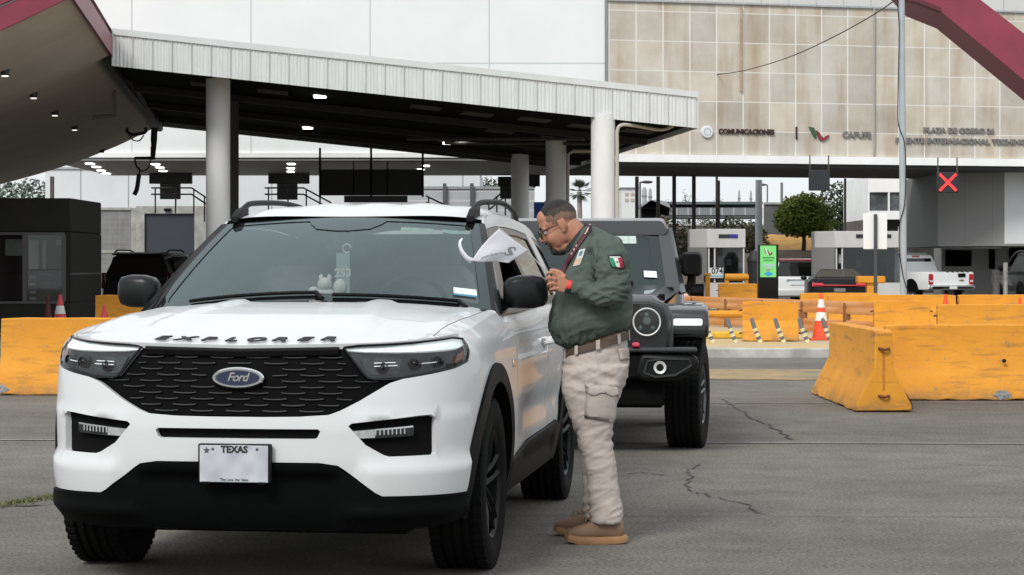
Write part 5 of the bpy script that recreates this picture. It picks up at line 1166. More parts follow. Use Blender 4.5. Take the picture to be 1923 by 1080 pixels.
for px, w_, top_, lb in ((1210,9,358,'wide grey silo beyond the footbridge'), (1221,6,360,'narrow grey silo beside the wide one'), (1388,4,363,'slim grey chimney left of the tall white mast'),(1410,4,364,'slim grey chimney nearest the tall white mast')):
    t = thing('silo', lb, 'silo', (facing(px,200), 200, 0)); h_ = H+(YH-top_)*200/F; mb = MB(); mb.lathe([(w_/2*200/F,0),(w_/2*200/F,h_),(w_/4*200/F,h_+.3),(.001,h_+.3)], 16); mb.build('drum', mat('silo_grey', (.30,.32,.33), .7), t, ang=40); mb = MB(); mb.lathe([(w_/2*200/F+.04,h_*.93),(w_/2*200/F+.04,h_*.95)], 16); mb.build('band', mat('silo_band', (.22,.23,.24), .7), t)
for px, d, w_, top_, arm, lb in ((1425,95,.17,338,None,'thick white mast rising right of the footbridge'), (1202,97,.05,342,(1214,343),'street lamp on a thin pole beside the footbridge entrance'), (1441,120,.05,347,(1432,347),'street lamp head beside the thick white mast'), (1468,125,.09,343,None,'slim grey pole left of the green tree')):
    t = thing('street_lamp' if arm else 'mast', lb, 'street lamp' if arm else 'mast', (facing(px, d), d, 0)); h_ = H+(YH-top_)*d/F
    mb = MB(); mb.lathe([(w_,0),(w_*.85,h_),(.001,h_)], 12); mb.build('shaft', mat('mast_white', (.52,.55,.57), .6) if w_ > .1 else mat('mast_grey', (.16,.17,.18), .6), t, ang=40)
    if arm: q = facing(arm[0], d)-facing(px, d); mb = MB(); mb.tube([(0,0,h_-.02),(q,0,h_+.02)], .04, 6); mb.build('arm', post_m, t); mb = MB(); mb.sphere((q*1.1,0,h_+.0), (.26,.12,.07)); mb.build('lamp_head', post_m, t)
    else: mb = MB(); mb.lathe([(w_*1.6,0),(w_*1.6,.1),(w_,.14)], 12); mb.build('foot', M_steel, t)
# white office building and grey block at right
ob = thing('office_building', 'white two storey office with dark windows behind the pickup truck', 'building', (facing(1630,108), 108, 0)); f_ = 108/F; X0_ = facing(1630,108)
z_ = lambda py: H+(YH-py)*f_; x_ = lambda px: (px-1630)*f_
M_ow = mat('office_white', (.86,.86,.85), .7, var=.04, vs=1)
mb = MB(); mb.box((0,0,z_(412)), (x_(1735),8,z_(396))); mb.build('spandrel', M_ow, ob)
mb = MB(); mb.box((0,0,z_(361)), (x_(1735),8,z_(330))); mb.build('upper_wall', M_ow, ob)
for a_, b_ in ((0,3),(1668-1630,1671-1630),(1712-1630,1735-1630)): mb = MB(); mb.box((a_*f_,0,z_(396)+.003), (b_*f_,8,z_(361)-.003)); mb.build('window_pier', M_ow, ob)
M_win = mat('office_window', (.035,.038,.042), .12, col2=(.16,.17,.18), vs=.9, spec=.8)
for a_, b_ in ((3,38),(41,82)): mb = MB(); mb.box((a_*f_+.003,.15,z_(396)+.004), (b_*f_-.003,.2,z_(361)-.004)); mb.build('window', M_win, ob)
mb = MB(); mb.box((x_(1735)+.004,.4,z_(410)), (x_(1772),8,z_(330))); mb.build('stair_glazing', gridmat('stair_glass', (.10,.11,.12), (.38,.39,.40), .52, 0, .10, 0, vs=1.5, rough=.25), ob)
mb = MB(); mb.box((x_(1735)+.004,.2,z_(400)), (x_(1772),.38,z_(397))); mb.build('transom', M_ow, ob)
mb = MB(); mb.box((x_(1668),.6,0), (x_(1775),8,z_(412)-.003)); mb.build('dark_passage', mat('passage_dark', (.018,.018,.018), .8, col2=(.045,.04,.036), vs=.8), ob)
mb = MB(); mb.box((0,.3,0), (x_(1668)-.003,8,z_(412)-.003)); mb.build('shop_front', mat('shopfront_brown', (.06,.035,.025), .6, col2=(.13,.115,.10), vs=1.8), ob)
for a_, b_, c_, d_, m in ((1697,1722,480,464,M_dk),(1718,1760,431,436,M_concrete),(1640,1642,485,440,M_ow),(1690,1693,485,425,M_ow)): mb = MB(); mb.box((x_(a_),.5,z_(max(c_,d_))), (x_(b_),.59,z_(min(c_,d_)))); mb.build('passage_fitting', m, ob)
gk = thing('office_block', 'grey block with overhanging upper floor at the right edge', 'building', (facing(1773,79.6), 79.6, 0)); f_ = 79.6/F; z_ = lambda py: H+(YH-py)*f_; x_ = lambda px: (px-1773)*f_
mb = MB(); mb.prism([(0,1.2),(x_(1886),0),(x_(1886)+6,0),(x_(1886)+6,9),(0,9)], z_(462), z_(322), 'z'); mb.build('upper_floor', gridmat('block_grey', (.27,.27,.265), (.23,.23,.225), .9, 0, .02, 0, col2=(.31,.31,.30), vs=.6), gk)
mb = MB(); mb.box((x_(1886)+.002,-.02,z_(458)), (x_(1886)+6,-.002,z_(324))); mb.build('pale_front', mat('block_pale', (.74,.75,.76), .7, var=.04, vs=1), gk)
fw = 88.5/F; xw = lambda px: facing(px, 88.5)-facing(1773,79.6)
mb = MB(); mb.box((xw(1768),8.9,0), (11,10.5,z_(462)-.004)); mb.build('lower_wall', mat('block_lower', (.46,.46,.45), .8, var=.08, vs=1), gk)
for a_, b_, c_, d_ in ((1775,1824,470,500),(1857,1868,468,505),(1895,1935,464,500)): mb = MB(); mb.box((xw(a_),8.84,H+(YH-d_)*fw), (xw(b_),8.895,H+(YH-c_)*fw)); mb.build('dark_opening', M_void, gk)
# ---------------------------------------------------------------- trees and plants
def leaf_mat(name, a, b): return mat(name, a, .7, col2=b, vs=.9, spec=.25)
def crown(mb, blobs, n, size, rnd, hollow=.55):
    tot = sum(b[3]*b[4]*b[5] for b in blobs)
    for (cx, cy, cz, rx, ry, rz) in blobs:
        k = int(n*rx*ry*rz/tot)
        for _ in range(k):
            while True:
                u = Vector((rnd.uniform(-1,1), rnd.uniform(-1,1), rnd.uniform(-1,1)))
                if hollow < u.length < 1: break
            u *= 1+.10*noise.noise(u*3+Vector((cx,cy,cz)))
            p = Vector((cx+u.x*rx, cy+u.y*ry, cz+u.z*rz)); s = size*rnd.uniform(.6,1.4)
            a = Vector((rnd.gauss(0,1), rnd.gauss(0,1), rnd.gauss(0,1))).normalized(); b = a.cross(u+Vector((rnd.gauss(0,.5),rnd.gauss(0,.5),.3))).normalized()
            mb.add([p+a*s, p+b*s*.6, p-a*s, p-b*s*.6], [(0,1,2,3)])
def tree(label, c, blobs, trunk, n, size, m, cat='tree', name='tree', group=None, seed=0, hollow=.55):
    rnd = random.Random(seed); t = thing(name, label, cat, c, 0, group)
    mb = MB(); crown(mb, blobs, n, size, rnd, hollow); mb.build('crown', m, t, recalc=False, smooth=False)
    if trunk:
        h, r = trunk; mb = MB(); mb.tube([(0,0,0),(.03,0,h*.5),(0,0,h)], [r*1.2,r,r*.8], 8)
        for b in blobs[:5]: mb.tube([(0,0,h*.75), ((b[0])*.4,b[1]*.4,(h+b[2])*.5), (b[0]*.85,b[1]*.85,b[2])], [r*.6,r*.45,r*.2], 6)
        mb.build('trunk', mat('bark', (.055,.042,.032), .9, var=.3, vs=6), t)
    return t
mg = leaf_mat('leaf_round_tree', (.055,.098,.012), (.23,.275,.045))
d = 95; f_ = d/F; T0 = (facing(1509,d), d, 2.0); zz = lambda py: H+(YH-py)*f_-2.0
tree('round green tree with a short trunk right of the footbridge', T0, [(0,0,zz(405),1.15,1.1,.95),(-.75,-.1,zz(412),.62,.7,.62),(.75,-.2,zz(410),.70,.7,.68),(.1,-.3,zz(382),.75,.7,.50),(-.45,0,zz(388),.6,.6,.5),(.55,0,zz(432),.6,.6,.40),(-.5,0,zz(432),.5,.6,.36)], (zz(438),.09), 6500, .075, mg, seed=3, hollow=.35)
md = leaf_mat('leaf_dark', (.014,.026,.012), (.055,.075,.035))
for i, (px, d, py0, w_, lb) in enumerate(((1585,130,342,1.6,'dark green tree behind the second toll booth, left of the white office'), (1618,134,350,1.5,'dark green tree touching the corner of the white office'), (62,110,338,2.2,'grey green tree beyond the black booth at the left edge'), (20,112,345,2.0,'pale grey green tree at the very left edge above the booth'), (862,140,330,2.2,'dark tree behind the pale wall, right of the hanging screen'), (915,138,334,1.9,'dark tree behind the pale wall, left of the back column'))):
    zt = H+(YH-py0)*d/F; m_ = md if i not in (2, 3) else leaf_mat('leaf_grey', (.05,.075,.055), (.13,.17,.14))
    tree(lb, (facing(px, d), d, 0), [(0,0,zt-1.2,w_,1.2,1.3),(-w_*.5,0,zt-2.4,w_*.7,1.2,1.2),(w_*.5,0,zt-2.2,w_*.7,1.2,1.3),(0,0,zt-3.2,w_*.9,1,1.0)], (zt-2,.16), 3000, .11, m_, seed=20+i)
# palm
d = 100; f_ = d/F; pz = H+(YH-360)*f_
pt = thing('palm_tree', 'small palm tree between two canopy columns', 'palm tree', (facing(1088,d), d, 0)); mb = MB(); mb.tube([(0,0,0),(.05,0,pz*.5),(0,0,pz)], [.16,.12,.11], 10); mb.build('trunk', mat('palm_trunk', (.30,.27,.23), .9, var=.3, vs=9), pt)
mb = MB(); rnd = random.Random(5)
for k in range(46):
    a = rnd.uniform(0, 6.283); el = rnd.uniform(-.9, 1.3); L_ = rnd.uniform(.42,.66); dr = Vector((math.cos(a)*math.cos(el), math.sin(a)*math.cos(el), math.sin(el)))
    q = Vector((0,0,pz)); side = dr.cross(Vector((0,0,1))).normalized()
    q2 = q+dr*L_*.55
    for s in range(-5, 6):
        e = q2+(dr*math.cos(s*.24)+side*math.sin(s*.24)+Vector((0,0,-.12*abs(s)/5)))*L_*.6
        mb.add([q2, q2+(e-q2)*.5+side*.022+Vector((0,0,.01)), e, q2+(e-q2)*.5-side*.022], [(0,1,2,3)])
    mb.add([q, q2+side*.012, q2-side*.012], [(0,1,2)])
mb.build('fronds', leaf_mat('palm_green', (.015,.028,.014), (.07,.095,.06)), pt, recalc=False, smooth=False)
# shrubs
ms = leaf_mat('leaf_olive', (.045,.050,.026), (.125,.125,.075)); mbn = leaf_mat('leaf_brown', (.085,.06,.042), (.19,.145,.10))
for i, (px, d, py0, py1, w_, m_, lb) in enumerate(((1268,92,412,500,.62,mbn,'brown dry shrub behind the black suv mirror'), (1292,90,425,510,.55,ms,'olive shrub left of booth 074'), (1372,100,404,470,.9,md,'dark green shrub behind booth 074'), (1412,98,412,475,.7,ms,'olive shrub left of the thick white mast'), (1240,104,402,470,.5,mbn,'brown bare shrub under the footbridge arch'), (1340,108,408,470,.8,ms,'olive shrub under the footbridge'), (1030,104,378,440,.7,mg,'bright green shrub behind the blue banner'))):
    z1 = H+(YH-py0)*d/F; z0 = max(.05, H+(YH-py1)*d/F)
    rz_ = max(.25, (z1-z0)/2); tree(lb, (facing(px, d), d, 0), [(0,0,(z0+z1)/2,w_,.6,rz_),(w_*.4,.1,z0+rz_*.8,w_*.7,.6,rz_*.8),(-w_*.4,.1,z0+rz_*.6,w_*.7,.6,rz_*.7)], (z0+.4,.05), 1300, .075, m_, 'shrub', 'shrub', seed=40+i, hollow=.2)
# thin feathery trees against the sky
for i, (px, top_, lb) in enumerate(((1252,352,'thin feathery tree left above the footbridge roof'), (1290,345,'taller thin feathery tree in the middle above the footbridge'), (1322,348,'feathery brown tree above the footbridge, right of the taller one'), (1372,360,'small feathery tree above the right part of the footbridge'))):
    d = 150; h_ = H+(YH-top_)*d/F; rnd = random.Random(60+i); t = thing('thin_tree', lb, 'tree', (facing(px, d), d, 0)); mb = MB(); lv = MB()
    mb.tube([(0,0,0),(0,0,h_*.6)], [.10,.05], 6)
    for k in range(26):
        b0_ = Vector((rnd.uniform(-.1,.1), 0, h_*rnd.uniform(.45,.75))); e = b0_+Vector((rnd.gauss(0,.62), rnd.gauss(0,.3), rnd.uniform(.3,1.3))); e.z = min(e.z, h_); mb.tube([b0_, (b0_+e)/2+Vector((rnd.uniform(-.1,.1),0,0)), e], [.03,.02,.008], 4)
        for _ in range(26):
            p = b0_.lerp(e, rnd.uniform(.3,1.05))+Vector((rnd.gauss(0,.10), rnd.gauss(0,.1), rnd.gauss(0,.10))); a = Vector((rnd.gauss(0,1), rnd.gauss(0,1), rnd.gauss(0,1))).normalized()*.05; b = a.cross(Vector((rnd.gauss(0,1),rnd.gauss(0,1),1))).normalized()*.03; lv.add([p+a, p+b, p-a, p-b], [(0,1,2,3)])
    mb.build('trunk', mat('bark_pale', (.13,.11,.09), .9), t); lv.build('crown', leaf_mat('leaf_feather', (.075,.07,.04), (.17,.16,.11)), t, recalc=False, smooth=False)
# dry grass bank and dirt slope on the right
xa, xb = facing(1400,95), facing(1660,95)
mb = MB(); mb.grid(lambda a, b: (xa+a*(xb-xa), 90+b*5, 2.05*sm(b)*sm((a+.02)/.12)+.05*noise.noise(Vector((a*12,b*3,0)))), 30, 8)
tag(mb.build('dirt_slope', mat('dirt', (.20,.15,.11), .9, col2=(.13,.10,.08), vs=1.2, bump=.5, bs=10), recalc=False), kind='structure')
mb = MB(); mb.grid(lambda a, b: (xa+.9+a*(xb-xa), 95+b*7, 2.02+.80*sm(b)+.08*noise.noise(Vector((a*14,b*3,4)))-1.2*sm((.10-a)/.1)), 40, 10)
tag(mb.build('dry_grass_bank', mat('dry_grass', (.50,.27,.05), .9, col2=(.33,.17,.045), vs=1.5, bump=.6, bs=14), recalc=False), kind='structure')
# far hedge line so the horizon is not bare
rnd = random.Random(9); mb = MB(); blobs = [(x+rnd.uniform(-3,3), 320+rnd.uniform(-10,10), 2.0, rnd.uniform(4,8), 4, rnd.uniform(2.0,4.0)) for x in range(-120, 125, 6)]
crown(mb, blobs, 9000, .5, rnd, .6); tag(mb.build('far_wood', md, recalc=False, smooth=False), 'low dark line of far trees along the horizon', 'wood', kind='stuff')
# ---------------------------------------------------------------- other vehicles
def rrect(x, z0, z1, y, r=.06, n=3, top=None, inset=0.0):
    """rounded rectangle ring in the xz plane at this y (half width x, optional narrower top half width)"""
    xt = x if top is None else top; P = []
    for (cx, cz, a0_) in ((x-r, z0+r, -90), (xt-r, z1-r, 0), (-xt+r, z1-r, 90), (-x+r, z0+r, 180)):
        for k in range(n+1):
            a = math.radians(a0_+90*k/n); P.append((cx+r*math.cos(a), y, cz+r*math.sin(a)))
    return P
def simple_wheel(root, x, y, r, wd, side, m_rim):
    o = tyre_wheel(root, x, y, r, wd, r*.64, side, m_rim, 6); return o
def body_loft(name, secs, m, root, ang=40):
    mb = MB(); mb.loft([rrect(*s) for s in secs]); return mb.build(name, m, root, ang=ang)
def plate_quad(name, P, m, root, th=.012):
    mb = MB(); P = [Vector(p) for p in P]; n_ = (P[1]-P[0]).cross(P[2]-P[0]).normalized()*th
    k = len(P); mb.add(P+[p+n_ for p in P], [tuple(range(k-1, -1, -1)), tuple(range(k, 2*k))]+[(i, (i+1) % k, (i+1) % k+k, i+k) for i in range(k)]); return mb.build(name, m, root)

# white pickup: local -y is its tail, looking at the camera
def pickup():
    d = 79; root = thing('pickup_truck', 'white pickup truck driving away behind the far yellow barriers', 'pickup truck', (facing(1786, d), d, 0), math.radians(22)); root.scale = (.98,.98,.98)
    body_loft('bed', [(.98,.55,1.16,0,.05),(1.0,.50,1.18,.06,.05),(1.0,.50,1.18,2.3,.05)], M_whitecar, root)
    body_loft('hood', [(1.0,.5,1.2,2.3,.06),(1.0,.5,1.2,4.4,.06),(.96,.5,1.14,5.6,.12),(.9,.55,1.05,5.8,.12)], M_whitecar, root)
    mb = MB(); mb.loft([rrect(.94,1.1,1.16,2.30,.03,3,.94), rrect(.93,1.1,1.80,2.42,.12,3,.76), rrect(.93,1.1,1.90,2.7,.12,3,.76), rrect(.93,1.1,1.90,3.6,.12,3,.76), rrect(.93,1.1,1.25,4.6,.05,3,.9)]); mb.build('cab', M_whitecar, root)
    plate_quad('rear_window', [(-.78,2.355,1.24),(.78,2.355,1.24),(.66,2.41,1.68),(-.66,2.41,1.68)], M_glassdark, root, .02)
    for s in (1,-1):
        P = [(s*.945,2.55,1.2),(s*.945,2.95,1.2),(s*.82,2.95,1.74),(s*.825,2.75,1.74)]; plate_quad('side_window', P if s < 0 else P[::-1], M_glassdark, root, -.015)
        P = [(s*.945,3.05,1.2),(s*.945,3.9,1.2),(s*.83,3.7,1.74),(s*.82,3.05,1.74)]; plate_quad('side_window', P if s < 0 else P[::-1], M_glassdark, root, -.015)
        mb = MB(); mb.box((s*.88-.10,-.03,.70), (s*.88+.10,.10,1.10)); tl = mb.build('tail_light', M_redlens, root, bevel=.03)
        mb = MB(); mb.box((s*.88-.07,-.036,.80), (s*.88+.07,-.028,.87)); mb.build('reverse_lens', mat('reverse_white', (.7,.6,.6), .3), tl)
        mb = MB(); mb.sphere((s*1.08,3.9,1.28), (.10,.06,.14), 12, 8); mb.build('door_mirror', M_black, root)
        for y in (1.15, 4.75):
            simple_wheel(root, s*.86, y, .40, .26, s, M_steel)
            mb = MB(); P = [(y+.52*math.cos(a), .42+.50*math.sin(a)) for a in [math.pi*k/14 for k in range(15)]]; mb.prism(P, s*1.004-.01, s*1.004+.002, 'x'); mb.build('wheel_arch', M_void, root)
    mb = MB(); mb.box((-.95,-.16,.50), (.95,.02,.68)); mb.build('rear_bumper', M_chrome, root, bevel=.04)
    mb = MB(); mb.box((.30,-.035,.98), (.62,-.002,1.12)); mb.build('tailgate_handle', M_black, root, bevel=.02)
    mb = MB(); mb.prism([(.34,.86),(.46,.9),(.58,.86),(.46,.82)], -.02, -.002, 'y'); mb.build('tailgate_emblem', mat('emblem_gold', (.35,.25,.08), .4, metal=.5), root)
    mb = MB(); mb.box((-.16,2.385,1.73), (.16,2.42,1.79)); mb.build('brake_light', M_redlens, root)
    for k in range(5): mb = MB(); mb.box((-.2+.22*k,-.02,1.165), (-.12+.22*k,.1,1.185)); mb.build('rail_cap', M_black, root)
    mb = MB(); mb.box((-.16,-.17,.54), (.16,-.155,.66)); mb.build('number_plate', M_paper, root)
pickup()
# white suv seen from behind
def rear_suv(label, px, d, m, dark=False, rz=0.0, sc=1.0):
    root = thing('suv', label, 'suv', (facing(px, d), d, 0), rz); root.scale = (sc, sc, sc)
    body_loft('body', [(.90,.40,1.02,0,.12),(.96,.34,1.10,.12,.14),(.98,.32,1.12,.8,.14),(.98,.32,1.10,3.4,.14),(.94,.36,1.02,4.4,.16),(.84,.45,.92,4.7,.14)], m, root)
    mb = MB(); mb.loft([rrect(.90,1.0,1.05,.02,.02,3,.9), rrect(.90,1.0,1.66,.22,.13,3,.70), rrect(.90,1.0,1.74,.6,.14,3,.72), rrect(.90,1.0,1.74,2.2,.14,3,.72), rrect(.9,1.0,1.10,3.4,.05,3,.85)]); mb.build('cabin', m, root)
    plate_quad('rear_window', [(-.76,.03,1.10),(.76,.03,1.10),(.62,.19,1.60),(-.62,.19,1.60)], M_glassdark, root, .02)
    for s in (1,-1):
        P = [(s*.925,.5,1.12),(s*.925,2.7,1.12),(s*.775,2.2,1.62),(s*.775,.6,1.62)]; plate_quad('side_window', P if s < 0 else P[::-1], M_glassdark, root, -.02)
        mb = MB(); mb.box((s*.88-.07,-.03,.78), (s*.88+.06,.12,1.20)); mb.build('tail_light', M_redlens if not dark else mat('smoked_lens', (.03,.004,.004), .2), root, bevel=.03)
        mb = MB(); mb.tube([(s*.70,.4,1.74),(s*.71,.7,1.80),(s*.71,2.0,1.80),(s*.70,2.3,1.75)], .022, 6); mb.build('roof_rail', M_black, root)
        mb = MB(); mb.sphere((s*1.07,2.7,1.13), (.11,.07,.09), 12, 8); mb.build('door_mirror', M_black, root)
        for y in (.95, 3.75): simple_wheel(root, s*.84, y, .37, .24, s, M_steel if not dark else M_rimblack)
    mb = MB(); mb.box((-.72,-.06,.36), (.72,.1,.62)); mb.build('rear_bumper', M_black if dark else M_white, root, bevel=.05)
    mb = MB(); mb.box((-.26,-.03,.78), (.26,.02,.92)); mb.build('number_plate', M_paper if not dark else M_black, root)
    mb = MB(); mb.loft([rrect(.68,1.66,1.71,.06,.02), rrect(.70,1.68,1.745,.35,.02)]); mb.build('spoiler', mat('dark_red_spoiler', (.22,.012,.02), .3, coat=.5) if not dark else m, root)
    if not dark: mb = MB(); mb.box((-.40,-.025,.92), (.40,.02,.99)); mb.build('chrome_strip', M_chrome, root)
rear_suv('white suv with dark red spoiler queueing behind the green kiosk', 1497, 74, M_whitecar, rz=math.radians(6), sc=.93)
rear_suv('black suv queueing behind the yellow barrier by the guard booth', 257, 57, mat('black_car_paint', (.004,.004,.0045), .35, spec=.3), True, rz=math.radians(-5), sc=1.0)
rear_suv('dark grey suv with roof bars just ahead of the black one', 310, 66, mat('grey_car_paint', (.02,.021,.022), .3, coat=.4), True, rz=math.radians(-4), sc=.98)
def sedan():
    d = 65.5; root = thing('sedan', 'black sedan with red tail lights waiting in front of the second booth', 'sedan', (facing(1577, d), d, 0), math.radians(-6)); m = mat('black_sedan_paint', (.004,.004,.005), .3, spec=.25)
    body_loft('body', [(.82,.42,.86,0,.10),(.92,.36,.98,.12,.12),(.95,.32,1.0,.7,.14),(.95,.32,.96,3.8,.14),(.86,.38,.80,4.7,.14)], m, root)
    mb = MB(); mb.loft([rrect(.86,.9,.97,.55,.02,3,.84), rrect(.86,.9,1.24,1.3,.10,3,.62), rrect(.86,.9,1.28,1.8,.12,3,.60), rrect(.86,.9,1.26,2.4,.12,3,.60), rrect(.86,.9,.95,3.3,.03,3,.82)]); mb.build('cabin', m, root)
    plate_quad('rear_window', [(-.70,.72,1.02),(.70,.72,1.02),(.55,1.25,1.215),(-.55,1.25,1.215)], M_glassdark, root, .02)
    mb = MB(); mb.tube([(-.78,-.02,.80),(-.4,-.03,.785),(.4,-.03,.785),(.78,-.02,.80)], .022, 8); mb.build('light_bar', M_redlens, root)
    for s in (1,-1):
        mb = MB(); mb.loft([rrect(.17,.76,.86,-.02,.03), rrect(.17,.76,.86,.06,.03)]); me = mb.mesh('t'); me.transform(Matrix.Translation((s*.66,0,0))); link_mesh('tail_light', me, mat('lit_tail', (.6,.05,.06), .2, emit=.25), root)
        mb = MB(); mb.sphere((s*1.0,2.6,1.0), (.10,.07,.07), 12, 8); mb.build('door_mirror', m, root)
        for y in (.95, 3.75): simple_wheel(root, s*.82, y, .34, .23, s, M_rimblack)
    mb = MB(); mb.box((-.6,-.03,.40), (.6,.06,.55)); mb.build('rear_bumper', M_black, root, bevel=.03)
    mb = MB(); mb.box((-.17,-.025,.60), (.17,-.0,.70)); mb.build('number_plate', mat('plate_dim', (.2,.2,.2), .6), root)
sedan()
def dark_pickup():
    d = 74; root = thing('off_road_truck', 'dark open topped off-road truck at the right edge behind the steel bollards', 'truck', (facing(1978, d), d, 0), math.radians(6)); m = mat('truck_dark', (.02,.021,.022), .4, coat=.3)
    body_loft('body', [(.86,.55,1.02,0,.06),(.9,.5,1.08,.08,.06),(.9,.5,1.08,2.6,.06),(.84,.5,1.06,4.0,.1)], m, root)
    for s in (1,-1):
        mb = MB(); mb.tube(catmull([(s*.82,.2,1.0),(s*.80,.25,1.5),(s*.74,.45,1.80),(s*.74,1.6,1.84),(s*.80,2.7,1.2)], 6), .035, 8); mb.build('roll_bar', m, root)
        for y in (.7, 3.2): simple_wheel(root, s*.80, y, .42, .28, s, M_rimblack)
        mb = MB(); mb.sphere((s*1.0,2.5,1.28), (.11,.06,.11), 12, 8); mb.build('door_mirror', M_black, root)
        mb = MB(); mb.box((s*.8-.07,-.03,.78), (s*.8+.07,.03,.98)); mb.build('tail_light', mat('smoked_lens', (.03,.004,.004), .2), root, bevel=.02)
    mb = MB(); mb.loft([rrect(.72,1.10,1.78,.42,.1,3,.66), rrect(.72,1.1,1.82,1.7,.1,3,.68), rrect(.74,1.1,1.15,2.5,.02,3,.7)]); mb.build('soft_top', mat('soft_top_grey', (.07,.075,.075), .6, var=.2, vs=3), root)
    mb = MB(); mb.lathe([(.001,-.14),(.22,-.14),(.36,-.12),(.37,-.02),(.2,-.0)], 28, (-.15,0,.98), 'y'); mb.build('spare_wheel', M_rubber, root, ang=30)
dark_pickup()

# ---------------------------------------------------------------- black off-road suv behind the man
def jeep():
    d = 16.95; rz = -.065; c_, s_ = math.cos(rz), math.sin(rz)
    # front axle centre so that the left front tyre (image right) meets the ground near px 1290
    ox, oy = facing(1291, 16.85)-.80*c_, 16.85-.80*s_
    root = thing('off_road_suv', 'black boxy off-road suv with round headlights waiting behind the man', 'suv', (ox, oy, 0), rz)
    mB = mat('jeep_paint', (.008,.0085,.0095), .25, coat=.6, var=.1, vs=4); mG = mat('jeep_grey', (.045,.048,.053), .3, coat=.5)
    # tub and doors
    body_loft('body', [(.70,.62,1.16,.55,.06),(.76,.58,1.19,.62,.05),(.79,.55,1.20,1.0,.05),(.79,.55,1.20,3.4,.05),(.76,.55,1.18,3.5,.05)], mB, root)
    # hood: tapered with a raised centre
    def HJ(a, b):
        y = -.50+b*1.18; hw = .60+.14*b; x = (a*2-1)*hw; e = 1-abs(a*2-1)
        z = 1.125+.075*b+.055*sm(e/.18)+.028*sm((e-.45)/.12)*sm(b/.12)-.05*(1-sm(b/.10))
        return (x, y, z)
    mb = MB(); mb.grid(HJ, 40, 24); h = mb.build('hood', mG, root, recalc=False, ang=50)
    mb = MB(); mb.loft([[(-.60,-.50,.80),(.60,-.50,.80),(.60,-.50,1.08),(-.60,-.50,1.08)], [(-.74,.68,.80),(.74,.68,.80),(.74,.68,1.195),(-.74,.68,1.195)]]); mb.build('engine_bay', mB, root)
    for x in (-.28,.28): mb = MB(); mb.box((x-.10,.22,1.245), (x+.10,.36,1.29)); mb.build('hood_vent', M_blackgloss, root, bevel=.01)
    for x in (-.60,.60): mb = MB(); mb.box((x-.025,-.25,1.08), (x+.025,-.14,1.19)); mb.build('hood_latch', M_black, root, bevel=.008)
    # grille panel: keystone plate with headlights and slots
    gp = [(-.66,.80),(-.56,.70),(.56,.70),(.66,.80),(.665,1.02),(.62,1.11),(.52,1.145),(-.52,1.145),(-.62,1.11),(-.665,1.02)]
    mb = MB(); mb.prism(gp, -.56, -.49, 'y'); mb.build('grille_panel', mB, root, bevel=.025, seg=3)
    mb = MB(); mb.prism([(x*1.035, .93+(z-.93)*1.05) for x, z in gp], -.52, -.485, 'y'); mb.build('grille_surround', mG, root, bevel=.015)
    for k in range(7):
        x = -.285+.095*k; mb = MB(); mb.prism([(x-.03,.80),(x-.02,.78),(x+.02,.78),(x+.03,.80),(x+.03,1.05),(x,1.07),(x-.03,1.05)], -.566, -.558, 'y'); mb.build('grille_slot', M_void, root)
    for s in (1,-1):
        cx, cz = s*.487, .985
        mb = MB(); mb.lathe([(.100,-.55),(.107,-.585),(.102,-.60),(.096,-.59),(.094,-.56)], 36, (cx,0,cz), 'y', True); hl = mb.build('headlight', mat('headlight_ring', (.8,.8,.78), .25, emit=.15), root, ang=30)
        mb = MB(); mb.lathe([(.001,-.562),(.085,-.562),(.089,-.575)], 28, (cx,0,cz), 'y'); mb.build('bowl', M_lampgrey, hl, ang=30)
        mb = MB(); mb.lathe([(.001,-.578),(.03,-.578),(.034,-.565)], 20, (cx,0,cz+.01), 'y'); mb.build('projector', mat('projector_grey', (.16,.17,.17), .2, coat=.5), hl)
        for dx_, dz_, rr_ in ((-.045,-.045,.018),(.045,-.045,.018),(0,.052,.02)): mb = MB(); mb.sphere((cx+dx_,-.572,cz+dz_), rr_, 10, 6); mb.build('bulb', mat('projector_grey', (.16,.17,.17), .2, coat=.5), hl)
        mb = MB(); mb.lathe([(.001,-.600),(.05,-.598),(.096,-.592)], 28, (cx,0,cz), 'y'); mb.build('lens', M_lampglass, hl, ang=60)
        # fender flare with running light
        F_ = [(-.42,.86),(-.43,1.00),(-.40,1.065),(-.30,1.10),(.18,1.115),(.34,1.08),(.46,.90),(.50,.72),(.42,.72),(.36,.86),(.26,.98),(.12,1.01),(-.26,1.0),(-.33,.96),(-.34,.86)]
        mb = MB(); mb.prism(F_, s*.62, s*.955, 'x'); fl = mb.build('fender', mB, root, bevel=.03, seg=3)
        mb = MB(); mb.box((min(s*.685,s*.905),-.452,.955), (max(s*.685,s*.905),-.42,1.005)); mb.build('running_light', mat('running_light', (.9,.93,.95), .3, emit=1.0), fl, bevel=.012)
        mb = MB(); mb.box((min(s*.915,s*.958),-.40,.945), (max(s*.915,s*.958),-.33,1.0)); mb.build('side_marker', mat('marker_amber', (.35,.10,.03), .3), fl, bevel=.008)
        R_ = [(2.35-.5,.72),(2.35-.42,1.0),(2.35-.25,1.09),(2.35+.3,1.09),(2.35+.5,.95),(2.35+.55,.75),(2.35+.45,.75),(2.35+.36,.95),(2.35-.2,.98),(2.35-.38,.74)]
        mb = MB(); mb.prism(R_, s*.70, s*.955, 'x'); mb.build('rear_fender', mB, root, bevel=.02)
        for y in (0, 2.46):
            wo_ = tyre_wheel(root, s*.80, y, .412, .265, .235, s, mat('jeep_rim', (.10,.105,.11), .3, metal=.6), 5)
            if y == 0: wo_.rotation_euler = (0, 0, -.13)
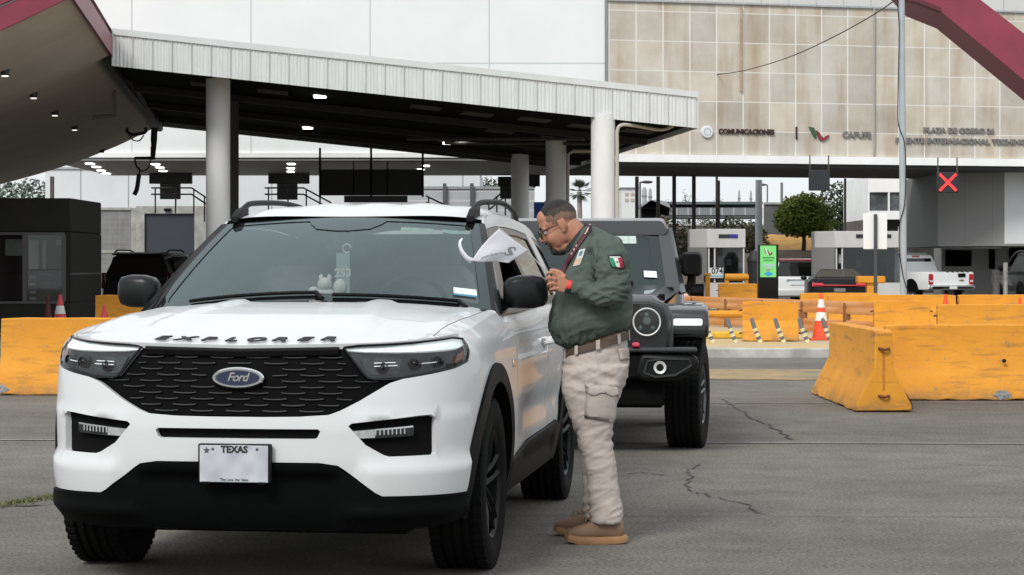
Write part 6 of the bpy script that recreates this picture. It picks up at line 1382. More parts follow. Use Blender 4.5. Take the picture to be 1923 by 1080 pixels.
        # mirror
        mb = MB(); mb.loft([rrect(.07,1.34,1.50,.72,.03), rrect(.085,1.32,1.52,.78,.04), rrect(.085,1.32,1.52,.86,.04), rrect(.07,1.34,1.50,.88,.03)]); me = mb.mesh('m'); me.transform(Matrix.Translation((s*.85,.12,.0))); mo = link_mesh('door_mirror', me, M_black, root)
        mb = MB(); mb.tube([(s*.77,.92,1.20),(s*.83,.95,1.24),(s*.85,.95,1.33)], .030, 8); mb.build('mirror_arm', M_black, mo)
        # front fog lamp and bumper wing
        mb = MB(); mb.lathe([(.028,-.832),(.046,-.84),(.050,-.82),(.028,-.815)], 24, (s*.585,0,.655), 'y', True); fg = mb.build('fog_lamp', mat('fog_ring', (.60,.60,.58), .25), root, ang=30)
        mb = MB(); mb.lathe([(.001,-.828),(.036,-.828),(.036,-.81)], 20, (s*.585,0,.655), 'y'); mb.build('fog_lens', M_lampgrey, fg)
        mb = MB(); mb.tube([(s*.42,-.80,.81),(s*.42,-.85,.825),(s*.395,-.85,.825),(s*.395,-.80,.81)], .017, 8); mb.build('tow_hook', mat('tow_hook_red', (.45,.01,.05), .45), root)
        for y0, y1 in ((1.02,1.95),(2.0,2.9)):
            P = [(s*.775,y0,1.25),(s*.775,y1,1.25),(s*.645,y1,1.66),(s*.645,y0+.15*(y0 < 1.5),1.66)]; plate_quad('side_window', P if s < 0 else P[::-1], M_glassdark, root, -.012)
    mb = MB(); mb.box((-.60,-.80,.56), (.60,-.62,.76)); mb.build('bumper_core', M_black, root, bevel=.03)
    for s in (1,-1):
        W_ = [(.40,.60),(.44,.76),(.84,.745),(.88,.70),(.84,.62),(.70,.56),(.46,.55)]
        mb = MB(); mb.prism([(s*x, z) for x, z in W_], -.83, -.60, 'y'); mb.build('bumper_wing', mat('jeep_bumper', (.006,.0065,.0065), .45, spec=.2), root, bevel=.03)
        rim_ = [(.47,.615),(.49,.70),(.60,.72),(.80,.715),(.815,.67),(.70,.60),(.55,.585)]
        mb = MB(); L_ = [(s*x,-.832,z) for x, z in rim_]; mb.tube(L_+[L_[0]], .009, 6); mb.build('fog_surround', mat('surround_dark', (.03,.032,.033), .4), root)
    mb = MB(); mb.box((-.86,-.84,.765), (.86,-.60,.80)); mb.build('bumper_top', mat('jeep_bumper_top', (.022,.024,.025), .45), root, bevel=.015)
    mb = MB(); mb.box((-.62,-.70,.36), (.62,-.55,.56)); mb.build('skid_plate', M_void, root, bevel=.02)
    mb = MB(); mb.box((-.60,-.55,.34), (.60,3.3,.72)); mb.box((-.70,.52,.4), (.70,3.3,.6)); mb.build('chassis', M_void, root)
    # cowl, windshield, roof
    wsb, wst = (.755,.66,1.20), (.665,1.02,1.715)
    mb = MB(); 
    def WJ(a, b, o=0.0): s2 = a*2-1; return ((wsb[0]+(wst[0]-wsb[0])*b)*s2, wsb[1]+(wst[1]-wsb[1])*b+.03*s2*s2-.0-o*.8, wsb[2]+(wst[2]-wsb[2])*b+o*.5)
    inner = [(.075,.10),(.10,.06),(.9,.06),(.925,.10),(.93,.90),(.90,.95),(.10,.95),(.07,.90)]
    panel('windshield_frame', [(0,0),(1,0),(1,1),(0,1)], [inner], WJ, mG, root, rim=.03, step=.08, grid=.12)
    mb = MB(); mb.grid(lambda a, b: WJ(.05+a*.9, .04+b*.92, -.012), 12, 8); mb.build('windshield', glass('jeep_glass', (.03,.045,.045), .45, .02, 1.75), root, recalc=False)
    panel('glass_border', inner, [[(.13,.20),(.15,.14),(.85,.14),(.87,.20),(.865,.82),(.84,.87),(.16,.87),(.135,.82)]], lambda a, b, o=0: WJ(a, b, -.009), glass('frit_glass', (.01,.011,.011), .01, .02, 1.75), root, rim=0, step=.1, grid=.2)
    q = [(.60,.76),(.79,.76),(.79,.88),(.60,.88)]; mb = MB(); mb.add([WJ(x, y, -.007) for x, y in q], [(0,1,2,3)]); mb.build('visor_label', mat('jeep_label', (.42,.52,.48), .7, var=.2, vs=30), root, recalc=False)
    q = [(.815,.22),(.885,.21),(.885,.31),(.815,.32)]; mb = MB(); mb.add([WJ(x, y, .002) for x, y in q], [(0,1,2,3)]); mb.build('windshield_sticker', mat('sticker_pale', (.7,.78,.82), .6), root, recalc=False)
    mb = MB(); mb.loft([rrect(.655,1.66,1.775,1.0,.05,3,.63), rrect(.67,1.66,1.80,1.12,.05,3,.64), rrect(.67,1.66,1.815,2.0,.05,3,.64), rrect(.67,1.66,1.80,3.35,.05,3,.64)]); mb.build('hard_top', mG, root)
    for s in (1,-1):
        mb = MB(); mb.loft([[(s*.755,.69,1.19),(s*.80,.80,1.19),(s*.78,.92,1.19),(s*.72,.85,1.19)], [(s*.655,1.05,1.72),(s*.69,1.10,1.72),(s*.68,1.2,1.72),(s*.63,1.15,1.72)]]); mb.build('a_pillar', mG, root)
        for y in (1.97, 2.95): mb = MB(); mb.loft([[(s*.78,y-.04,1.19),(s*.78,y+.05,1.19),(s*.70,y+.05,1.19),(s*.70,y-.04,1.19)], [(s*.66,y-.04,1.70),(s*.66,y+.05,1.70),(s*.58,y+.05,1.70),(s*.58,y-.04,1.70)]]); mb.build('pillar', mG, root)
    mb = MB(); mb.box((-.70,.70,1.0), (.70,1.1,1.24)); mb.build('dashboard', M_cabin, root, bevel=.03)
    for x in (-.36,.36): mb = MB(); mb.loft([rrect(.22,.9,1.5,1.65,.06), rrect(.20,.9,1.48,1.78,.06)]); mb.loft([rrect(.12,1.5,1.66,1.68,.05), rrect(.11,1.5,1.65,1.75,.05)]); me = mb.mesh('s'); me.transform(Matrix.Translation((x,0,0))); link_mesh('seat', me, M_seat, root)
    mb = MB(); mb.box((-.72,3.3,.6), (.72,3.42,1.7)); mb.build('tailgate', mB, root)
    for x0, x1 in ((-.55,-.05),(.05,.58)): mb = MB(); mb.tube([WJ(.5+x0*.62, .055, .014), WJ(.5+x1*.62, .045, .014)], .010, 6); mb.build('wiper', M_black, root)
    mb = MB(); mb.box((-.70,.58,1.18), (.70,.69,1.235)); mb.build('cowl', M_black, root, bevel=.015)
jeep()
# plush toy and permit tag in the white suv
tw_ = suv.matrix_basis
toy = thing('plush_toy', 'small white plush toy on the dashboard of the white suv', 'toy', tw_ @ Vector((.02,.68,1.20)), SUV_RZ)
mb = MB(); mb.sphere((0,0,.05), (.055,.045,.055), 14, 10); mb.sphere((0,-.01,.115), (.038,.035,.036), 12, 8); mb.sphere((-.022,0,.150), (.012,.01,.016), 8, 6); mb.sphere((.022,0,.150), (.012,.01,.016), 8, 6); mb.sphere((.078,0,.10), (.036,.03,.044), 10, 8); mb.sphere((-.055,-.02,.085), (.028,.02,.02), 8, 6); mb.sphere((-.05,-.02,.03), (.03,.03,.025), 8, 6)
mb.build('plush_body', mat('plush_white', (.82,.80,.78), .95, bump=.5, bs=80), toy)
mb = MB(); mb.sphere((.0,-.05,.055), (.022,.012,.02), 8, 6); mb.build('pink_patch', mat('plush_pink', (.65,.35,.38), .9), toy)
pt_ = thing('permit_tag', 'pale permit tag numbered 253 hanging from the mirror of the white suv', 'tag', tw_ @ Vector((.02,1.10,1.475)), SUV_RZ)
mb = MB(); mb.box((-.036,-.002,-.22), (.036,.002,.0)); mb.build('card', mat('tag_card', (.36,.48,.46), .6), pt_)
letters('number', '253', .060, M_paper, pt_, Matrix.Translation((0,-.004,-.105)), depth=.001, bold=.002)
mb = MB(); mb.tube([(.02+.022*math.cos(a), 0, .025+.022*math.sin(a)) for a in [2*math.pi*k/14 for k in range(13)]], .004, 6); mb.build('hook', M_paper, pt_)
# ---------------------------------------------------------------- the man beside the white suv
from mathutils.bvhtree import BVHTree
MD = 11.15; MX = facing(1118, MD)
man = thing('person', 'man in dark green long sleeved shirt and beige trousers leaning towards the suv window', 'person', (MX, MD, 0))
def m_(px, py, y=0.0): d = MD+y; return Vector(((px-961.5)*d/F-MX, y, H-(py-YH)*d/F))
def fuse(name, mb, m, parent, voxel, smooth=6, disp=None, fac=.5):
    """weld overlapping volumes into one continuous skin, relax it, then displace along normals"""
    o = link_mesh(name, mb.mesh(name), m, parent)
    r = o.modifiers.new('r', 'REMESH'); r.mode = 'VOXEL'; r.voxel_size = voxel
    s = o.modifiers.new('s', 'SMOOTH'); s.iterations = smooth; s.factor = fac
    dg = bpy.context.evaluated_depsgraph_get(); dg.update()
    me = bpy.data.meshes.new_from_object(o.evaluated_get(dg)); o.modifiers.clear(); o.data = me
    if not me.materials: me.materials.append(m)
    if disp:
        nn = [v.normal.copy() for v in me.vertices]
        for v, n_ in zip(me.vertices, nn): v.co += n_*disp(v.co)
    me.polygons.foreach_set('use_smooth', [True]*len(me.polygons)); me.update(); return o
def fold(p, sx, sy, sz, o=0.0):
    """ridged noise: narrow creases between soft puffs"""
    return 1-2*abs(noise.noise(Vector((p.x*sx+o, p.y*sy+o*.7, p.z*sz-o))))
def ring(f, b, hw, yc=0.0, n=28, ex=.85):
    f = m_(*f, yc); b = m_(*b, yc); c = (f+b)/2; h = (b-f)/2; out = []
    for k in range(n):
        a = 2*math.pi*k/n; ca, sa = math.cos(a), math.sin(a)
        out.append(c+h*math.copysign(abs(ca)**ex, ca)+Vector((0, hw*math.copysign(abs(sa)**ex, sa), 0)))
    return out
def limb(pts, n=18):
    """pts: (px, py, y, radius)"""
    mb = MB(); mb.tube(catmull([tuple(m_(a, b, y))+(r,) for a, b, y, r in pts], 8), .01, n); return mb
def limb_into(mb, pts, n=18):
    q = catmull([tuple(m_(a, b, y))+(r,) for a, b, y, r in pts], 8); mb.tube([p[:3] for p in q], [p[3] for p in q], n)
# ---- shirt
M_shirt = mat('shirt_green', (.062,.083,.070), .8, col2=(.080,.103,.088), vs=5, bump=.75, bs=17, spec=.2)
sh = MB()
sh.loft([ring((1066,652),(1172,616),.185), ring((1047,645),(1182,611),.215), ring((1033,618),(1187,596),.240), ring((1034,582),(1186,562),.240), ring((1044,546),(1184,530),.232), ring((1054,515),(1181,497),.225), ring((1062,489),(1174,473),.215), ring((1072,468),(1160,452),.18), ring((1078,452),(1140,438),.135), ring((1082,440),(1116,427),.080), ring((1083,433),(1106,423),.066)])
NEAR = [(1128,462,-.17,.070),(1143,478,-.235,.088),(1150,520,-.268,.086),(1150,552,-.285,.074),(1128,552,-.305,.064),(1100,545,-.300,.050),(1080,540,-.290,.037),(1074,538.5,-.288,.034)]
FAR = [(1128,462,.17,.070),(1138,478,.235,.085),(1140,525,.268,.078),(1132,556,.265,.068),(1110,552,.22,.055),(1085,545,.15,.045),(1066,541,.09,.036)]
NEAR = [(a, b, c, r*(.93 if i > 2 else 1)) for i, (a, b, c, r) in enumerate(NEAR)]; limb_into(sh, NEAR); limb_into(sh, FAR)
elb = m_(1150,552,-.285); shd = m_(1140,470,-.21); wst_ = m_(1120,640,-.1)
def shirt_disp(p):
    e = math.exp(-((p-elb).length/.13)**2); a = math.exp(-((p-shd).length/.16)**2); w_ = math.exp(-((p.z-(.985-(p.x)*.25))/.10)**2)
    d = .0022*fold(p, 9, 9, 9)+.0012*fold(p, 30, 30, 34)
    d += e*.019*(fold(p, 16, 14, 40)-.45)+a*.013*(fold(p, 26, 16, 14, 3)-.4)+w_*.013*(fold(p, 30, 24, 10, 6)-.4)
    d += .010*(fold(Vector((p.x+.6*p.z, p.y, p.z-.5*p.x)), 4, 4, 14, 9)-.5)*sm((p.z-.95)/.1)
    return d
shirt = fuse('shirt', sh, M_shirt, man, .0075, 4, shirt_disp)
dgm = BVHTree.FromPolygons([v.co for v in shirt.data.vertices], [tuple(p.vertices) for p in shirt.data.polygons])
def on_shirt(px, py, lift=.004):
    o = Vector((-MX, -MD, H)); d_ = (m_(px, py, 0)-o).normalized(); h = dgm.ray_cast(o, d_)
    return (h[0]-d_*lift*.4+h[1]*lift) if h[0] is not None else m_(px, py, -.2)
def decal(name, poly, m, parent, lift=.004, nsub=6):
    """a sewn patch: quad given by four pixels draped over the shirt"""
    mb = MB(); a, b, c, d_ = [Vector(q) for q in poly]
    def f(u, v): p = (a*(1-u)+b*u)*(1-v)+(d_*(1-u)+c*u)*v; return on_shirt(p.x, p.y, lift)
    mb.grid(f, nsub, nsub); o = mb.build(name, m, parent, recalc=False); return o
# placket, pocket flap, seams
mb = MB(); mb.tube([on_shirt(x, y, .003) for x, y in ((1120,452),(1124,470),(1121,490),(1117,506),(1113,522))], .003, 5); mb.build('armhole_seam', M_shirt, shirt)
# sleeve patch with the flag
pt = decal('sleeve_patch', [(1140.5,479.5),(1167,477.5),(1173.5,506),(1147,501)], mat('patch_black', (.012,.012,.014), .7), shirt, .004)
fp = lambda u, v: tuple(Vector((1142.8,482.5))*(1-u)*(1-v)+Vector((1166.5,482.2))*u*(1-v)+Vector((1170.8,502.5))*u*v+Vector((1149.5,501))*(1-u)*v)
for u0, u1, c, nm in ((0,.35,(.012,.20,.10),'green'),(.35,.66,(.72,.72,.68),'white'),(.66,1,(.34,.015,.05),'red')):
    decal('flag_stripe', [fp(u0,.14),fp(u1,.14),fp(u1,1),fp(u0,1)], mat('flag_'+nm, c, .7), pt, .0065)
decal('flag_stripe', [fp(.1,-.02),fp(.9,-.02),fp(.9,.11),fp(.1,.11)], mat('flag_white', (.72,.72,.68), .7), pt, .0068)
decal('flag_emblem', [fp(.45,.42),fp(.57,.42),fp(.57,.66),fp(.45,.66)], mat('flag_emblem', (.10,.07,.035), .8), pt, .0075)
cp_ = decal('chest_patch', [(1089,470),(1100,467),(1089.5,498),(1077,500.5)], mat('chest_pale', (.56,.60,.60), .7), shirt, .004)
decal('patch_stripe', [(1082.5,486),(1093,484),(1088.5,496.5),(1078.5,499)], mat('chest_tan', (.55,.40,.28), .7), cp_, .006)
decal('patch_mark', [(1090,473),(1096,471),(1092,480),(1087,481.5)], mat('chest_blue', (.12,.18,.26), .7), cp_, .006)
# lanyard
M_lan = mat('lanyard_maroon', (.075,.012,.022), .6)
LP = [(1100,421.5),(1107.5,426),(1103,437),(1094,450),(1085,463),(1077,476),(1069,489),(1062,502),(1057,513)]
mb = MB(); L_ = []; R_ = []
for x, y in catmull(LP, 4):
    L_.append(on_shirt(x-3.2, y-1.4, .007)); R_.append(on_shirt(x+3.2, y+1.4, .007))
n = len(L_); mb.add(L_+R_, [(i, i+1, n+i+1, n+i) for i in range(n-1)]); lan = mb.build('lanyard', M_lan, man, recalc=False)
so_ = lan.modifiers.new('Solidify', 'SOLIDIFY'); so_.thickness = .002
for i in range(9):
    t = .12+.30*i/9 if i < 6 else .5+.07*(i-6); k = t*(len(LP)-1); j = int(k); x = LP[j][0]+(LP[j+1][0]-LP[j][0])*(k-j); y = LP[j][1]+(LP[j+1][1]-LP[j][1])*(k-j)
    decal('lanyard_print', [(x-.4,y-2.2),(x+1.6,y-1.2),(x+.2,y+1.8),(x-1.8,y+.8)], mat('lanyard_white', (.60,.42,.42), .6), lan, .0095, 1)
# ---- body: head, neck, forearm and hands in one skin
M_skin = mat('skin', (.41,.195,.125), .5, col2=(.34,.155,.10), vs=14, bump=.08, bs=140, spec=.35)
th = math.radians(24); HC = m_(1048, 424, 0); ct, st = math.cos(th), math.sin(th)
def hd(x, y, z): return HC+Vector((x*ct-z*st, y, x*st+z*ct))
RH = Matrix(((ct,0,-st),(0,1,0),(st,0,ct)))
bd_ = MB()
def ell(c, r): bd_.sphere(hd(*c), r, 22, 14, RH)
ell((.016,0,.038), (.096,.077,.089)); ell((-.022,0,-.045), (.065,.067,.080)); ell((-.050,0,-.108), (.034,.036,.028)); ell((-.005,0,-.108), (.050,.050,.036)); ell((-.040,0,.03), (.052,.062,.052)); ell((-.040,0,.058), (.050,.060,.050))
for s in (1,-1):
    ell((-.046,s*.030,-.046), (.038,.034,.040)); ell((-.072,s*.028,.012), (.018,.030,.012)); ell((.008,s*.052,-.035), (.050,.020,.058))
    ell((.020,s*.083,-.006), (.020,.009,.032)); ell((.014,s*.081,-.033), (.010,.008,.014)); ell((.030,s*.089,.004), (.013,.007,.026)); ell((.006,s*.086,.012), (.006,.006,.02))
bd_.tube([hd(-.080,0,.008), hd(-.094,0,-.015), hd(-.106,0,-.036)], [.011,.013,.016], 10); ell((-.104,0,-.040), (.014,.017,.012)); 
for s in (1,-1): ell((-.094,s*.014,-.044), (.011,.010,.010))
ell((-.086,0,-.072), (.011,.024,.0075)); ell((-.083,0,-.088), (.011,.022,.008))
bd_.tube([hd(.035,0,-.02), hd(.062,0,-.09), m_(1098,448,0), m_(1112,478,0)], [.070,.072,.085,.10], 18)
bd_.loft([ring((1078,480),(1150,465),.14), ring((1068,540),(1170,540),.17), ring((1060,620),(1170,610),.18), ring((1066,680),(1168,670),.16)])
for s, sh_ in ((-1, -.06), (1, .10)): limb_into(bd_, [(1118,670,s*.10,.09),(1112,760,s*.11,.07),(1120,830,s*.11,.055),(1132,920,s*.11,.045),(1140,985,s*.11,.040)])
limb_into(bd_, [(1140,475,-.20,.06),(1150,545,-.275,.05),(1112,548,-.30,.036),(1082,540.5,-.290,.026),(1068,536.5,-.286,.0245)])
limb_into(bd_, [(1140,475,.20,.06),(1134,550,.26,.05),(1085,545,.15,.035),(1060,538,.07,.026)])
# near hand: back of the hand to the camera, fingers closing round the stick
yh = -.285
def hp(px, py, y): return m_(px, py, y)
bd_.loft([[hp(1070,529,yh-.012), hp(1070,529,yh+.014), hp(1071,546,yh+.014), hp(1071,546,yh-.012)], [hp(1058,520,yh-.016), hp(1058,520,yh+.014), hp(1061,550,yh+.016), hp(1061,550,yh-.014)], [hp(1046,515,yh-.018), hp(1046,515,yh+.010), hp(1049,548,yh+.014), hp(1049,548,yh-.014)]])
fing = [((1046,518),(1036,511),(1028,513),(1027,518),.0090), ((1044,526),(1033,521),(1027,523),(1028,529),.0092), ((1044,534),(1034,532),(1029,534),(1031,539),.0088), ((1047,542),(1039,542.5),(1034,544),(1036,548),.0080)]
for a, b, c, d_, r in fing:
    bd_.tube([hp(*a, yh-.006), hp(*b, yh-.016), hp(*c, yh-.004), hp(*d_, yh+.016)], [r*1.12, r*1.05, r*.95, r*.85], 10)
bd_.tube([hp(1062,521,yh-.004), hp(1051,511,yh+.006), hp(1041,507.5,yh+.010), hp(1032,507.5,yh+.008)], [.0125,.0115,.0100,.0085], 10)
# far hand, mostly hidden behind the near one
yf = .02
bd_.loft([[hp(1060,531,yf), hp(1060,531,yf+.024), hp(1060,546,yf+.024), hp(1060,546,yf)], [hp(1043,526,yf-.004), hp(1043,526,yf+.022), hp(1045,548,yf+.022), hp(1045,548,yf-.002)]])
for k, (py, r) in enumerate(((528,.0088),(534,.0090),(540,.0086),(546,.0078))): bd_.tube([hp(1044,py,yf+.008), hp(1035+k,py-2,yf-.004), hp(1031+k,py+1,yf-.014), hp(1034+k,py+5,yf-.020)], [r*1.1,r,r*.95,r*.85], 10)
bd_.tube([hp(1056,526,yf), hp(1046,519,yf-.012), hp(1037,518,yf-.016)], [.012,.0105,.0088], 10)
body = fuse('body', bd_, M_skin, man, .0040, 4, None)
# hair: fade on the sides, dark on top
def cap(name, keep, off, m, nu=72, nv=44):
    mb = MB(); V = {}; 
    def pos(i, j):
        a = math.pi*j/nv; b = 2*math.pi*i/nu; return Vector((.016+(.096+off)*math.sin(a)*math.cos(b), (.077+off)*math.sin(a)*math.sin(b), .038+(.089+off)*math.cos(a)))
    vs = []; fs = []
    for j in range(nv+1):
        for i in range(nu): vs.append(pos(i, j))
    for j in range(nv):
        for i in range(nu):
            q = (j*nu+i, j*nu+(i+1) % nu, (j+1)*nu+(i+1) % nu, (j+1)*nu+i); c = sum((vs[k] for k in q), Vector())/4
            if keep(c): fs.append(q)
    mb.add([hd(*(v+Vector((0,0,0))*1)) for v in vs], fs); o = mb.build(name, m, body, recalc=False)
    return o
M_hair = mat('hair_dark', (.012,.010,.009), .8, var=.4, vs=120, bump=.5, bs=400); M_fade = mat('hair_fade', (.24,.13,.09), .8, col2=(.12,.075,.055), vs=170, bump=.4, bs=400)
hair = cap('hair', lambda c: c.z+.012*noise.noise(c*70) > .090-.55*max(0, -c.x-.015)+.10*max(0, c.x-.05) and c.z > .048+.6*max(0, -c.x-.058), .0045, M_hair)
cap('hair_fade', lambda c: c.z+.014*noise.noise(c*70) > .060+.4*max(0, -c.x-.01)-.5*max(0, c.x-.045) and c.x > -.060, .0030, mat('hair_short', (.060,.042,.034), .85, col2=(.030,.023,.02), vs=170, bump=.4, bs=400), 110, 70)
cap('hair_fade', lambda c: c.z+.016*noise.noise(c*60) > .022+.5*max(0, -c.x-.01)-.55*max(0, c.x-.035) and c.z > -.040 and c.x > -.060, .0016, M_fade)
bm_ = MB(); bm_.sphere(hd(-.060,0,-.112), (.030,.036,.026), 18, 12, RH); bm_.sphere(hd(-.030,0,-.128), (.040,.040,.020), 16, 10, RH); bm_.sphere(hd(-.092,0,-.061), (.010,.026,.006), 14, 8, RH); bm_.sphere(hd(-.082,.026,-.082), (.010,.007,.020), 10, 8, RH); bm_.sphere(hd(-.082,-.026,-.082), (.010,.007,.020), 10, 8, RH)
fuse('beard', bm_, mat('beard_dark', (.022,.016,.013), .85, var=.4, vs=160, bump=.5, bs=400), body, .004, 2)
for s in (1,-1):
    mb = MB(); mb.sphere(hd(-.0735,s*.030,-.005), .0105, 14, 10); e_ = mb.build('eye', mat('eye_white', (.7,.68,.65), .3), body); mb = MB(); mb.sphere(hd(-.0805,s*.030,-.007), .0050, 10, 8); mb.build('iris', M_blackgloss, e_)
    mb = MB(); mb.tube([hd(-.094,s*.012,.016), hd(-.092,s*.032,.022), hd(-.080,s*.052,.016)], [.003,.0045,.003], 6); mb.build('eyebrow', M_hair, body)
gl_ = MB(); fr_ = lambda s: [hd(-.104+.12*max(0, abs(y)-.03)*1.2, s*(.034+.026*math.copysign(abs(math.cos(a))**.6, math.cos(a))), -.006+.019*math.copysign(abs(math.sin(a))**.6, math.sin(a))) for a in [2*math.pi*k/22 for k in range(23)] for y in (.034+.026*math.cos(a),)]
for s in (1,-1): gl_.tube(fr_(s), .0048, 6); gl_.tube([hd(-.098,s*.060,.004), hd(-.04,s*.077,.006), hd(.018,s*.086,.004), hd(.034,s*.086,-.012)], .0026, 6)
gl_.tube([hd(-.106,.010,.0), hd(-.108,0,.002), hd(-.106,-.010,.0)], .003, 6)
glo = gl_.build('glasses', mat('glasses_frame', (.02,.02,.018), .3), man)
for s in (1,-1): mb = MB(); P = fr_(s)[:-1]; mb.add(P+[sum(P, Vector())/len(P)], [(k, (k+1) % 22, 22) for k in range(22)]); mb.build('lens', glass('spectacle_lens', (.2,.2,.2), .9, .02, 1.45), glo, recalc=False)
# collar
cl_ = MB(); rr_ = []
for (f, b, hw) in (((1063,476),(1104,428),.080), ((1060,466),(1098,421),.079), ((1058,470),(1101,417),.083), ((1060,479),(1107,426),.088)):
    rr_.append(ring(f, b, hw, 0, 28, 1.0))
cl_.loft(rr_, caps=False); cl_.build('collar', mat('collar_dark', (.016,.024,.021), .8), shirt, recalc=True)
# cuff, watch
def band(name, p, q, r, wd, m, parent):
    p = Vector(p); q = Vector(q); t = (q-p).normalized(); mb = MB(); mb.tube([p-t*wd/2, p-t*wd*.3, p+t*wd*.3, p+t*wd/2], [r*.97, r, r, r*.97], 22); return mb.build(name, m, parent)
w0, w1 = m_(1069,537,-.286), m_(1080,540,-.289)
wb = band('watch', w0, w1, .0285, .024, mat('watch_band_red', (.62,.045,.035), .55), man)
mb = MB(); c = m_(1068,546.5,-.300); ax = (w1-w0).normalized(); Mw = Matrix.Translation(c) @ Matrix.Rotation(.22, 4, 'Y'); mb.box((-.020,-.014,-.012), (.020,.006,.012), Mw); mb.build('watch_face', M_blackgloss, wb, bevel=.005)
band('cuff', m_(1077,539.5,-.289), m_(1084,541,-.290), .0385, .016, M_shirt, shirt)
# ---- trousers
M_pants = mat('trousers_beige', (.41,.36,.325), .85, col2=(.47,.415,.38), vs=4, bump=.40, bs=24, spec=.15)
tr = MB()
tr.loft([ring((1064,655),(1175,622),.185), ring((1059,675),(1180,655),.20), ring((1057,700),(1181,690),.205), ring((1062,735),(1170,728),.19)])
leg = [((1057,690),(1181,684),.108), ((1058,735),(1166,735),.105), ((1066,765),(1157,765),.098), ((1077,795),(1151,795),.090), ((1088,828),(1149,828),.082), ((1097,862),(1156,862),.080), ((1102,905),(1160,905),.078), ((1105,938),(1165,938),.078), ((1106,962),(1168,962),.082), ((1110,980),(1166,979),.084)]
tr.loft([ring(f, b, hw, -.112) for f, b, hw in leg])
tr.loft([ring((f[0]-1-9*sm((f[1]-760)/200), f[1]-6*sm((f[1]-800)/180)), (b[0]-4-12*sm((b[1]-700)/250), b[1]-6*sm((b[1]-800)/180)), hw, .135) for f, b, hw in leg])
def pants_disp(p):
    knee = math.exp(-((p.z-.53)/.11)**2); ank = math.exp(-((p.z-.14)/.10)**2); cr = math.exp(-((p.z-.83)/.12)**2)
    q = Vector((p.x+.35*p.z, p.y, p.z-.45*p.x))
    d = .0016*fold(p, 10, 10, 8)+.0045*(fold(q, 5, 5, 13, 2)-.45)+.003*(fold(q, 14, 14, 36, 7)-.45)
    d += knee*.007*(fold(q, 7, 8, 26, 5)-.4)+ank*.011*(fold(q, 7, 7, 24, 8)-.35)+cr*.009*(fold(Vector((p.x-.4*p.z, p.y, p.z+.5*p.x)), 8, 8, 20, 4)-.4)
    return d
pants = fuse('trousers', tr, M_pants, man, .0070, 3, pants_disp)
bvp = BVHTree.FromPolygons([v.co for v in pants.data.vertices], [tuple(p.vertices) for p in pants.data.polygons])
def on_pants(px, py, lift):
    o = Vector((-MX, -MD, H)); d_ = (m_(px, py, 0)-o).normalized(); h = bvp.ray_cast(o, d_)
    return (h[0]+h[1]*lift) if h[0] is not None else m_(px, py, -.2)
def pocket(name, px_poly, m, parent, th_):
    mb = MB(); a, b, c, d_ = [Vector(q) for q in px_poly]; n = 8
    def f(u, v, k):
        p = (a*(1-u)+b*u)*(1-v)+(d_*(1-u)+c*u)*v; e = min(u, 1-u, v, 1-v); return on_pants(p.x, p.y, -.003 if k else .003+th_*sm(e/.12))
    mb.grid(lambda u, v: f(u, v, 0), n, n); o = mb.build(name, m, parent, recalc=False); 
    s_ = o.modifiers.new('Solidify', 'SOLIDIFY'); s_.thickness = .004; s_.offset = -1; return o
cpk = pocket('cargo_pocket', [(1103,731),(1158,737),(1153,793),(1098,784)], M_pants, pants, .016)
pocket('pocket_flap', [(1099,719),(1161,727),(1160,744),(1101,738)], M_pants, cpk, .024)
pocket('hip_pocket_flap', [(1160,655),(1178,655),(1179,675),(1164,677)], M_pants, pants, .008)
mb = MB(); mb.tube([on_pants(x, y, .002) for x, y in ((1121,640),(1119,660),(1122,680),(1128,696))], .0028, 5); mb.build('pocket_seam', M_pants, pants)
# belt with loops
bl = MB(); rA, rB = ring((1060,667),(1180,635),.203, 0, 40), ring((1061,655),(1179,621),.200, 0, 40)
up = (rB[0]-rA[0]); rC = [p+Vector((p.x-sum((q.x for q in rA))/40, p.y, 0))*.035 for p in rA]; rD = [p+Vector((p.x-sum((q.x for q in rB))/40, p.y, 0))*.035 for p in rB]
bl.loft([rA, rC, rD, rB], caps=False, closed=True); belt = bl.build('belt', mat('belt_brown', (.075,.052,.038), .7, var=.2, vs=14), man, ang=50)
for k in (22, 26, 30, 34, 38, 18):
    p, q = rC[k], rD[k]; t = (rC[(k+1) % 40]-rC[k-1]).normalized(); n_ = Vector((p.x-sum((a.x for a in rA))/40, p.y, 0)).normalized()
    mb = MB(); mb.add([p-t*.011+n_*.006-up*.2, p+t*.011+n_*.006-up*.2, q+t*.011+n_*.006+up*.15, q-t*.011+n_*.006+up*.15, p-t*.011-up*.2, p+t*.011-up*.2, q+t*.011+up*.15, q-t*.011+up*.15], [(0,1,2,3),(4,7,6,5),(0,4,5,1),(3,2,6,7),(1,5,6,2),(0,3,7,4)]); mb.build('belt_loop', M_pants, pants, bevel=.003)
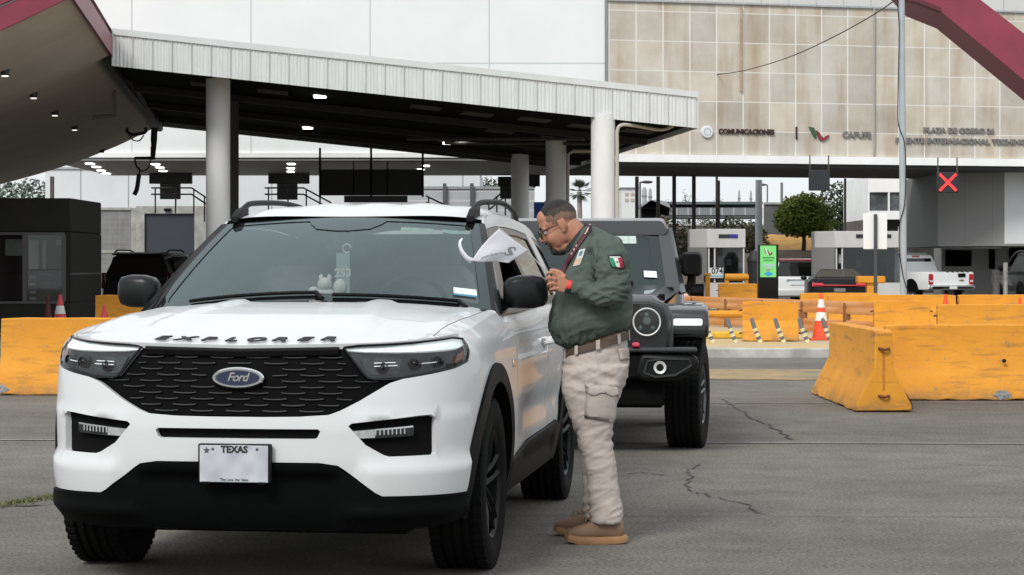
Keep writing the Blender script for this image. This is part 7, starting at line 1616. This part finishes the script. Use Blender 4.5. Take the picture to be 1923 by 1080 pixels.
# ---- shoes
M_shoe = mat('shoe_tan', (.25,.155,.10), .75, col2=(.19,.115,.072), vs=9, bump=.2, bs=120); M_sole = mat('sole_amber', (.33,.18,.08), .6, var=.15, vs=12)
def shoe(px_toe, px_heel, y, yaw=0.0):
    d = MD+y; xt = (px_toe-961.5)*d/F-MX; xh = (px_heel-961.5)*d/F-MX; L_ = xh-xt
    f = lambda t, w_, z: [(xt+L_*t, y+w_*c_*.5, zz_) for c_, zz_ in z]
    def sec(t, wd, h0, h1):
        x = xt+L_*t; out = []
        for k in range(16):
            a = 2*math.pi*k/16; out.append((x, y+wd*math.copysign(abs(math.cos(a))**.7, math.cos(a)), (h0+h1)/2+(h1-h0)/2*math.copysign(abs(math.sin(a))**.8, math.sin(a))))
        return out
    mb = MB(); mb.loft([sec(.01,.018,.035,.055), sec(.06,.040,.028,.074), sec(.2,.050,.026,.088), sec(.38,.050,.026,.108), sec(.55,.044,.026,.135), sec(.70,.041,.026,.150), sec(.88,.040,.026,.140), sec(.965,.032,.03,.120)]); u = mb.build('shoe', M_shoe, man, ang=70)
    sb = u.modifiers.new('Subsurf', 'SUBSURF'); sb.levels = 1; sb.render_levels = 1
    mb = MB(); pl_ = [(-.005,.010),(.05,.042),(.2,.054),(.38,.054),(.6,.046),(.85,.047),(.98,.040),(1.02,.018)]
    P = [(xt+L_*t, y-w_) for t, w_ in pl_]+[(xt+L_*t, y+w_) for t, w_ in pl_[::-1]]
    rings_ = []
    for z, k in ((.0,.96),(.006,1.0),(.026,1.0),(.036,.95)):
        cx = sum(p[0] for p in P)/len(P); rings_.append([(cx+(px-cx)*k, y+(py-y)*k, z+.026*max(0, .12-(px-xt)/L_)/.12*.8+.008*max(0, (px-xt)/L_-.8)/.2) for px, py in P])
    mb.loft(rings_); so2 = mb.build('sole', M_sole, u, ang=40)
    mb = MB()
    for t in (.33,.40,.47): mb.tube([(xt+L_*t, y-.030, .062+.10*t+.018), (xt+L_*(t+.012), y, .072+.10*t+.022), (xt+L_*t, y+.030, .062+.10*t+.018)], .004, 6)
    la = mb.build('laces', mat('lace_brown', (.16,.09,.05), .8), u)
shoe(1061, 1177, -.125); shoe(1040, 1152, .215)
# ---- the small white flag he holds
fo = m_(1030, 512, -.285)+Vector((MX, MD, 0))
fl_ = thing('hand_flag', 'small white flag with grey print on a thin stick held by the man', 'flag', fo)
FY = -.42
def q_(px, py, y): return m_(px, py, y)+Vector((MX, MD, 0))-fo
mb = MB(); mb.tube([q_(936,428,FY), q_(985,467,FY+.06), q_(1026,510,-.292), q_(1033,527,-.270)], .0032, 8); mb.build('stick', mat('stick_grey', (.50,.50,.48), .5), fl_)
A0, A1, A2, A3 = Vector((937,430)), Vector((992,470)), Vector((955,493)), Vector((886,490))
def cloth(u, v, o=0.0):
    p = A0*(1-u)*(1-v)+A1*u*(1-v)+A2*u*v+A3*(1-u)*v
    p = p+Vector((0, 4.0*math.sin(math.pi*u)*(1-v)*.3+2.0*math.sin(2.3*math.pi*u)*v*v*.5))+Vector((-6*math.sin(math.pi*v)*(1-u)*.8, 0))
    w_ = .006*math.sin(5.5*v+3.0*u)*v+.004*math.sin(9*u+2*v)*v
    return q_(p.x, p.y, FY+.06*u+.02*v+w_-o)
M_flag = mat('flag_cloth', (.70,.71,.76), .8, bump=.1, bs=200)
mb = MB(); mb.grid(cloth, 26, 22); fc = mb.build('cloth', M_flag, fl_, recalc=False); so_ = fc.modifiers.new('Solidify', 'SOLIDIFY'); so_.thickness = .0012
T = catmull([(886,490,0),(876,484,3),(866,470,5),(863,456,4),(868,447,2)], 6); mb = MB(); Lf = []; Rg = []
for i, (x, y, k) in enumerate(T):
    w_ = 4.5*(1-(i/(len(T)-1)))**.6+.6; dx, dy = (T[min(i+1,len(T)-1)][0]-T[max(i-1,0)][0], T[min(i+1,len(T)-1)][1]-T[max(i-1,0)][1]); l_ = math.hypot(dx, dy); nx, ny = -dy/l_, dx/l_
    Lf.append(q_(x+nx*w_, y+ny*w_, FY+.02)); Rg.append(q_(x-nx*w_, y-ny*w_, FY+.045))
n = len(T); mb.add(Lf+Rg, [(i, i+1, n+i+1, n+i) for i in range(n-1)]); tl_ = mb.build('cloth_tail', M_flag, fl_, recalc=False); so_ = tl_.modifiers.new('Solidify', 'SOLIDIFY'); so_.thickness = .0012
def cdecal(pts, m, name):
    mb = MB(); L_ = []; R_ = []
    for i, (u, v, w_) in enumerate(pts):
        u2, v2, _ = pts[min(i+1, len(pts)-1)]; u1, v1, _ = pts[max(i-1, 0)]; l_ = math.hypot(u2-u1, v2-v1) or 1; nx, ny = -(v2-v1)/l_, (u2-u1)/l_
        L_.append(cloth(u+nx*w_, v+ny*w_, .0022)); R_.append(cloth(u-nx*w_, v-ny*w_, .0022))
    k = len(pts); mb.add(L_+R_, [(i, i+1, k+i+1, k+i) for i in range(k-1)]); return mb.build(name, m, fc, recalc=False)
M_pr = mat('print_grey', (.26,.26,.27), .8); M_pr2 = mat('print_light', (.33,.33,.35), .8)
cdecal(catmull([(.78,.30,.015),(.70,.20,.03),(.62,.30,.04),(.72,.42,.05),(.80,.50,.045),(.72,.60,.03),(.64,.54,.012)], 5), M_pr, 'print_emblem')
me = text_mesh('paisano', 1.0, depth=0.0, bold=.01); bb = [v.co for v in me.vertices]; x0 = min(v.x for v in bb); x1 = max(v.x for v in bb)

def tmap(v): s = (v.x-x0)/(x1-x0); return cloth(.20+.46*s-.0*v.y, .86-.36*s-(v.y)*.20, .0024)
me2 = bpy.data.meshes.new('print_text'); me2.from_pydata([tuple(tmap(v)) for v in bb], [], [tuple(p.vertices) for p in me.polygons]); link_mesh('print_text', me2, M_pr2, fc)
